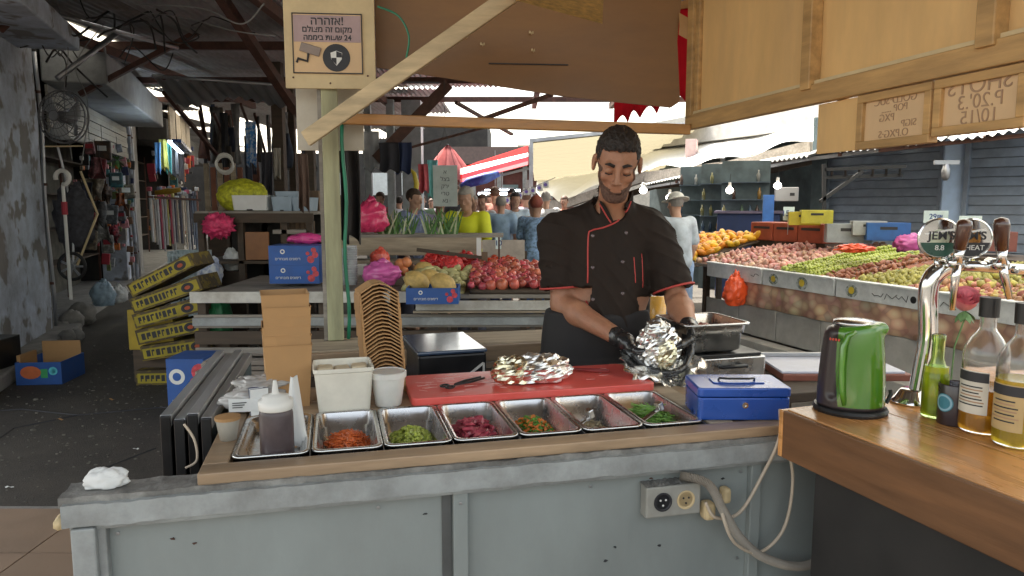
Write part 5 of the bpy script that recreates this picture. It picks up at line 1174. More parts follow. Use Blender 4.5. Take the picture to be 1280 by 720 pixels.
# ---------------------------------------------- crowd
sk2 = mat('skin_light', (.50, .29, .20), .5, var=.12, scale=10, rnd=.25)
def cloth(c, nm):
    v = sum(c) % .3; return m_solid('cloth_' + nm, c, rough=.85, var=.3, scale=7, **(dict(col2=tuple(q * .5 for q in c), c2scale=9 + 60 * v, c2pos=.55) if v > .2 else {}))
CR_ = {}
def person(label, x, y, face, h=1.72, shirt='blue', pants='navy', hair_c=(.03, .02, .015), bend=0, arms=0, hat=None, longhair=False, h_=.014, group=None):
    """face: heading in degrees, 0 looks at the camera"""
    k = h / 1.75; t = thing('person', label, 'person', (x, y, 0), R(face), group)
    key = (round(bend, 2), arms, hat is not None, longhair)
    if key not in CR_:
        b = R(bend)
        def bp(v):                                                   # bend the trunk forward about the hips
            v = Vector(v); q = v - V(0, 0, .95); return V(v.x, q.y * math.cos(b) - q.z * math.sin(b), .95 + q.z * math.cos(b) + q.y * math.sin(b)) if v.z > .95 else v
        Sl, Sr = bp((-.185, 0, 1.42)), bp((.185, 0, 1.42))
        if arms == 0: El, Er, Wl, Wr = Sl + V(-.045, .02, -.28), Sr + V(.045, .02, -.28), Sl + V(-.03, -.09, -.52), Sr + V(.03, -.09, -.52)
        else: El, Er, Wl, Wr = Sl + V(-.04, -.05, -.27), Sr + V(.04, -.05, -.27), Sl + V(.03, -.28, -.32), Sr + V(-.03, -.28, -.34)
        hc = bp((0, -.02, 1.62)); hm = head_M(hc, b * .9 + R(6), 0)
        def bd(p):
            d_ = head_sdf(xf(p, hm), True, False); d_ = smin(d_, cap(p, hc + V(0, .01, -.06), bp((0, .01, 1.42)), .05, .06), .03)
            c0, c1 = bp((0, .01, 1.30)), bp((0, .01, 1.05)); d_ = smin(d_, cap(p, c0, c1, .13, .12), .04)
            for S_, E_, W_ in ((Sl, El, Wl), (Sr, Er, Wr)):
                d_ = smin(d_, cap(p, S_, E_, .05, .038), .03); d_ = smin(d_, cap(p, E_, W_, .038, .026), .02)
                dd = (W_ - E_).normalized(); d_ = smin(d_, cap(p, W_, W_ + dd * .06, .028, .034), .01)
                for f_ in (-1.5, -.5, .5, 1.5): d_ = smin(d_, cap(p, W_ + dd * .07 + V(.0, f_ * .017, 0), W_ + dd * .15 + V(0, f_ * .015, -.01), .009, .008), .006)
                d_ = smin(d_, cap(p, W_ + dd * .03 + V(0, -.03, 0), W_ + dd * .09 + V(0, -.045, 0), .012, .009), .008)
            for s_ in (-.09, .09): d_ = smin(d_, cap(p, (s_, 0, .9), (s_, 0, .5), .08, .055), .03); d_ = smin(d_, cap(p, (s_, 0, .5), (s_, .02, .07), .055, .036), .02); d_ = smin(d_, cap(p, (s_, .02, .04), (s_, -.14, .035), .04, .032), .02)
            return d_
        def sh_(p):
            c0, c1 = bp((0, .01, 1.30)), bp((0, .01, .98)); q = p.copy(); d_ = cap(q, c0, c1, .155, .155); d_ = smin(d_, cap(p, bp((-.15, .01, 1.40)), bp((.15, .01, 1.40)), .07), .06)
            for S_, E_ in ((Sl, El), (Sr, Er)): d_ = smin(d_, cap(p, S_, S_.lerp(E_, .75), .068, .07), .03)
            q2 = np.array(bp((0, -.02, 1.5)), dtype=np.float32); d_ = smax(d_, -(np.sqrt(((p - q2) ** 2).sum(1)) - .075), .01)
            return smax(d_, .82 - p[:, 2], .01) + .006 * wob(p * np.array([1, 1, .5], dtype=np.float32), 18, 1)
        def pa_(p):
            d_ = smin(cap(p, (-.09, 0, .92), (-.095, .01, .1), .105, .075), cap(p, (.09, 0, .92), (.095, .01, .1), .105, .075), .03); return smax(smax(d_, .09 - p[:, 2], .01), p[:, 2] - .98, .01) + .004 * wob(p, 20, 2)
        def ha_(p):
            q = xf(p, hm); d_ = ell(q, (0, .024, .044), (.085, .105, .094)) + .003 * wob(q, 120, 1)
            d_ = smax(d_, np.where(q[:, 1] < -.02, .068 - q[:, 2], (-.13 if longhair else -.04) - q[:, 2]), .006)
            if longhair: d_ = smin(d_, smax(cap(q, (0, .05, .0), (0, .06, -.2), .075, .06), -.02 - q[:, 1] + .0, .01), .02)
            return d_
        def ht_(p):
            q = xf(p, hm); d_ = smax(ell(q, (0, .02, .06), (.095, .112, .085)), .05 - q[:, 2], .006)
            br_ = np.maximum(np.sqrt((q[:, 0] / 1.0) ** 2 + ((q[:, 1] - .01) / 1.1) ** 2) - .155, np.abs(q[:, 2] - .055 + .25 * (np.abs(q[:, 0]) - .08).clip(0)) - .007); return smin(d_, br_, .012)
        lo = (-.36, -.9 if bend > 20 else -.5, 0); hi = (.36, .25, 1.85)
        CR_[key] = (sdf_mesh('body', bd, lo, hi, h_ * .85, sk2), sdf_mesh('shirt', sh_, (lo[0], lo[1], .7), hi, h_, sk2), sdf_mesh('trousers', pa_, (-.25, -.2, 0), (.25, .2, 1.05), .016, sk2),
                    sdf_mesh('hair', ha_, (-.2, lo[1] - .1, 1.0), (.2, .3, 1.9), .009, sk2), sdf_mesh('hat', ht_, (-.25, lo[1] - .1, 1.3), (.25, .3, 1.9), .008, sk2) if hat else None)
    ms = CR_[key]
    def put(nm, me, mt):
        o = inst(nm, me, t, scale=k)
        if mt:
            o.material_slots[0].link = 'OBJECT'; o.material_slots[0].material = mt
    put('body', ms[0], None); put('shirt', ms[1], cloth(shirt, 's%d' % int(sum(shirt) * 1e4)) if isinstance(shirt, tuple) else K[shirt]); put('trousers', ms[2], cloth(pants, 'p%d' % int(sum(pants) * 1e4)))
    put('hair', ms[3], m_solid('hair_%d' % int(sum(hair_c) * 1e3), hair_c, rough=.7))
    if hat: put('hat', ms[4], cloth(hat, 'h%d' % int(sum(hat) * 1e4)))
    return t
K['yelshirt'] = mat('yellow_shirt', (.74, .78, .03), .75, var=.1)
LB = (.42, .58, .74)
def pc(px, Y): return (px - 640) / F_PX * Y
person('grey haired man in a bright yellow shirt leaning over the fruit', pc(588, 7.7), 7.7, -12, 1.70, 'yelshirt', (.06, .06, .08), (.35, .33, .3), 14, 1)
person('person in a light blue shirt seen from behind, right of the yellow shirt', pc(626, 10.5), 10.5, 175, 1.62, (.36, .52, .70), (.05, .06, .12), (.3, .28, .25), 4)
person('dark haired woman in a pale blue top facing the camera', pc(644, 11.2), 11.2, 10, 1.68, (.50, .62, .74), (.1, .1, .14), (.03, .02, .02), 0, 0, None, True)
person('person in a blue top walking away close to the left of the cook', pc(668, 8.6), 8.6, 160, 1.60, (.30, .46, .72), (.03, .06, .16), (.25, .06, .04), 6, 1)
person('brown haired man behind the leeks turned to the right', pc(514, 8.6), 8.6, 60, 1.68, (.2, .24, .38), (.05, .05, .07), (.05, .03, .02), 4)
person('dark haired person in a mauve shirt behind the leeks', pc(549, 9.6), 9.6, 20, 1.62, (.35, .3, .45), (.05, .05, .07), (.02, .02, .02), 4)
person('customer in a white cotton hat and pale shirt right of the cook', pc(848, 7.6), 7.6, 200, 1.62, (.50, .56, .62), (.30, .42, .62), (.3, .28, .26), 6, 0, (.62, .62, .58))
rnd = random.Random(12)
cols_ = [(.55, .08, .08), (.6, .6, .62), (.1, .1, .12), (.45, .4, .5), (.5, .2, .15), (.65, .62, .55), (.15, .25, .45), (.5, .12, .25), (.2, .3, .2)]
nms = ['red', 'white', 'black', 'lilac', 'rust coloured', 'cream', 'navy blue', 'crimson', 'dull green']
used_c = set()
for i, (px, Y) in enumerate([(590, 10.8), (603, 11.6), (570, 11.4), (658, 12.4), (640, 13.2), (667, 10.2), (618, 12.4), (600, 13), (612, 15), (655, 14), (662, 17), (607, 18), (635, 17.5), (646, 19), (682, 12), (572, 12.5), (560, 15), (528, 13.5), (478, 13), (500, 16), (592, 21), (620, 23), (705, 15), (540, 19)]):
    c = i % 9; second = i >= 12
    person('distant shopper in a %s top %s' % (nms[c], ['near the middle of the lane', 'further down the lane among the crowd'][second]), pc(px, Y), Y, rnd.choice([0, 170, 190, 20, 200, -15]), rnd.uniform(1.58, 1.8), cols_[c], (.06, .07, .1), rnd.choice([(.02, .015, .01), (.1, .05, .03), (.3, .28, .26)]), 0 if i % 3 else 4, 0, None, False, group='shoppers in the crowded lane')
# ============================================================ STALLS
def bag(name, label, loc, r, mt, seed, cat='bag', amp=.24, group=None, neck=True, freq=1.7):
    t = thing(name, label, cat, loc, 0, group)
    crumple('bag_body', (r[0], r[1], r[2]), mt, t, seed, amp, 48, 32, loc=(0, 0, r[2] * .85), freq=freq, bottom=-r[2] * .85)
    if neck: crumple('knot', (r[0] * .3, r[1] * .3, r[2] * .35), mt, t, seed + 3, .6, 16, 12, loc=(r[0] * .1, 0, r[2] * 1.75), freq=2)
    return t
pinkb = mat('pink_bag', (.75, .07, .30), .3, var=.15, coat=.4, sss=.1); redb = mat('coral_bag', (.80, .12, .08), .3, var=.15, coat=.4); purb = mat('magenta_bag', (.62, .12, .38), .35, var=.15, coat=.4)
orab = mat('orange_bag', (.90, .10, .02), .35, var=.1, coat=.4); yelnet = mat('yellow_net', (.50, .50, .03), .6, var=.5, scale=30, bump=1, bscale=60)
def carton(name, label, loc, rot, sx, sy, sz, mt, cat='box', open_=True, prints=None, th=.006, group=None, tilt=(0, 0), holes=False):
    t = thing(name, label, cat, loc, rot, group); t.rotation_euler = (tilt[0], tilt[1], rot)
    MB().box(0, sx, 0, sy, 0, th).ob('base', mt, t)
    for nm, b in (('side', (0, sx, 0, th, th, sz)), ('side', (0, sx, sy - th, sy, th, sz)), ('end', (0, th, th, sy - th, th, sz)), ('end', (sx - th, sx, th, sy - th, th, sz))):
        MB().box(*b).ob(nm, mt, t, bev=.001)
    if not open_: MB().box(0, sx, 0, sy, sz, sz + th).ob('top', mt, t, bev=.001)
    if prints: prints(t, sx, sz)
    return t
def blue_print(t, sx, sz):
    MB().lathe([(sz * .13, 0), (sz * .13, .001), (0, .001)], n=18).ob('logo_disc', K['inkw'], t, loc=(sx * .28, -.001, sz * .72), rot=(R(90), 0, 0))
    MB().lathe([(sz * .07, 0), (sz * .07, .001), (0, .001)], n=12).ob('logo_dot', K['blue'], t, loc=(sx * .28, -.002, sz * .72), rot=(R(90), 0, 0))
    text('lettering', heb('רימונים מובחרים'), min(sz * .22, sx * .075), K['inkw'], t, plane_M((sx * .38, -.001, sz * .32), (1, 0, 0), (0, 0, 1)))
    pr = m_solid('pomegranate_print', (.55, .06, .08), rough=.5, var=.4, scale=30)
    for k, (dx, dz, r_) in enumerate(((.84, .3, .2), (.93, .55, .17), (.9, .8, .14), (.78, .62, .1))):
        MB().lathe([(sz * r_, 0), (sz * r_, .0008 + .0004 * k), (0, .0008 + .0004 * k)], n=14).ob('fruit_print', pr, t, loc=(sx * dx, -.0005, sz * dz), rot=(R(90), 0, 0))
# ---- centre fruit stall
cs = thing('fruit_stall', 'long wooden fruit stall with white front edge in the middle of the market', 'stall', (-2.35, 5.25, 0), .02)
for k in range(5): MB().box(.0, 2.68, .03 + k * .3, .325 + k * .3, .80, .83).ob('top_board', K['woodg'], cs, bev=.003)
MB().box(-.02, 1.62, -.005, .025, .775, .858).ob('edge_board', m_solid('white_edge', (.55, .54, .50), rough=.6, dirt=.6, dcol=(.25, .2, .15), dscale=5), cs, bev=.004)
MB().box(1.64, 2.70, -.035, .0, .72, .79).ob('edge_board', K['white_edge'], cs, bev=.004)
MB().box(1.62, 2.70, -.04, .2, .70, .716).ob('low_shelf', K['woodp'], cs, bev=.003)
for k in range(5): MB().box(-.02, 2.68, .05, .07, .08 + k * .125, .18 + k * .125).ob('slat', K['woodd'] if k % 2 else K['woodg'], cs, bev=.003)
MB().box(-.02, 2.68, .02, .048, .60, .66).ob('rail', K['greyp2'], cs, bev=.003)
for x in (0, .9, 1.8, 2.6):
    for y in (.08, 1.42): MB().box(x, x + .06, y, y + .06, 0, .798).ob('leg', K['woodd'], cs)
def on(px, py, z): return G(px, py, z)
# plank wall behind
wl = P(425, 297, 6.75); wr = P(602, 297, 6.75)
t = thing('plank_barrier', 'tan plank barrier along the back of the centre fruit stall', 'barrier', (wl.x, wl.y, 0), 0); W_ = wr.x - wl.x
MB().box(0, W_, 0, .03, 1.02, wl.z).ob('plank', K['woodp'], t, bev=.004); MB().box(-.1, W_, .02, .3, .94, .97).ob('shelf', K['woodp'], t, bev=.003)
for x in (.05, W_ - .1): MB().box(x, x + .06, .031, .09, 0, 1.17).ob('post', K['woodd'], t)
MB().box(-.3, W_ + .2, .0, .5, wl.z, wl.z + .025).ob('top_shelf', K['woodg'], t, bev=.003)
a = P(603, 345, 6.3); b_ = P(656, 300, 6.3)
t = thing('white_plywood', 'scuffed whitish plywood sheet standing right of the plank barrier', 'panel', (a.x, a.y, 0), .03)
MB().box(0, b_.x - a.x, 0, .015, a.z - .06, b_.z).ob('sheet', m_solid('scuffed_white', (.46, .43, .37), rough=.7, dirt=.6, dcol=(.22, .2, .17), dscale=6), t)
MB().box(-.05, -.01, -.01, .03, 0.81, b_.z + .02).ob('post', K['foam'], t); MB().box((b_.x - a.x) * .9, (b_.x - a.x) + .02, .016, .06, 0, b_.z - .1).ob('post', K['woodd'], t)
# small frame with dark rods
a = P(602, 318, 6.1); t = thing('wooden_trestle', 'brown wooden frame leaning in front of the plank barrier', 'frame', (a.x, a.y, .84), 0)
MB().box(0, .05, 0, .03, 0, a.z - .84 + .02).ob('upright', K['woodz'], t); MB().bar((0, .01, a.z - .87), (-.55, .01, a.z - .80), .03, .03).ob('cross_bar', K['woodd'], t); MB().box(.14, .155, 0, .015, 0, .38).ob('rod', K['rust'], t)
# blue cartons
for k in range(2):
    p = on(337, 355 if k == 0 else 355, .86)
    carton('fruit_carton', ['lower blue pomegranate carton behind the left kraft boxes', 'upper blue pomegranate carton behind the left kraft boxes'][k], (p.x + .0, p.y, .862 + .152 * k), .02, .40, .30, .148, K['blue'], 'carton', False, blue_print, group='blue pomegranate cartons')
p = on(360, 352, .86); bag('pink_bag', 'pink plastic bag lying on top of the blue cartons', (p.x + .12, p.y + .15, 1.17), (.15, .10, .045), pinkb, 4, neck=False)
p = on(508, 379, .80); cr_ = carton('melon_carton', 'blue carton of melons in front of the heap of squash', (p.x, p.y - .02, .86 - .065), .02, .37, .28, .115, K['blue'], 'carton', True, blue_print)
# clear tubs stack
for k, (px, n) in enumerate(((428, 14), (441, 15))):
    p = on(px, 356, .86); t = thing('tub_stack', ['left stack of clear plastic tubs beside the green hose', 'right stack of clear plastic tubs beside the pink bag'][k], 'tubs', (p.x, p.y, .861))
    tm_ = MB().lathe([(.034, 0), (.04, .04), (.043, .041), (.043, .045), (.039, .044), (.033, .004)], n=14).mesh('tub', m_solid('clear_tubs', (.72, .76, .78), rough=.15, alpha=.55, coat=.5), True)
    for j in range(n): inst('tub', tm_, t, (random.uniform(-.002, .002), 0, j * .019))
p = on(474, 358, .86); bag('magenta_bag', 'magenta plastic bag on the fruit stall beside the clear tubs', (p.x, p.y + .1, .86), (.15, .12, .10), purb, 12)
p = on(480, 340, .86); bag('coral_bag', 'coral red plastic bag behind the magenta bag', (p.x + .02, p.y - .3, .93), (.085, .08, .09), redb, 15)
# fruit meshes
def fruit_me(nm, r, mt, kind='round', n=10, m_=7):
    m = MB()
    if kind == 'pom':
        m.ball((0, 0, 0), (r, r, r * .92), n, m_, jit=.02); m.lathe([(r * .16, r * .85), (r * .13, r * 1.02), (r * .24, r * 1.22), (r * .14, r * 1.05)], n=6)
    elif kind == 'long': m.ball((0, 0, 0), (r * 1.7, r * .8, r * .8), n, m_, jit=.02)
    elif kind == 'tear': m.lathe([(0, -r), (r * .7, -r * .7), (r, -r * .1), (r * .7, r * .6), (r * .25, r * 1.05), (r * .1, r * 1.3), (0, r * 1.32)], n=n)
    else: m.ball((0, 0, 0), (r, r, r * .95), n, m_, jit=.03)
    return m.mesh(nm, mt, True)
pomm = mat('pomegranate_skin', (.52, .10, .08), .35, var=.4, scale=14, rnd=.3, hue=.02, coat=.2); onim = mat('pink_onion_skin', (.60, .33, .25), .4, var=.35, scale=14, rnd=.3, hue=.03, coat=.15)
figm = mat('yellow_green_fig', (.50, .40, .11), .5, var=.5, scale=16, rnd=.3, hue=.035, coat=.1); figp = mat('brown_pink_fig', (.48, .22, .14), .5, var=.4, scale=16, rnd=.3, hue=.03); grpm = mat('grape_green', (.44, .50, .10), .3, var=.3, scale=20, coat=.3)
mngm = mat('mango_skin', (.82, .38, .03), .4, var=.25, scale=12, rnd=.2, hue=.03); tomm = mat('red_tomato', (.65, .07, .02), .3, var=.2, rnd=.2, coat=.3); melm = mat('melon_skin', (.55, .38, .13), .6, var=.25, scale=30, bump=.4, rnd=.1)
sqm = mat('pale_squash', (.50, .46, .22), .5, var=.2, rnd=.15); pepm = mat('red_pepper', (.60, .03, .03), .3, var=.3, rnd=.2, coat=.3); leafm = mat('loose_leaf', (.09, .16, .03), .6, var=.5)
datem = mat('brown_date', (.34, .14, .08), .4, var=.4, rnd=.3)
def heap(name, label, cat, plural, M, x0, x1, y0, y1, hfun, step, mes, baseM, maxn=300, seed=1, big=None, indiv=True, name_heap=None):
    rnd = random.Random(seed)
    hb = MB(); hb.grid(lambda u, v: (x0 + (x1 - x0) * u, y0 + (y1 - y0) * v, hfun(u, v) - step * .55), 12, 12, thick=(0, 0, -.03))
    o = hb.ob(name_heap or name + '_heap', baseM, smooth=True); o.matrix_world = M; tag(o, 'under layer of the heap of ' + plural, cat + ' heap', kind='stuff')
    pts = []; nx = max(1, int((x1 - x0) / step)); ny = max(1, int((y1 - y0) / (step * .88)))
    for j in range(ny):
        for i in range(nx):
            u = (i + .5 + .5 * (j % 2) - .25 + rnd.uniform(-.16, .16)) / nx; v = (j + .5 + rnd.uniform(-.16, .16)) / ny
            if not 0 < u < 1: continue
            pts.append(M @ V(x0 + (x1 - x0) * u, y0 + (y1 - y0) * v, hfun(u, v) - step * .12 + rnd.uniform(-.18, .22) * step))
    pts.sort(key=lambda p: (p - cam.location).length)
    if not indiv: pts_i = []
    else: pts_i = pts[:maxn]
    for p in pts_i:
        o = inst(name, rnd.choice(mes), None, p, (rnd.uniform(-.9, .9), rnd.uniform(-.9, .9), rnd.uniform(0, 6.28)), rnd.uniform(.70, 1.22)); tag(o, label, cat, plural)
    rest = pts[len(pts_i):]
    if rest:
        vs = []; fs = []; base = mes[0]; co = [v.co.copy() for v in base.vertices]; fa = [tuple(f.vertices) for f in base.polygons]; mb = MB()
        for p in rest:
            E = Matrix.Rotation(rnd.uniform(0, 6), 3, 'Z') @ Matrix.Rotation(rnd.uniform(-1, 1), 3, 'X') * 1.0; k = rnd.uniform(.85, 1.14)
            mb.cur = 0; mb.add([E @ c * k + p for c in co], fa)
        me = mb.mesh(name + '_layer', [base.materials[0]], True); o = bpy.data.objects.new(name + '_layer', me); link(o); tag(o, 'upper layer of the heap of ' + plural if not indiv else 'farther part of the heap of ' + plural, cat, kind='stuff')
I4 = Matrix.Identity(4)
ZT = .83
def TM(px, py): g = G(px, py, .86); return Matrix.Translation((g.x, g.y, 0))
pom = [fruit_me('pomegranate', .040, pomm, 'pom') for _ in range(2)]
heap('pomegranate', 'red brown pomegranate in the heap at the front of the centre stall', 'pomegranate', 'pomegranates on the centre stall', I4, -.32, .30, 5.33, 6.1, lambda u, v: .90 + .14 * v * (1 - .25 * v), .072, pom, K['woodd'], 110, 3)
tom = [fruit_me('tomato', .036, tomm)]
heap('tomato', 'orange red tomato behind the pomegranates on the centre stall', 'tomato', 'tomatoes behind the pomegranates', I4, -.34, .05, 6.1, 6.38, lambda u, v: 1.0 + .05 * v, .068, tom, tomm, 60, 4)
rp_ = [fruit_me('red_pepper', .026, pepm, 'long', 8, 5)]
heap('red_pepper', 'small red pepper in the heap left of the tomatoes', 'pepper', 'red peppers on the centre stall', I4, -.78, -.36, 5.95, 6.5, lambda u, v: .93 + .13 * v, .05, rp_, pepm, 110, 5)
for k, (px, py) in enumerate(((521, 352), (538, 350), (553, 356), (528, 343))):
    g = G(px, py, .93); o = inst('melon', fruit_me('melon', .085 if k < 3 else .075, melm, 'round', 16, 10), None, (g.x, g.y + .03 * k, .93 + (.03 if k == 3 else 0)), (random.random(), random.random(), 0), (1.15, .95, .9))
    tag(o, ['left melon resting over the blue carton', 'middle melon behind the blue carton', 'right melon behind the blue carton', 'topmost melon at the back of the melon pile'][k], 'melon')
sq = [fruit_me('squash', .038, sqm, 'long', 9, 6)]
heap('squash', 'pale yellow green squash in the heap beside the melons', 'squash', 'squashes beside the melons', I4, -.82, -.36, 5.38, 5.9, lambda u, v: .88 + .09 * v, .07, sq, sqm, 80, 6)
on_ = [fruit_me('onion', .04, mat('orange_onion', (.55, .2, .08), .4, var=.3, rnd=.2))]
for k, (px, py, zz) in enumerate(((500, 330, 1.0), (508, 328, 1.02), (504, 338, .95), (497, 338, .95))):
    g = P(px, py, 5.9); tag(inst('onion', on_[0], None, g, (0, .2 * k, 0), 1.15), 'large orange onion beside the coral bag behind the melons', 'onion', 'orange onions beside the coral bag')
tag(bag('cherry_tomato_net', 'net of cherry red tomatoes hanging over the stall', P(567, 345, 6.0), (.085, .06, .09), mat('cherry_net', (.6, .04, .04), .4, var=.6, scale=60, bump=1, bscale=50), 8, 'net', .2, neck=False), None)
# items on the top shelf
p = P(463, 290, 6.85); bag('pink_bag', 'big pink plastic bag on the shelf right of the black cloth', p, (.155, .12, .16), mat('hot_pink', (.78, .06, .18), .3, var=.2, coat=.4, sss=.1), 22, neck=True)
leek = mat('leek_green', (.10, .22, .06), .5, var=.5, scale=20); leekw = mat('leek_pale', (.5, .55, .35), .5, var=.3)
for k, px in enumerate((484, 496, 508, 541, 553, 562)):
    p = P(px, 297, 6.95); t = thing('leek_bundle', 'bundle of green leaves standing on the stall top, number %s from the pink bag' % ['one', 'two', 'three', 'four', 'five', 'six'][k], 'vegetables', p)
    t['label'] = ['leafy green bundle next to the big pink bag', 'leafy green bundle second from the big pink bag', 'leafy green bundle under the hanging clothes', 'dark green bundle below the hanging paper sign, left side', 'dark green bundle below the hanging paper sign, middle', 'dark green bundle nearest the yellow shirt'][k]
    rr = random.Random(k)
    for j in range(16):
        a = rr.uniform(-.5, .5); h_ = rr.uniform(.18, .32); m = MB(); m.grid(lambda u, v: ((u - .5) * .022 * (1 - v * .6) + math.sin(a) * h_ * v + (k % 3 - 1) * .02 + rr.random() * 0, .03 * math.sin(v * 2 + j), h_ * v - .03 * v * v), 2, 5)
        m.ob('leaf', leekw if j % 4 == 0 else leek, t, smooth=True, loc=(rr.uniform(-.05, .05), rr.uniform(-.04, .04), .0))
# yellow tube, black cloth, hanging clothes
def cloth_hang(label, px0, px1, py0, py1, Y, mt, cat='cloth', name='hanging_cloth', waves=5, amp=.03, jag=.06, thick=.02):
    p0 = P(px0, py0, Y); p1 = P(px1, py0, Y); z1 = P(px0, py1, Y).z; W_ = p1.x - p0.x; H_ = p0.z - z1; sd_ = px0 * .37
    t = MB(); t.grid(lambda u, v: (W_ * u + .04 * W_ * math.sin(v * 4 + sd_), amp * math.sin(u * waves * 2 + sd_) * (.3 + v) , -H_ * v * (1 + jag * math.sin(u * 9 + sd_))), 24, 14, thick=(0, thick, 0))
    return tag(t.ob(name, mt, smooth=True, loc=p0), label, cat)
cb_ = mat('black_cloth', (.03, .026, .026), .85, var=.5, scale=6)
cloth_hang('black cloth hanging beside the wooden post', 424, 448, 188, 300, 3.3, cb_, amp=.05)
cl_g = m_solid('grey_cloth', (.35, .36, .38), rough=.85); cl_k = m_solid('charcoal_cloth', (.035, .035, .045), rough=.85); cl_n = m_solid('navy_cloth', (.03, .045, .11), rough=.85)
cloth_hang('pale grey cloth hanging left of the dark garments', 453, 474, 164, 213, 9, cl_g)
cloth_hang('charcoal garment hanging under the roof edge', 474, 498, 178, 214, 8.8, cl_k); cloth_hang('navy garment hanging right of the charcoal one', 494, 514, 178, 216, 8.9, cl_n)
cloth_hang('bright blue patterned cloth hanging deep in the left lane', 306, 319, 152, 206, 9.5, m_solid('blue_pattern', (.06, .26, .62), rough=.7, col2=(.5, .6, .75), c2scale=30))
cloth_hang('brown cloth hanging left of the wooden post', 372, 384, 192, 262, 6.4, m_solid('brown_cloth', (.14, .09, .07), rough=.85)); cloth_hang('beige cloth hanging in the dark behind the table', 341, 350, 185, 222, 8, m_solid('beige_cloth', (.35, .32, .28), rough=.85))
cloth_hang('dark coat hanging behind the table', 325, 340, 190, 242, 8.4, cl_k)
cloth_hang('pink striped scarf hanging in the far market', 523, 535, 205, 240, 12, m_solid('scarf', (.6, .12, .14), rough=.8)); cloth_hang('teal cloth hanging in the far market', 534, 547, 200, 248, 13, m_solid('tealc', (.15, .45, .42), rough=.8))
p = P(512, 215, 9.6); tag(MB().tube([(0, 0, .05), (.06, 0, -.02), (.09, 0, -.15), (.07, 0, -.3), (.02, 0, -.37)], [.01, .03, .035, .03, .01], 10).ob('banana_balloon', m_solid('yellow_plastic', (.7, .55, .05), rough=.4), smooth=True, loc=p), 'curved yellow inflatable hanging by the pale post', 'balloon')
# hanging paper sign
p0 = P(541, 208, 6.9); p1 = P(572, 258, 6.9); W_ = p1.x - p0.x; H_ = p0.z - p1.z
t = thing('hanging_sign', 'grey plastic sleeve sign with a column of black writing hanging over the stall', 'sign', (p0.x, p0.y, p1.z), -.04)
MB().box(0, W_, 0, .004, 0, H_).ob('sheet', m_solid('grey_green_sheet', (.36, .42, .40), rough=.35, var=.15), t); MB().box(-.003, W_ + .003, -.003, .007, H_, H_ + .01).ob('top_strip', K['alu'], t)
for k, s_ in enumerate(('א', 'בצל', 'ירק', 'טרי', 'נא')): text('lettering', heb(s_), .055, K['ink'], t, plane_M((W_ * .5, -.001, H_ * (.86 - .18 * k)), (1, 0, 0), (0, 0, 1)))
for x in (.02, W_ - .02): MB().tube([(x, 0, H_), (W_ * .5, 0, H_ + .35)], .002, 4).ob('string', K['cable'], t)
MB().tube([(W_ * .5, 0, H_ + .35), (W_ * .5, 0, 3.34 - p1.z)], .002, 4).ob('string', K['cable'], t)
# ---- awnings and shops in the far centre
t = thing('striped_awning', 'red and white striped awning over the crowded lane', 'awning')
yb = [(228, 206), (224, 201.5), (218.5, 195.5), (211, 191), (203, 182)]
for k in range(4):
    Y0, Y1 = 13 + k * .3, 13.3 + k * .3; (l0, r0_), (l1, r1_) = yb[k], yb[k + 1]
    q = [P(575, l0, Y0), P(660, r0_, Y0), P(660, r1_, Y1), P(575 + 20 * (k == 3), l1, Y1)]
    MB().add(q + [p + V(0, 0, -.012) for p in q], [(0, 1, 2, 3), (7, 6, 5, 4), (0, 4, 5, 1), (2, 6, 7, 3), (1, 5, 6, 2), (3, 7, 4, 0)]).ob('stripe', [m_solid('pinkish', (.5, .10, .11), rough=.9, spec=.05), K['redcloth'], K['roofw'], m_solid('red_tarpaulin', (.5, .02, .02), rough=.9, spec=.05)][k], t)
MB().bar(P(574, 229, 13) + V(0, -.02, -.05), P(661, 207, 13) + V(0, -.02, -.05), .04, .04).ob('front_bar', K['alu'], t)
for px in (576, 659): q = P(px, 218, 13.5); MB().box(q.x - .03, q.x + .03, 13.5, 13.56, 0, q.z - .1).ob('post', K['alu'], t)
t = thing('folded_umbrella', 'blue and purple folded umbrella hanging under the striped awning', 'umbrella', P(600, 224, 12.8))
MB().tube([(-.34, 0, -.12), (-.2, 0, -.06), (.1, 0, .02), (.34, 0, .1)], [.03, .09, .10, .05], 10).ob('canopy', m_solid('purple_canopy', (.05, .05, .35), rough=.6, col2=(.1, .2, .6), c2scale=5), t, smooth=True); MB().tube([(-.44, 0, -.16), (-.3, 0, -.1)], .012, 6).ob('handle', K['alu'], t)
t = thing('pink_umbrella', 'faded red and white market umbrella left of the striped awning', 'umbrella', (P(560, 200, 16).x, 16, 0))
zc = P(560, 180, 16).z
for k in range(8):
    a0 = k * math.pi / 4; a1 = a0 + math.pi / 4; m = MB(); m.grid(lambda u, v: ((.6 * v) * math.cos(a0 + (a1 - a0) * u), (.6 * v) * math.sin(a0 + (a1 - a0) * u), zc - .75 * v ** 1.2 - .05 * math.sin(u * math.pi) * v - .0), 4, 4, thick=(0, 0, -.01)); m.ob('gore', m_solid('faded_red', (.34, .09, .09), rough=.9, spec=.05) if k % 2 else m_solid('faded_pink', (.36, .12, .12), rough=.9, spec=.05), t, smooth=True)
MB().tube([(0, 0, 0), (0, 0, zc)], .02, 8).ob('pole', K['alu'], t)
t = thing('market_shop', 'dark red brown shop front behind the crowd in the far centre', 'shop', (P(560, 255, 26).x, 26, 0)); W_ = P(720, 255, 26).x - P(560, 255, 26).x
MB().box(0, W_, .6, .8, 0, 3.4).ob('back_wall', m_solid('red_brown_wall', (.16, .06, .05), rough=.8, var=.5, scale=3), t); MB().box(0, W_, -.3, .6, 2.9, 3.5).ob('lintel', m_solid('brown_lintel', (.14, .10, .09), rough=.8), t)
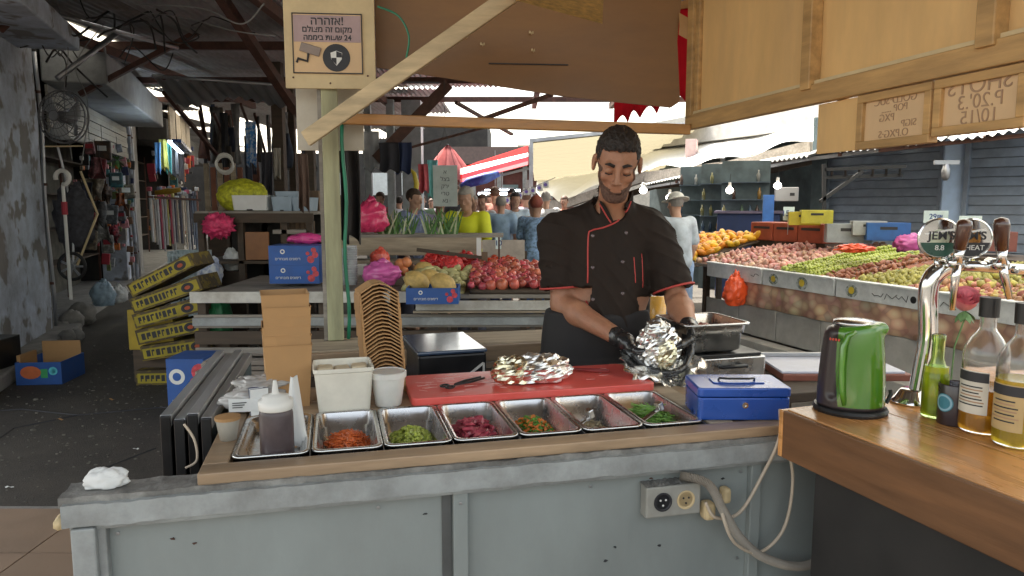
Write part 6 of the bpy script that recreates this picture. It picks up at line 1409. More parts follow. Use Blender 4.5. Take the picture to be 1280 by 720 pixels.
for k in range(6): MB().box(k * W_ / 5 - .08, k * W_ / 5 + .08, -.1, .1, 0, 2.9).ob('column', K['concrete'], t)
MB().box(W_ * .42, W_ * .55, .55, .59, 0, 2.2).ob('door', m_solid('grey_green_door', (.25, .32, .32), rough=.6), t)
for k, (px0, px1, y, Y) in enumerate(((598, 640, 242, 16), (606, 650, 238, 19))):
    a, b_ = P(px0, y, Y), P(px1, y, Y); tag(MB().bar(a, b_, .05, .05).ob('tube_light', K['tubel']), ['lit tube light under the awning over the crowd', 'farther lit tube light above the crowd'][k], 'light'); 
    q = thing('light_bracket', 'hanging bracket of %s tube light' % ['the nearer', 'the farther'][k], 'bracket', (a + b_) / 2 + V(0, 0, .035)); MB().bar((-.3, 0, .02), (.3, 0, .02), .06, .03).ob('channel', K['alu'], q); MB().tube([(0, 0, .03), (0, 0, .9)], .01, 5).ob('rod', K['alu'], q)
rr = random.Random(5)
for k in range(7):
    p = P(634 + k * 8, 246 - k * 3.2 + rr.uniform(-1, 1), 12); t = thing('pennant', 'small white and violet pennant strung over the crowd', 'flag', p, 0, 'white and violet pennants in a row')
    MB().grid(lambda u, v: (.1 * u - .05, .01 * math.sin(u * 6), -.11 * v), 4, 3, thick=(0, .004, 0)).ob('flag', K['foam'], t, rot=(0, rr.uniform(-.2, .2), 0)); MB().lathe([(.028, 0), (.028, .002), (0, .002)], n=12).ob('emblem', m_solid('violet', (.25, .18, .6), rough=.7), t, loc=(0, -.013, -.055), rot=(R(90), 0, 0))
tag(MB().tube(cpath([P(630, 246, 12), P(660, 236, 12), P(694, 222, 12.4)]), .006, 5).ob('pennant_line', K['cable']), 'line carrying the violet pennants', 'line')
# red valance behind the brown board
a = P(768, 100, 4.3); b_ = P(862, 100, 3.9); t = thing('red_valance', 'red cloth valance with a scalloped edge behind the brown board', 'valance', (a.x, a.y, 0), math.atan2((b_ - a).y, (b_ - a).x)); W_ = (V(b_.x, b_.y, 0) - V(a.x, a.y, 0)).length
def val(u, v):
    zb = P(768, 159, 4.3).z + .085 * u; zs = zb + .055 * abs(math.sin(u * 5.2 * math.pi)); return (W_ * u, .012 * math.sin(u * 14), 2.55 + (zs - 2.55) * v)
MB().grid(val, 70, 6, thick=(0, .004, 0)).ob('valance', K['redcloth'], t, smooth=True)
MB().box(-.05, W_ + .1, -.01, .02, 2.52, 2.56).ob('rod', K['woodo'], t)
# ---- cluttered tall table on the left
tl = P(243, 264, 7.0); tr_ = P(392, 264, 7.0); t = thing('market_cart', 'tall dark wooden cart loaded with foam boxes in the left lane', 'cart', (tl.x, tl.y, 0), 0); W_ = tr_.x - tl.x; zt = tl.z
for k in range(5): MB().box(0, W_, k * .16, .15 + k * .16, zt - .035, zt).ob('top_board', K['woodg'], t, bev=.003)
MB().box(0, W_, -.03, -.002, zt - .11, zt - .02).ob('apron_board', K['woodd'], t)
for x in (.02, W_ * .35, W_ * .72, W_ - .08):
    for y in (0, .7): MB().box(x, x + .06, y, y + .06, 0, zt - .036).ob('leg', K['woodd'], t, bev=.003)
MB().box(0, W_, 0, .75, .92, .95).ob('shelf', K['woodd'], t); MB().box(W_ * .42, W_ * .62, -.02, .0, .96, zt - .2).ob('door_panel', m_solid('orange_ply', (.30, .13, .05), rough=.6), t, bev=.003)
MB().box(W_ * .05, W_ * .95, .70, .72, .3, zt - .04).ob('back_panel', K['dark'], t)
for k in range(7): MB().box(W_ * .66 + k * .05, W_ * .66 + k * .05 + .04, .2, .22, .96, zt - .1).ob('slat', K['woodz'], t)
MB().box(W_ * .65, W_ * .95, .0, .2, zt - .22, zt - .18).ob('inner_shelf', K['woodg'], t)
bag('yellow_net', 'yellow green net sack heaped on the tall cart', P(304, 263, 7.35), (.25, .2, .17), yelnet, 17, 'net sack', .12, neck=False)
for k, (px0, px1, py0, py1, mt_, lab) in enumerate(((289, 333, 263, 244, 'foam', 'white foam box in front of the yellow net sack'), (338, 364, 265, 247, 'foamb', 'blue grey foam box on the tall cart, left of its twin'), (363, 388, 266, 249, 'foamb', 'blue grey foam box at the right end of the tall cart'), (341, 370, 247, 239, 'foamb', 'thin blue grey foam box lying on two others'))):
    a, b_ = P(px0, py0, 7.05), P(px1, py1, 7.05); tt = thing('foam_box', lab, 'foam box', (a.x, a.y + .01 * k, max(a.z, zt + .001)), .04 * (k % 2), 'foam boxes on the tall cart'); w_ = b_.x - a.x; h_ = b_.z - a.z
    L = [[(x + w_ / 2, y + .15, z) for x, y in rrect(-q, q, -.14 + (w_ / 2 - q), .14 - (w_ / 2 - q), .02)] for q, z in ((w_ / 2 - .012, 0), (w_ / 2, h_), (w_ / 2 - .02, h_), (w_ / 2 - .03, .02))]
    loft(L).ob('tub', K[mt_], tt); MB().box(w_ * .42, w_ * .58, .012, .018, .0, .012).ob('notch', K['ink'], tt)
p = P(372, 252, 7.5); carton('brown_carton', 'small brown carton behind the blue grey foam boxes', (p.x, p.y, zt), 0, .22, .2, .2, K['woodz'], 'carton', False)
pm = mat('pink_mesh', (.72, .05, .16), .5, var=.4, scale=20); t = thing('mesh_sponge', 'pink mesh ball hanging at the corner of the tall cart', 'mesh ball', P(273, 282, 6.9)); crumple('mesh_ball', (.13, .1, .11), pm, t, 51, .42, 50, 36, freq=5); MB().tube([(0, 0, .08), (0, .02, .14)], .003, 4).ob('string', K['cable'], t)
# coil, poles behind
t = thing('hose_coil', 'white hose coil hanging in the left lane', 'hose', P(280, 202, 8.6)); m = MB(); m.tube([((.10 + .006 * math.sin(k * .7)) * math.cos(k * .4), .012 * math.sin(k * .13) + .002 * k * .2, (.10) * math.sin(k * .4) - .0008 * k) for k in range(64)], .010, 6); m.ob('coil', K['white'], t, smooth=True)
t = thing('pallet', 'brown and white striped crate slats standing deep in the left lane', 'pallet', P(256, 246, 9.2)); 
for k in range(6): MB().box(k * .085, k * .085 + .06, 0, .03, -.25, .42 - .05 * (k % 2)).ob('slat', m_solid('redbrown_slat', (.25, .1, .06), rough=.7) if k % 2 else K['woodp'], t)
MB().box(0, .5, .03, .06, -.2, -.12).ob('cross_slat', K['woodp'], t); MB().box(0, .5, .03, .1, -1.6, -.26).ob('stand', K['woodd'], t)
# ---- yellow banana boxes
banm = mat('banana_box', (.09, .065, .03), .7, var=.3, scale=6, dirt=.4, col2=(.22, .16, .02), c2scale=14, c2pos=.55, c2sharp=.02, rnd=.15); bank = mat('box_inside', (.28, .2, .12), .8, var=.2)
g = G(168, 482, 0)
def banana_print(t, sx, sz):
    rb = random.Random(int(t.location.z * 100)); t.rotation_euler.z += rb.uniform(-.12, .12); t.location.x += rb.uniform(-.03, .03); MB().box(sx * .03, sx * .97, -.004, -.0005, sz * .14, sz * .86).ob('print_field', m_solid('yellow_field', (.40, .32, .02), rough=.6, var=.2, dirt=.5, dcol=(.1, .07, .02)), t)
    x = sx * .08; 
    while x < sx * .66:
        w_ = rb.uniform(.018, .035); MB().box(x, x + w_ * .35, -.0055, -.0042, sz * .28, sz * .72).box(x + w_ * .3, x + w_, -.0055, -.0042, sz * rb.choice((.28, .45, .6)), sz * .74).ob('letter_print', K['ink'], t); x += w_ + .012
    MB().lathe([(sz * .34, 0), (sz * .34, .001), (sz * .22, .0012), (sz * .20, 0)], n=18, sx=1.4).ob('oval_print', K['ink'], t, loc=(sx * .82, -.0045, sz * .5), rot=(R(90), 0, 0)); MB().lathe([(sz * .14, 0), (sz * .14, .001), (0, .001)], n=10, sx=1.6).ob('oval_heart', m_solid('crate_red', (.4, .08, .03), rough=.6), t, loc=(sx * .82, -.0045, sz * .5), rot=(R(90), 0, 0))
for k, (dx, dy, dz, ang, lab, wd) in enumerate([(0, 0, .0, 0, 'yellow banana box at the bottom of the tilted stack', .5), (.06, .02, .20, -8, 'yellow banana box second from the bottom of the stack', .56), (.05, .0, .34, -12, 'yellow banana box third from the bottom of the stack', .56),
        (.03, .03, .47, -15, 'yellow banana box fourth from the bottom of the stack', .58), (.02, .02, .60, -19, 'flattened brown sided banana box near the top of the stack', .62), (.0, .06, .73, -26, 'topmost tilted yellow banana box with white corner', .60)]):
    carton('banana_box', lab, (g.x + dx, g.y + dy, dz + .002), 0, wd, .36, .115, banm, 'box', k == 5, banana_print, .008, 'yellow banana boxes in the tilted stack', tilt=(0, R(ang)))
t = thing('yellow_crate', 'plain yellow crate face left of the tilted banana boxes', 'crate', (g.x - .06, g.y + .1, .001)); MB().box(-.02, .36, 0, .3, .28, .62).ob('body', m_solid('plain_yellow', (.42, .30, .03), rough=.6, dirt=.4, dcol=(.15, .1, .03)), t, bev=.006); MB().box(0, .34, .02, .28, 0, .279).ob('base', K['woodd'], t)
p = G(209, 488, 0) ; carton('blue_box', 'blue fruit box at the foot of the banana box stack', (P(209, 486, 4.9).x, 4.9, .0), 0, .26, .3, P(209, 450, 4.9).z, K['blue'], 'box', False, blue_print)
# open blue box on the street
g = G(22, 482, 0); 
def street_print(t, sx, sz):
    MB().lathe([(.055, 0), (.055, .0008), (0, .0008)], n=14, sx=1.5).ob('orange_print', m_solid('orange_print2', (.6, .15, .05), rough=.6), t, loc=(sx * .33, -.0005, sz * .55), rot=(R(90), 0, 0)); MB().lathe([(.035, 0), (.035, .0008), (.022, .0009), (.02, 0)], n=18).ob('ring_print', m_solid('cyan_print', (.1, .5, .6), rough=.6), t, loc=(sx * .82, -.0005, sz * .6), rot=(R(90), 0, 0)); MB().box(sx * .55, sx * .7, -.001, 0, sz * .3, sz * .7).ob('leaf_print', m_solid('green_print', (.05, .35, .12), rough=.6), t)
bx = carton('open_carton', 'open blue fruit carton lying on the street at the far left', (g.x - .01, g.y, .002), R(6), .36, .40, .19, K['blue'], 'carton', True, street_print, .006)
MB().box(-.01, .02, .05, .30, .01, .24).ob('flap', K['kraft'], bx); MB().box(.02, .34, .392, .397, .02, .30).ob('back_flap', K['kraft'], bx)
t = thing('dark_crate', 'dark crate at the left edge behind the open blue carton', 'crate', G(-12, 486, 0), 0); MB().box(-.3, .0, 0, .4, 0, .38).ob('body', K['blackm'], t, bev=.005); MB().box(-.28, -.02, -.006, 0, .05, .1).ob('slot', K['ink'], t)
# white grid basket, bags beyond
p = P(210, 346, 7.6); t = thing('laundry_basket', 'white perforated basket behind the banana boxes', 'basket', (p.x, p.y, 0), .05)
wgm = m_solid('bluewhite_plastic', (.50, .60, .64), rough=.5); W_ = .36
MB().box(0, W_, 0, .3, .45, .47).box(.01, W_ - .01, .02, .28, 0, .45).ob('base', wgm, t)
for k in range(9): MB().box(.01 + k * .0415, .025 + k * .0415, -.002, .008, .47, 1.0).ob('rib', wgm, t)
for k in range(7): MB().box(0, W_, .0, .006, .5 + k * .075, .52 + k * .075).ob('band', wgm, t)
MB().box(0, W_, .28, .3, .47, 1.0).box(0, .01, .01, .3, .47, 1.0).box(W_ - .01, W_, .01, .3, .47, 1.0).ob('wall', wgm, t)
bag('blue_white_bag', 'blue and white patterned bag beside the perforated basket', P(264, 358, 7.0), (.11, .09, .16), m_solid('bw_pattern', (.35, .42, .62), rough=.5, col2=(.75, .78, .82), c2scale=18), 61, neck=False)
bag('white_bag', 'white plastic bag on the ground right of the patterned bag', P(290, 338, 7.3), (.08, .07, .12), K['foam'], 64, neck=False)
bag('green_bag', 'dark green bag beside the banana boxes', P(277, 425, 6.1), (.10, .1, .20), m_solid('dkgreen_bag', (.02, .16, .06), rough=.5), 66, neck=False)
for k_ in ((264, 358, 7.0), (290, 338, 7.3), (277, 425, 6.1)):
    q = P(*k_); st = thing('low_stool', ['low dark stand under the patterned bag', 'low dark stand under the white bag', 'low dark stand under the green bag'][[7.0, 7.3, 6.1].index(k_[2])], 'stand', (q.x, q.y, 0)); MB().box(-.1, .1, -.08, .1, 0, q.z - .002).ob('body', K['woodd'], st, bev=.004)
# ---- fan on the pier
c = P(77, 146, 7.1); t = thing('wall_fan', 'dusty grey caged wall fan on the left pier', 'fan', c, R(-8))
fm = m_solid('dusty_cage', (.16, .16, .17), rough=.6, metal=.3)
for r_, y in ((.25, 0), (.19, -.055), (.12, -.085), (.05, -.1), (.25, .05), (.18, .10)):
    MB().tube([(r_ * math.cos(a), y, r_ * math.sin(a)) for a in [k * math.pi / 16 for k in range(33)]], .007 if r_ == .25 else .004, 5, cap=False).ob('ring', fm, t)
for k in range(28):
    a = k * math.pi / 14; MB().tube([(.04 * math.cos(a), -.1, .04 * math.sin(a)), (.13 * math.cos(a), -.083, .13 * math.sin(a)), (.2 * math.cos(a), -.05, .2 * math.sin(a)), (.25 * math.cos(a), 0, .25 * math.sin(a)), (.18 * math.cos(a), .1, .18 * math.sin(a))], .0028, 4).ob('spoke', fm, t)
for k in range(3):
    a = k * 2.09 + .3; MB().grid(lambda u, v: ((.05 + .17 * v) * math.cos(a + (u - .5) * .9), -.03 + .05 * u, (.05 + .17 * v) * math.sin(a + (u - .5) * .9)), 5, 4, thick=(0, .004, 0)).ob('blade', m_solid('fan_blade', (.38, .4, .42), rough=.5, dirt=.5), t, smooth=True)
MB().lathe([(.05, -.02), (.06, .0), (.06, .14), (.04, .17)], n=16, M=Matrix.Rotation(R(-90), 4, 'X')).ob('motor', fm, t, smooth=True); MB().lathe([(.045, -.108), (.045, -.1), (0, -.099)], n=14, M=Matrix.Rotation(R(-90), 4, 'X')).ob('hub_disc', K['alu'], t)
MB().tube([(0, .15, 0), (-.05, .25, -.05), (-.18, .4, -.12)], .02, 8).ob('bracket', K['alu'], t); MB().tube([(-.2, .0, -.28), (.2, 0, -.28)], .008, 6).ob('lower_bar', K['creamb'], t)
# pipe struts at the top left
for k, (p, q, r_) in enumerate([(P(30, 8, 6.8), P(222, 60, 8.6), .022), (P(72, 98, 7.3), P(148, 40, 8.0), .03), (P(45, 0, 6.5), P(100, 45, 7.6), .03), (P(0, 38, 6.5), P(40, 0, 6.7), .03), (P(190, 95, 8.0), P(345, 106, 8.4), .02)]):
    t = thing('pipe_strut', ['long white pipe running from the pier to the roof', 'grey diagonal pipe strut above the fan', 'dark strut in the upper left corner', 'short dark strut at the left edge', 'pale rod carrying the torn grey awning'][k], 'pipe', p); MB().tube([(0, 0, 0), q - p], r_, 8).ob('pipe', K['alu'] if k in (0, 1, 4) else K['rust'], t, smooth=True)
p0 = P(192, 97, 8.0); p1 = P(345, 106, 8.4)
t = thing('torn_awning', 'torn grey corrugated awning strip in the left lane', 'awning', p0)
MB().grid(lambda u, v: tuple((p1 - p0) * u + V(.0, .5 * v, -(.22 + .1 * math.sin(u * 8)) * v * (1 - .4 * abs(math.sin(u * 5))) + .02 * math.sin(u * 60))), 90, 4).ob('sheet', K['alu'], t)
rr = random.Random(9)
for k in range(16):
    x0, y0 = rr.uniform(20, 240), rr.uniform(-5, 70); pts = [P(x0 + j * rr.uniform(15, 32), y0 + rr.uniform(-18, 30) + j * 9, 7.0 + j * .35 + k * .02) for j in range(4)]
    wire('black cable in the tangle under the roof at the upper left', pts, .007 + .004 * (k % 3 == 0), K['cable'], group='tangled cables under the roof')
for k, pts in enumerate([[P(330, 5, 4), P(300, 30, 5), P(250, 10, 6), P(170, 5, 7)], [P(345, 45, 5), P(290, 38, 6), P(220, 20, 7), P(150, 15, 7.5)], [P(90, 200, 7.3), P(80, 120, 7.3), P(85, 60, 7.4), P(70, 0, 7.2)], [P(102, 205, 7.4), P(110, 130, 7.6), P(95, 80, 7.5), P(130, 30, 7.6)]]):
    wire(['long sagging cable crossing to the notice board', 'second sagging cable under the roof sheets', 'cable dropping behind the fan', 'thin cable hanging right of the fan'][k], pts, .005, m_solid('grey_wire', (.2, .2, .2), rough=.6))
# ---- goods in the left shops
cols = {'charcoal': (.05, .05, .05), 'dark brown': (.07, .045, .03), 'navy': (.03, .04, .10), 'grey': (.25, .26, .28), 'crimson': (.38, .03, .05), 'white': (.62, .62, .6), 'olive': (.14, .17, .06), 'brown': (.18, .10, .06), 'orange': (.6, .16, .03), 'teal': (.06, .2, .22), 'pink': (.6, .25, .28), 'beige': (.4, .33, .24)}
def shop_goods(px, py, l, kind, c, k):
    # point on a plane parallel to the facade, at depth offset
    pass
rr = random.Random(21)
items = [(112, 185, 'cushion', 'pink', 'pink patterned pack hanging left inside the first shop'), (128, 188, 'cushion', 'brown', 'brown pack hanging inside the first shop'), (125, 212, 'cushion', 'crimson', 'crimson pack hanging below the brown pack'), (147, 200, 'plant', 'olive', 'green artificial plant hanging in the first shop'),
         (150, 228, 'plant', 'olive', 'second green artificial plant hanging lower in the shop'), (118, 232, 'ball', 'beige', 'beige basket hanging in the first shop'), (132, 240, 'ball', 'brown', 'brown basket in the first shop'), (150, 248, 'ball', 'orange', 'orange toy hanging in the shop opening'),
         (96, 255, 'ball', 'orange', 'orange plush toy hanging by the trolley'), (106, 268, 'cushion', 'crimson', 'crimson bag on the trolley'), (118, 262, 'ball', 'grey', 'grey sack hanging behind the trolley'), (138, 268, 'cushion', 'grey', 'grey quilted pouch hanging in the doorway'), (152, 270, 'cushion', 'grey', 'second grey pouch near the door edge'),
         (104, 240, 'ball', 'navy', 'navy bag hanging under the fan'), (126, 285, 'ball', 'white', 'white packet heap in the doorway'), (142, 292, 'ball', 'crimson', 'red and white toy low in the doorway'), (135, 305, 'cushion', 'white', 'white packaged goods standing in the doorway'), (112, 300, 'cushion', 'beige', 'beige box low in the shop'),
         (88, 285, 'cushion', 'crimson', 'dark red bag slung on the trolley'), (145, 225, 'cushion', 'teal', 'teal pack in the first shop'), (120, 205, 'ball', 'pink', 'pink round pack in the first shop'), (158, 240, 'cushion', 'beige', 'beige pack at the shop door edge')]
for k, (px, py, kind, c, lab) in enumerate(items):
    Y = 8.7 + (px - 88) / 75 * 3.2; p = P(px, py, Y); r_ = rr.uniform(.10, .16); mt_ = m_solid('hung_' + c, tuple(q * .55 for q in cols[c]), rough=.7, var=.6, scale=22, col2=tuple(q * .2 + .02 for q in cols[c]), c2scale=16)
    t = thing('hanging_goods', lab, 'goods', p, R(20))
    if kind == 'cushion': MB().cbox((0, 0, 0), r_ * (1.1 + .5 * (k % 2)), .06, r_ * (1.5 + .4 * (k % 3))).ob('pack', mt_, t, bev=.02, rot=(0, .12 * ((k % 3) - 1), 0)); MB().cbox((0, -.032, r_ * .2), r_ * .8, .004, r_ * .5).ob('pack_label', K['foam'] if k % 2 else m_solid('goods_crimson', cols['crimson']), t)
    elif kind == 'ball' and k % 3: MB().grid(lambda u, v: (r_ * 1.6 * (u - .5) * (1 - .3 * math.sin(v * 3 + k)), .03 * math.sin(u * 9 + k) + .02 * math.sin(v * 7), r_ * .8 - r_ * 2.2 * v * (1 + .15 * math.sin(u * 8))), 14, 12, thick=(0, .02, 0)).ob('drape', mt_, t, smooth=True)
    elif kind == 'ball': crumple('bundle', (r_ * rr.uniform(.5, .9), r_ * .5, r_ * rr.uniform(.6, 1.2)), mt_, t, k, .9, 26, 20, freq=3)
    else:
        for j in range(40):
            a = rr.uniform(0, 6.28); e = rr.uniform(-1.2, .6); L_ = rr.uniform(.08, .2); d_ = V(math.cos(a) * math.cos(e), math.sin(a) * math.cos(e), math.sin(e)); m = MB(); s_ = V(-math.sin(a), math.cos(a), 0) * .02
            m.add([(0, 0, 0), d_ * L_ * .6 + s_, d_ * L_, d_ * L_ * .6 - s_], [(0, 1, 2, 3)]); m.ob('leaf', leek, t)
    MB().tube([(0, 0, r_ * .8), (0, .01, r_ * .8 + .25)], .003, 4).ob('string', K['cable'], t)
# rows of small goods on racks in both shops (things one can count)
for k in range(190):
    k_ = k; k = 0 if k_ < 110 else 30
    px = rr.uniform(88, 166) if k < 24 else rr.uniform(187, 245); py = rr.uniform(180, 335) if k < 24 else rr.uniform(185, 300); Y = (9.6 + (px - 88) / 75 * 3.0) if k < 24 else 13 + (px - 187) / 60 * 5
    c = rr.choice(list(cols)); p = P(px, py, Y); s_ = rr.uniform(.03, .09) * Y / 10
    m = MB(); m.cbox((0, 0, 0), s_ * rr.uniform(.5, 1.4), .05, s_ * rr.uniform(.8, 2.0)); o = m.ob('shop_packet', m_solid('goods_' + c, cols[c], rough=.6, var=.5, scale=14), loc=p, rot=(0, rr.uniform(-.15, .15), .3), bev=.008)
    tag(o, 'small %s packet hanging in the %s shop of the left lane' % (c, 'first' if k < 24 else 'second'), 'packet', '%s packets in the %s left shop' % (c, 'first' if k < 24 else 'second'))
m = MB()
for nm_, l0, l1, o_, zs in (('first', .8, 5.2, -.5, (.5, 1.0, 1.5, 2.0, 2.5)), ('second', 7.2, 14, -.9, (.5, 1.0, 1.5, 2.0, 2.5))):
    t = fac('goods_rack', 'dark metal goods rack at the back of the %s shop on the left' % nm_, 'rack', l0, o_, .13); L_ = l1 - l0
    for z in zs: MB().box(-.3, 0, 0, L_, z, z + .02).ob('shelf', K['woodd'], t)
    for y in (0, L_ * .5, L_): MB().box(-.02, 0.01, y - .015, y + .015, 0, 2.7).ob('upright', K['rust'], t)
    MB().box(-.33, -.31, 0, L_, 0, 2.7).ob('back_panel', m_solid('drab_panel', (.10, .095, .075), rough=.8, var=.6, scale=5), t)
# brooms and ribbons in the second shop front
bc = [(.55, .12, .18), (.5, .5, .52), (.7, .6, .5), (.25, .3, .4), (.6, .55, .2), (.6, .62, .66), (.1, .1, .14), (.5, .25, .2)]
bn = ['crimson', 'grey', 'cream', 'slate blue', 'mustard', 'silver', 'black', 'rust']
for k in range(20):
    px = 187 + k * 3.1; Y = 10.2 + k * .06; p = P(px, rr.uniform(238, 250), Y); z0 = P(px, rr.uniform(300, 318), Y).z; i = rr.randrange(8)
    t = thing('broom', '%s handled broom or mop hanging in the row before the second shop' % bn[i], 'broom', p, 0, '%s brooms in the row' % bn[i]); MB().tube([(0, 0, 0), (.01, 0, z0 - p.z)], .013 + .006 * (k % 3 == 0), 6).ob('handle', m_solid('broomc%d' % i, bc[i], rough=.5), t)
    MB().cbox((0, 0, .03), .06, .05, .06).ob('brush_head', m_solid('broomc%d' % ((i + 3) % 8), bc[(i + 3) % 8], rough=.8), t, bev=.01)
q = P(185, 246, 10.15); tag(MB().bar(q, P(250, 250, 11.4), .03, .03).ob('hanging_rail', K['rust']), 'dark rail from which the brooms hang', 'rail'); p = P(210, 240, 10.0); tag(MB().tube([(-.17, 0, -.01), (0, 0, .01), (.17, 0, .03)], [.03, .045, .03], 10).ob('mustard_brush', m_solid('mustard', (.5, .3, .03), rough=.6), smooth=True, loc=p), 'mustard coloured long brush lying on the broom rail', 'brush')
t = thing('blue_lamp', 'lit tube lamp with blue housing over the second shop', 'lamp', P(219, 176, 10.5)); d_ = P(233, 190, 12) - P(219, 176, 10.5); MB().bar((-.08, 0, -.01), d_ + V(-.08, 0, -.01), .05, .03).ob('tube', K['tubel'], t); MB().bar((.02, 0, 0), d_ + V(.02, 0, 0), .12, .05).ob('housing', K['bluem'], t); MB().tube([(.02, 0, 0), (.02, 0, .6)], .006, 5).ob('rod', K['cable'], t)
for k, (px, py, c) in enumerate(((196, 200, (.12, .3, .6)), (203, 196, (.5, .5, .12)), (209, 200, (.1, .45, .45)), (217, 205, (.12, .12, .13)), (225, 212, (.15, .13, .13)))):
    cloth_hang(['blue garment hanging first in the second shop', 'lime garment hanging second in the row', 'turquoise garment hanging third in the row', 'black garment hanging fourth in the row', 'dark garment hanging last in the row'][k], px - 4, px + 4, py - 22, py + 16, 11 + k * .3, m_solid('garm%d' % k, c, rough=.8), 'garment', 'hanging_garment')
# trolley with wheel and white pole
t = thing('shopping_trolley', 'black folding shopping trolley hung beside the pier with a grey spoked wheel', 'trolley', P(90, 333, 7.6))
MB().tube([(.14 * math.cos(a), 0, .14 * math.sin(a)) for a in [k * math.pi / 14 for k in range(29)]], .018, 8, cap=False).ob('tyre', K['cable'], t, smooth=True)
for k in range(7): a = k * math.pi * 2 / 7; MB().bar((0, 0, 0), (.13 * math.cos(a), 0, .13 * math.sin(a)), .012, .02).ob('spoke', K['alu'], t)
MB().lathe([(.035, -.02), (.035, .02)], n=12, M=Matrix.Rotation(R(90), 4, 'X')).ob('hub', K['alu'], t)
MB().tube([(0, .02, 0), (.02, .05, .5), (-.05, .06, 1.0), (-.08, .03, 1.25)], .012, 6).ob('frame_tube', K['alu'], t); MB().tube([(.04, .02, 0), (.25, .1, .55), (.1, .1, 1.0)], .012, 6).ob('frame_tube', K['creamb'], t)
crumple('trolley_bag', (.2, .12, .34), m_solid('dark_net', (.05, .05, .06), rough=.8, var=.6, scale=20), t, 71, .25, 24, 18, loc=(-.02, .12, .5), freq=2)
t = thing('white_crutch', 'white pole with a round loop top and a red grip beside the pier', 'pole', P(85, 320, 7.35)); zt = P(85, 222, 7.35).z - P(85, 320, 7.35).z
MB().tube([(0, 0, -.45), (0, 0, zt - .07)], .017, 8).ob('pole', K['white'], t); MB().tube([(.07 * math.sin(a), 0, zt - .0 - .07 * math.cos(a)) for a in [k * .42 for k in range(13)]], .022, 8).ob('loop', K['white'], t, smooth=True); MB().tube([(0, 0, .42), (0, 0, .55)], .028, 8).ob('grip', m_solid('goods_crimson', cols['crimson']), t)
bag('blue_packet', 'pale blue plastic bag on the threshold of the first shop', P(130, 382, 9.3), (.15, .12, .17), m_solid('pale_blue_bag', (.4, .55, .68), rough=.3, coat=.3), 81, neck=True)
bag('white_packet', 'white plastic bag behind the pale blue one', P(148, 378, 9.7), (.12, .12, .12), K['foam'], 83)
for k, (px, py, r_) in enumerate(((90, 405, .14), (102, 398, .17), (84, 425, .09), (96, 422, .08))):
    g = G(px, py, .08); t = thing('rubble_stone', ['grey rubble stone at the foot of the pier', 'largest grey rubble stone beside the pier', 'small rubble stone nearest the street', 'small rubble stone in front of the larger ones'][k], 'stone', g); crumple('stone', (r_, r_ * .8, r_ * .9), K['concrete'], t, 90 + k, .2, 18, 14, freq=1.5, loc=(0, 0, r_ * .3))
# litter on the street
for k, (px, py) in enumerate([(75, 525), (170, 562), (118, 433), (140, 500), (12, 610)]):
    g = G(px, py, .004); m = MB(); s_ = rr.uniform(.008, .02); m.grid(lambda u, v: (s_ * (u - .5) * 2, s_ * (v - .5), .006 * math.sin(u * 5 + k) + .006), 3, 2, thick=(0, 0, .001)); tag(m.ob('litter_scrap', K['foam'] if k % 3 else K['kraft'], loc=g, rot=(0, 0, k)), 'tiny paper scrap lying on the dark street', 'litter', 'paper scraps on the street')
m = MB(); rg = random.Random(77)
for k in range(1500):
    x = rg.uniform(-4.4, -.9); y = rg.uniform(3.45, 8.5); r_ = rg.uniform(.003, .010) * (1 if k % 25 else 2.2)
    m.ball((x, y, r_ * .3), (r_ * rg.uniform(.8, 1.5), r_, r_ * .5), 5, 3)
tag(m.ob('street_grit', m_solid('grit', (.13, .12, .10), rough=.9, var=.5, scale=3)), 'scattered grit and small stones on the dark street', 'grit', kind='stuff')
for k, pts in enumerate([[(-4.2, 5.0), (-3.6, 5.15), (-3.1, 5.0), (-2.6, 5.2), (-2.0, 5.1)], [(-3.3, 3.5), (-3.2, 4.1), (-3.35, 4.7), (-3.1, 5.0)], [(-2.2, 3.45), (-2.35, 3.9), (-2.2, 4.3)]]):
    MB().tube([V(x, y, .001) for x, y in pts], .006, 4).ob('crack', K['ink'], pv)
# ---- right-hand fruit stall
RD = V(-.32, .948, 0).normalized(); RO = V(3.1, 5.47, 0); RRt = math.atan2(-RD.x, RD.y)
RM = Matrix.Translation(RO) @ Matrix.Rotation(RRt, 4, 'Z')        # local x to the right/back, local y along the front away from camera
t = thing('fruit_table', 'long fruit table with white foam edge and garlic print skirt on the right', 'stall', RO, RRt)
for k in range(6): MB().box(.01 + k * .25, .255 + k * .25, -1.6, 3.1, .79, .82).ob('top_board', K['woodg'], t, bev=.003)
edge = m_solid('foam_edge', (.78, .82, .84), rough=.7, dirt=.3, dcol=(.3, .32, .3), dscale=6)
yl = m_solid('yellow_flower', (.75, .55, .05), rough=.6); 
for k in range(4):
    y0 = -1.45 + k * .98 + (.32 if k else 0); y1 = y0 + (.95 if k else 1.25)
    if k == 3: y1 = 2.75
    MB().box(-.03, -.004, y0, y1, .70, .842).ob('edge_board', edge, t, bev=.004)
    MB().box(-.045, .05, y0, y1, .843, .860).ob('edge_lip', edge, t, bev=.004)
for y, r_ in ((1.62, .045), (1.22, .05), (.62, .045)):
    f_ = MB().lathe([(r_ * 1.5, 0), (r_ * 1.5, .002), (0, .002)], n=12, sx=.8, M=Matrix.Rotation(R(-90), 4, 'Y')).ob('flower_print', m_solid('grey_leaf_print', (.16, .2, .17), rough=.7, col2=(.55, .6, .6), c2scale=40), t, loc=(-.0305, y, .77)); 
    MB().lathe([(r_ * .7, 0), (r_ * .7, .003), (0, .003)], n=9, M=Matrix.Rotation(R(-90), 4, 'Y')).ob('flower_heart', yl, f_, loc=(-.0022, 0, .004))
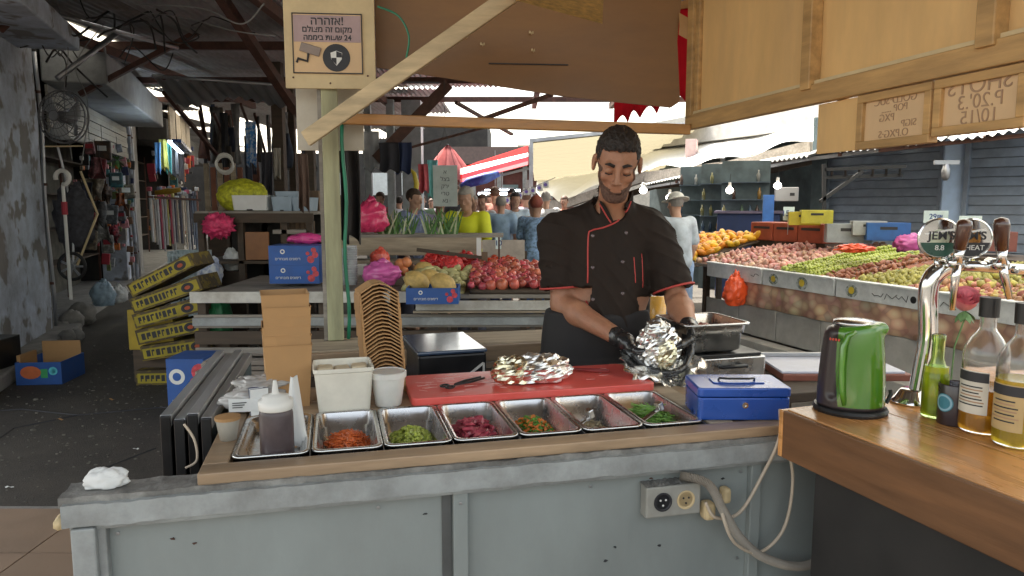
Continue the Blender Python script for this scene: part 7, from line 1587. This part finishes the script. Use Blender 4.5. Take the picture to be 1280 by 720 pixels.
for j, y in enumerate((.34, .22, .1, -.1, -.3, 1.9, 2.2)):
    rj = random.Random(j); m = MB(); m.tube([(-.0325, y + .03 * q + rj.uniform(-.01, .01), .77 + rj.uniform(-.03, .03)) for q in range(-2, 3)], .003, 4); m.ob('marker_scribble', K['ink'], t)
MB().lathe([(.028, 0), (.028, .002), (.018, .002), (.018, 0)], n=16, M=Matrix.Rotation(R(-90), 4, 'Y')).ob('stamp_ring', K['ink'], t, loc=(-.0305, -.0, .77))
# printed skirt with garlic bulbs
sk = bpy.data.materials.new('garlic_print'); sk.use_nodes = True; n_ = sk.node_tree; b = n_.nodes['Principled BSDF']; tcn = _n(n_, 'ShaderNodeTexCoord'); vo = _n(n_, 'ShaderNodeTexVoronoi'); vo.inputs['Scale'].default_value = 9
mp_ = _n(n_, 'ShaderNodeMapping'); mp_.inputs['Scale'].default_value = (1, 1, 1.25); n_.links.new(tcn.outputs['Object'], mp_.inputs[0]); n_.links.new(mp_.outputs[0], vo.inputs['Vector']); b.inputs['Roughness'].default_value = .7
r1 = _n(n_, 'ShaderNodeValToRGB'); e = r1.color_ramp.elements; e[0].position = .0; e[0].color = (.80, .66, .48, 1); e[1].position = .62; e[1].color = (.52, .30, .22, 1); e2 = r1.color_ramp.elements.new(.36); e2.color = (.72, .50, .34, 1)
n_.links.new(vo.outputs['Distance'], r1.inputs[0]); mx = _n(n_, 'ShaderNodeMix', data_type='RGBA', blend_type='MULTIPLY'); mx.inputs[0].default_value = .35
hs = _n(n_, 'ShaderNodeHueSaturation'); hs.inputs['Saturation'].default_value = .35; hs.inputs['Value'].default_value = 1.3; n_.links.new(vo.outputs['Color'], hs.inputs['Color']); n_.links.new(r1.outputs[0], mx.inputs[6]); n_.links.new(hs.outputs[0], mx.inputs[7]); n_.links.new(mx.outputs[2], b.inputs['Base Color'])
MB().grid(lambda u, v: (-.01 + .014 * math.sin(u * 60), -1.5 + 3.6 * u, .70 - .24 * v), 160, 4, thick=(.004, 0, 0)).ob('printed_skirt', sk, t, smooth=True)
MB().box(.02, .05, -1.6, 2.0, .15, .70).ob('white_panel', K['stonew'], t)
for k in range(7): MB().box(.0, .02, -1.4 + k * .6, -.81 + k * .6, .16, .455).ob('stone_slab', K['stonew'], t, bev=.006)
for y in (-1.5, 0, 1.5, 2.9):
    for x in (.06, 1.4): MB().box(x, x + .06, y, y + .06, 0, .789).ob('leg', K['woodd'], t)
kb = thing('market_kerb', 'worn stepped stone kerb under the right fruit table', 'kerb', RO, RRt); 
for k in range(9): MB().box(-.16, -.002, -1.9 + k * .6, -1.305 + k * .6, 0, .14).ob('kerb_stone', K['stonew'], kb, bev=.008); MB().box(-.30, -.162, -1.9 + k * .6, -1.305 + k * .6, 0, .05).ob('kerb_stone', K['concrete'], kb, bev=.006)
hb = lambda u, v: .855 + .17 * u ** .9 * (1 - .2 * u) + .03 * math.sin(v * 11 + 1) * u + .02 * math.sin(v * 23)
figs = [fruit_me('fig', .030, figm, 'tear', 8), fruit_me('fig', .028, figp, 'tear', 8)]
heap('fig', 'yellow green or brown fig in the big heap on the right fruit table', 'fig', 'figs on the right fruit table', RM, .03, 1.25, -1.45, .72, hb, .062, figs, figp, 300, 11)
heap('date', 'brown date in the narrow heap right of the green grapes', 'date', 'dates beside the green grapes', RM, .03, 1.15, .72, 1.05, hb, .05, [fruit_me('date', .022, datem, 'long', 7, 5)], datem, 140, 12)
heap('grape', 'green grape in the bright green heap', 'grapes', 'green grapes', RM, .02, 1.2, 1.05, 1.62, lambda u, v: hb(u, v) + .05 * math.sin(v * math.pi), .030, [fruit_me('grape', .017, grpm, 'round', 6, 5)], grpm, 0, 13, indiv=False)
heap('pink_onion', 'pink red onion in the heap beyond the green grapes', 'onion', 'pink onions beyond the grapes', RM, .03, 1.4, 1.62, 3.05, lambda u, v: hb(u, v) + .05 * u, .07, [fruit_me('pink_onion', .034, onim, 'tear', 8), fruit_me('pink_onion', .034, onim, 'round', 8)], onim, 300, 14)
MT = Matrix.Translation(RM @ V(0, 3.2, 0)) @ Matrix.Rotation(RRt, 4, 'Z')
t = thing('mango_table', 'small fruit table of orange mangoes beyond the onions', 'stall', MT.translation, RRt); MB().box(0, 1.3, 0, 1.2, .76, .80).ob('top_board', K['woodg'], t); MB().box(-.03, -.001, 0, 1.2, .66, .80).ob('edge_board', K['foamb'], t, bev=.003)
for x, y in ((.05, .05), (1.2, .05), (.05, 1.1), (1.2, 1.1)): MB().box(x, x + .06, y, y + .06, 0, .759).ob('leg', K['woodd'], t)
MB().box(.02, .04, .02, 1.1, .05, .6).ob('front_panel', K['concrete'], t)
heap('mango', 'orange mango in the heap beside the customer in the hat', 'mango', 'mangoes at the far end of the right stall', MT, .02, 1.1, .05, 1.15, lambda u, v: .86 + .26 * u, .095, [fruit_me('mango', .05, mngm, 'long', 9, 6)], K['woodd'], 200, 15)
rl = random.Random(4); m = MB()
for k in range(60):
    yy = rl.uniform(-1.3, 3.0); uu = rl.uniform(.05, .9); p = V(.03 + 1.25 * uu, yy, hb(uu, (yy + 1.45) / 2.17) + .035); a = rl.uniform(0, 6.28); d_ = V(math.cos(a), math.sin(a), rl.uniform(-.2, .5)) * .05; s_ = V(-math.sin(a), math.cos(a), 0) * .014
    m.add([p - d_, p + s_, p + d_, p - s_], [(0, 1, 2, 3)])
o = m.ob('loose_leaves', leafm); o.matrix_world = RM; tag(o, 'loose green leaves scattered over the fruit heaps', 'leaves', kind='stuff')
for k, (s_, y) in enumerate(((0, 3.1), (0, 3.5))): p = MT @ V(-.12, .1 + k * .5, .56); carton('blue_crate', ['blue crate hung at the front of the mango table, nearer', 'blue crate at the front of the mango table, farther'][k], p, RRt + 1.57, .45, .12, .14, K['blue'], 'crate')
# orange bag, other items at the right stall
p = RM @ V(-.12, 2.1, .45); bag('orange_bag', 'bright orange red plastic bag hanging from the corner of the right fruit table', (p.x, p.y, p.z), (.12, .08, .17), orab, 41, freq=1.6)
p = P(1068, 315, 6.6); bag('orange_sheet_bag', 'crumpled orange bag lying on top of the figs', (p.x, p.y, 1.06), (.14, .1, .04), orab, 43, neck=False, amp=.5)
rc0 = P(938, 296, 9.0); rc1 = P(1030, 288, 8.0); t = thing('red_crates', 'row of red plastic crates behind the onion heap', 'crates', (rc0.x, rc0.y, 0), math.atan2(rc1.y - rc0.y, rc1.x - rc0.x)); L_ = (rc1 - rc0).length
for k in range(3): MB().box(k * L_ / 3, (k + 1) * L_ / 3 - .015, 0, .35, 1.06, 1.28).ob('crate', m_solid('red_crate', (.34, .08, .04), rough=.6), t, bev=.01); MB().box(k * L_ / 3 + .05, (k + 1) * L_ / 3 - .06, -.004, 0, 1.2, 1.23).ob('slot', K['ink'], t)
MB().box(0, L_, .02, .3, 0, 1.058).ob('stand', K['woodd'], t)
for k, (px, py, c, lab, s_) in enumerate([(1005, 272, (.6, .5, .03), 'yellow box behind the red crates', .16), (1020, 270, (.55, .5, .05), 'second yellow box behind the red crates', .16), (1060, 290, (.32, .36, .38), 'grey crate behind the figs below the shutter', .22), (1085, 284, (.4, .42, .42), 'grey white carton behind the figs', .16), (1108, 288, (.03, .12, .38), 'blue crate behind the figs', .2), (1135, 300, (.5, .04, .25), 'purple bag behind the figs', .12), (1235, 300, (.25, .08, .06), 'dark red crate behind the tap handles', .2)]):
    Yk = 8.0 - (px - 1000) / 300 * 1.6; p = P(px, py, Yk); 
    if 'bag' in lab: bag('purple_bag', lab, p - V(0, 0, .12), (.14, .1, .1), purb, 47, neck=False)
    else:
        t = thing('produce_crate', lab, 'crate', p - V(0, 0, s_ * .5), -.3); mt_ = m_solid('crate%d' % k, c, rough=.5, dirt=.3)
        MB().box(-s_, s_, -.12, .12, 0, .012).box(-s_, s_, -.12, -.108, .012, s_ * .9).box(-s_, s_, .108, .12, .012, s_ * .9).ob('crate_side', mt_, t, bev=.003); MB().box(-s_, -s_ + .012, -.107, .107, .012, s_ * .9).box(s_ - .012, s_, -.107, .107, .012, s_ * .9).ob('crate_end', mt_, t); MB().box(-s_ * .4, s_ * .4, -.1215, -.1205, s_ * .55, s_ * .7).ob('hand_hole', K['ink'], t)
lg = thing('back_ledge', 'dark ledge behind the fruit heaps carrying the crates', 'ledge', RM @ V(1.35, -1.6, 0), RRt); MB().box(0, .7, 0, 4.4, .98, 1.02).ob('board', K['woodd'], lg); MB().box(.02, .04, 0, 4.4, 0, .979).ob('panel', K['dark'], lg)
def price(px, py, Y, s_, lab, w_=.14, h_=.11, rot=0):
    p = P(px, py, Y); t = thing('price_card', lab, 'price card', p, rot); MB().box(-w_ / 2, w_ / 2, 0, .004, -h_ / 2, h_ / 2).ob('card', m_solid('card_pale', (.62, .74, .74), rough=.5), t); text('lettering', s_, h_ * .62, m_solid('blue_ink', (.03, .06, .2)), t, plane_M((0, -.001, 0), (1, 0, 0), (0, 0, 1)), bold=.001); MB().tube([(0, .006, -h_ / 2), (0, .01, -h_ / 2 - .16)], .004, 5).ob('stick', K['alu'], t)
price(1170, 271, 5.9, '29₪', 'pale price card standing above the left tap badge', .20, .10); price(1213, 277, 5.7, '35₪', 'price card behind the right tap badge', .18, .09); price(986, 267, 8.1, '15₪', 'white price card leaning behind the red crates', .13, .15, .1)
price(623, 304, 6.2, '10', 'narrow white card on the post beside the plywood', .05, .1)
# hanging bulbs
for k, (px, py, Y) in enumerate(((804, 238, 13.5), (837, 247, 11.5), (912, 238, 10.0), (972, 232, 9.0))):
    p = P(px, py, Y); t = thing('hanging_bulb', ['lit bulb farthest left beside the cook', 'lit bulb above the customer in the hat', 'lit bulb under the white canopy', 'lit bulb nearest the roller shutter'][k], 'bulb', p, 0, 'lit bulbs under the canopy')
    r_ = .045 * Y / 10; MB().ball((0, 0, 0), (r_ * 1.15, r_ * 1.15, r_), 14, 10).ob('bulb', K['bulb'], t, smooth=True); MB().lathe([(r_ * .5, r_ * .8), (r_ * .45, r_ * 2.4), (0, r_ * 2.5)], n=10).ob('socket', K['white'], t, smooth=True); MB().tube([(0, 0, r_ * 2.4), (.01, 0, r_ * 2.4 + .12)], .004, 4).ob('cord', K['cable'], t)
# shop interior goods on the right: shelves of bottles
for k in range(3):
    a = P(868 + k * 28, 288, 13.5 - k * .9); t = thing('bottle_shelf', ['shelf of jars and bottles behind the mango heap', 'shelf of dark bottles left of the blue post', 'shelf of small goods right of the dark counter'][k], 'shelf', (a.x, a.y, 0), -.3)
    for z in (1.0, 1.28, 1.56, 1.84): MB().box(-.3, .45, 0, .2, z, z + .015).ob('board', m_solid('teal_shelf', (.06, .09, .12), rough=.5), t)
    MB().box(-.3, .45, .2, .22, 0, 2.2).ob('back', K['darkteal'], t)
    for j in range(20):
        if rr.random() < .35: continue
        c = rr.choice([(.25, .14, .03), (.04, .08, .04), (.22, .22, .2), (.06, .03, .02), (.15, .14, .05), (.03, .06, .1)]); m = MB(); z = (1.015, 1.295, 1.575, 1.855)[j % 4]
        m.lathe([(.03, 0), (.03, .12), (.012, .16), (.012, .19)], n=8); m.ob('bottle', m_solid('bott%d' % int(sum(c) * 100), c, rough=.25, coat=.6), t, loc=(-.25 + .13 * (j // 4) + rr.uniform(-.02, .02), .08, z), smooth=True)
bc0 = P(960, 275, 9.6); t = thing('blue_door', 'bright blue narrow board standing inside the shop', 'board', (bc0.x, bc0.y, 0), -.2); MB().box(-.07, .07, 0, .04, 0, 1.62).ob('board', m_solid('bright_blue', (.04, .16, .5), rough=.5), t, bev=.005); MB().box(-.06, .06, -.01, 0, .9, .95).ob('rail', K['bluem'], t)
t = thing('meter_box', 'grey electric meter box on the wall near the nearest bulb', 'box', P(983, 243, 9.8), -.3); MB().cbox((0, 0, 0), .3, .12, .19).ob('box', K['alu'], t, bev=.01); MB().cbox((.07, -.062, .0), .06, .006, .04).ob('window', K['ink'], t); MB().cbox((0, .2, 0), .04, .3, .04).ob('bracket', K['dark'], t)
t = thing('dark_counter', 'dark blue cloth covered counter inside the right shop', 'counter', (P(925, 270, 11.5).x, 11.5, 0), -.35); MB().box(-.35, .6, 0, .5, 0, 1.35).ob('cloth', m_solid('dkblue_cloth', (.02, .035, .1), rough=.8), t, bev=.02); MB().box(-.4, .65, -.03, .53, 1.351, 1.39).ob('top', m_solid('mauve_top', (.12, .1, .16), rough=.5), t)
t = thing('iron_bracket', 'black iron bracket frame carrying the canopy in front of the shutter', 'bracket', (0, 0, 0))
for a, b_ in ((P(1025, 252, 9.0), P(1078, 214, 9.0)), (P(1030, 212, 9.0), P(1132, 208, 9.0)), (P(1030, 222, 9.05), P(1128, 219, 9.05)), (P(1030, 205, 9), P(1030, 300, 9))): MB().bar(a, b_, .04, .04).ob('bar', K['cable'], t)
for k in range(6): a = P(1040 + k * 17, 211, 9.0); b_ = P(1040 + k * 17, 220, 9.02); MB().bar(a, b_, .025, .025).ob('short_bar', K['cable'], t)
t = thing('camera_lamp', 'small grey lamp fixed on the pale blue column', 'lamp', P(1183, 205, 8.9), 0); MB().lathe([(.03, 0), (.05, -.08), (.045, -.16), (.02, -.2)], n=12).ob('shade', K['alu'], t, smooth=True); MB().bar((-.15, 0, .02), (.15, 0, .02), .03, .05).ob('arm', K['alu'], t)

# dim clutter deep under the roof of the left lane
for k in range(34):
    px = rr.uniform(244, 398); Y = rr.uniform(9.5, 13); y0 = rr.uniform(128, 185); p = P(px, y0, Y); L_ = rr.uniform(.3, 1.1); c = rr.choice([(.03, .03, .035), (.06, .05, .04), (.12, .1, .08), (.2, .2, .2), (.05, .06, .09), (.16, .07, .05)])
    m = MB(); w_ = rr.uniform(.03, .12); m.grid(lambda u, v: (w_ * (u - .5) * (1 + .4 * math.sin(v * 5 + k)), .02 * math.sin(u * 6 + v * 3), -L_ * v), 6, 8, thick=(0, .02, 0)); nmc = {(.03, .03, .035): 'black', (.06, .05, .04): 'dark brown', (.12, .1, .08): 'brown', (.2, .2, .2): 'grey', (.05, .06, .09): 'dark blue', (.16, .07, .05): 'rust'}[c]
    tag(m.ob('hanging_strip', m_solid('strip_' + nmc.replace(' ', '_'), c, rough=.8, var=.4), smooth=True, loc=p), 'long %s bundle hanging in the dim clutter behind the tall cart' % nmc, 'bundle', '%s bundles hanging in the dim clutter' % nmc)
for k in range(9):
    p = P(250 + k * 17, 130 + (k % 3) * 12, 10 + k * .3); q = P(262 + k * 18, 200 - (k % 2) * 30, 11 + k * .3); tag(MB().bar(p, q, .035, .035).ob('roof_strut', K['rust']), 'thin rusty strut in the tangle under the roof behind the tall cart', 'strut', 'thin rusty struts in the left lane')
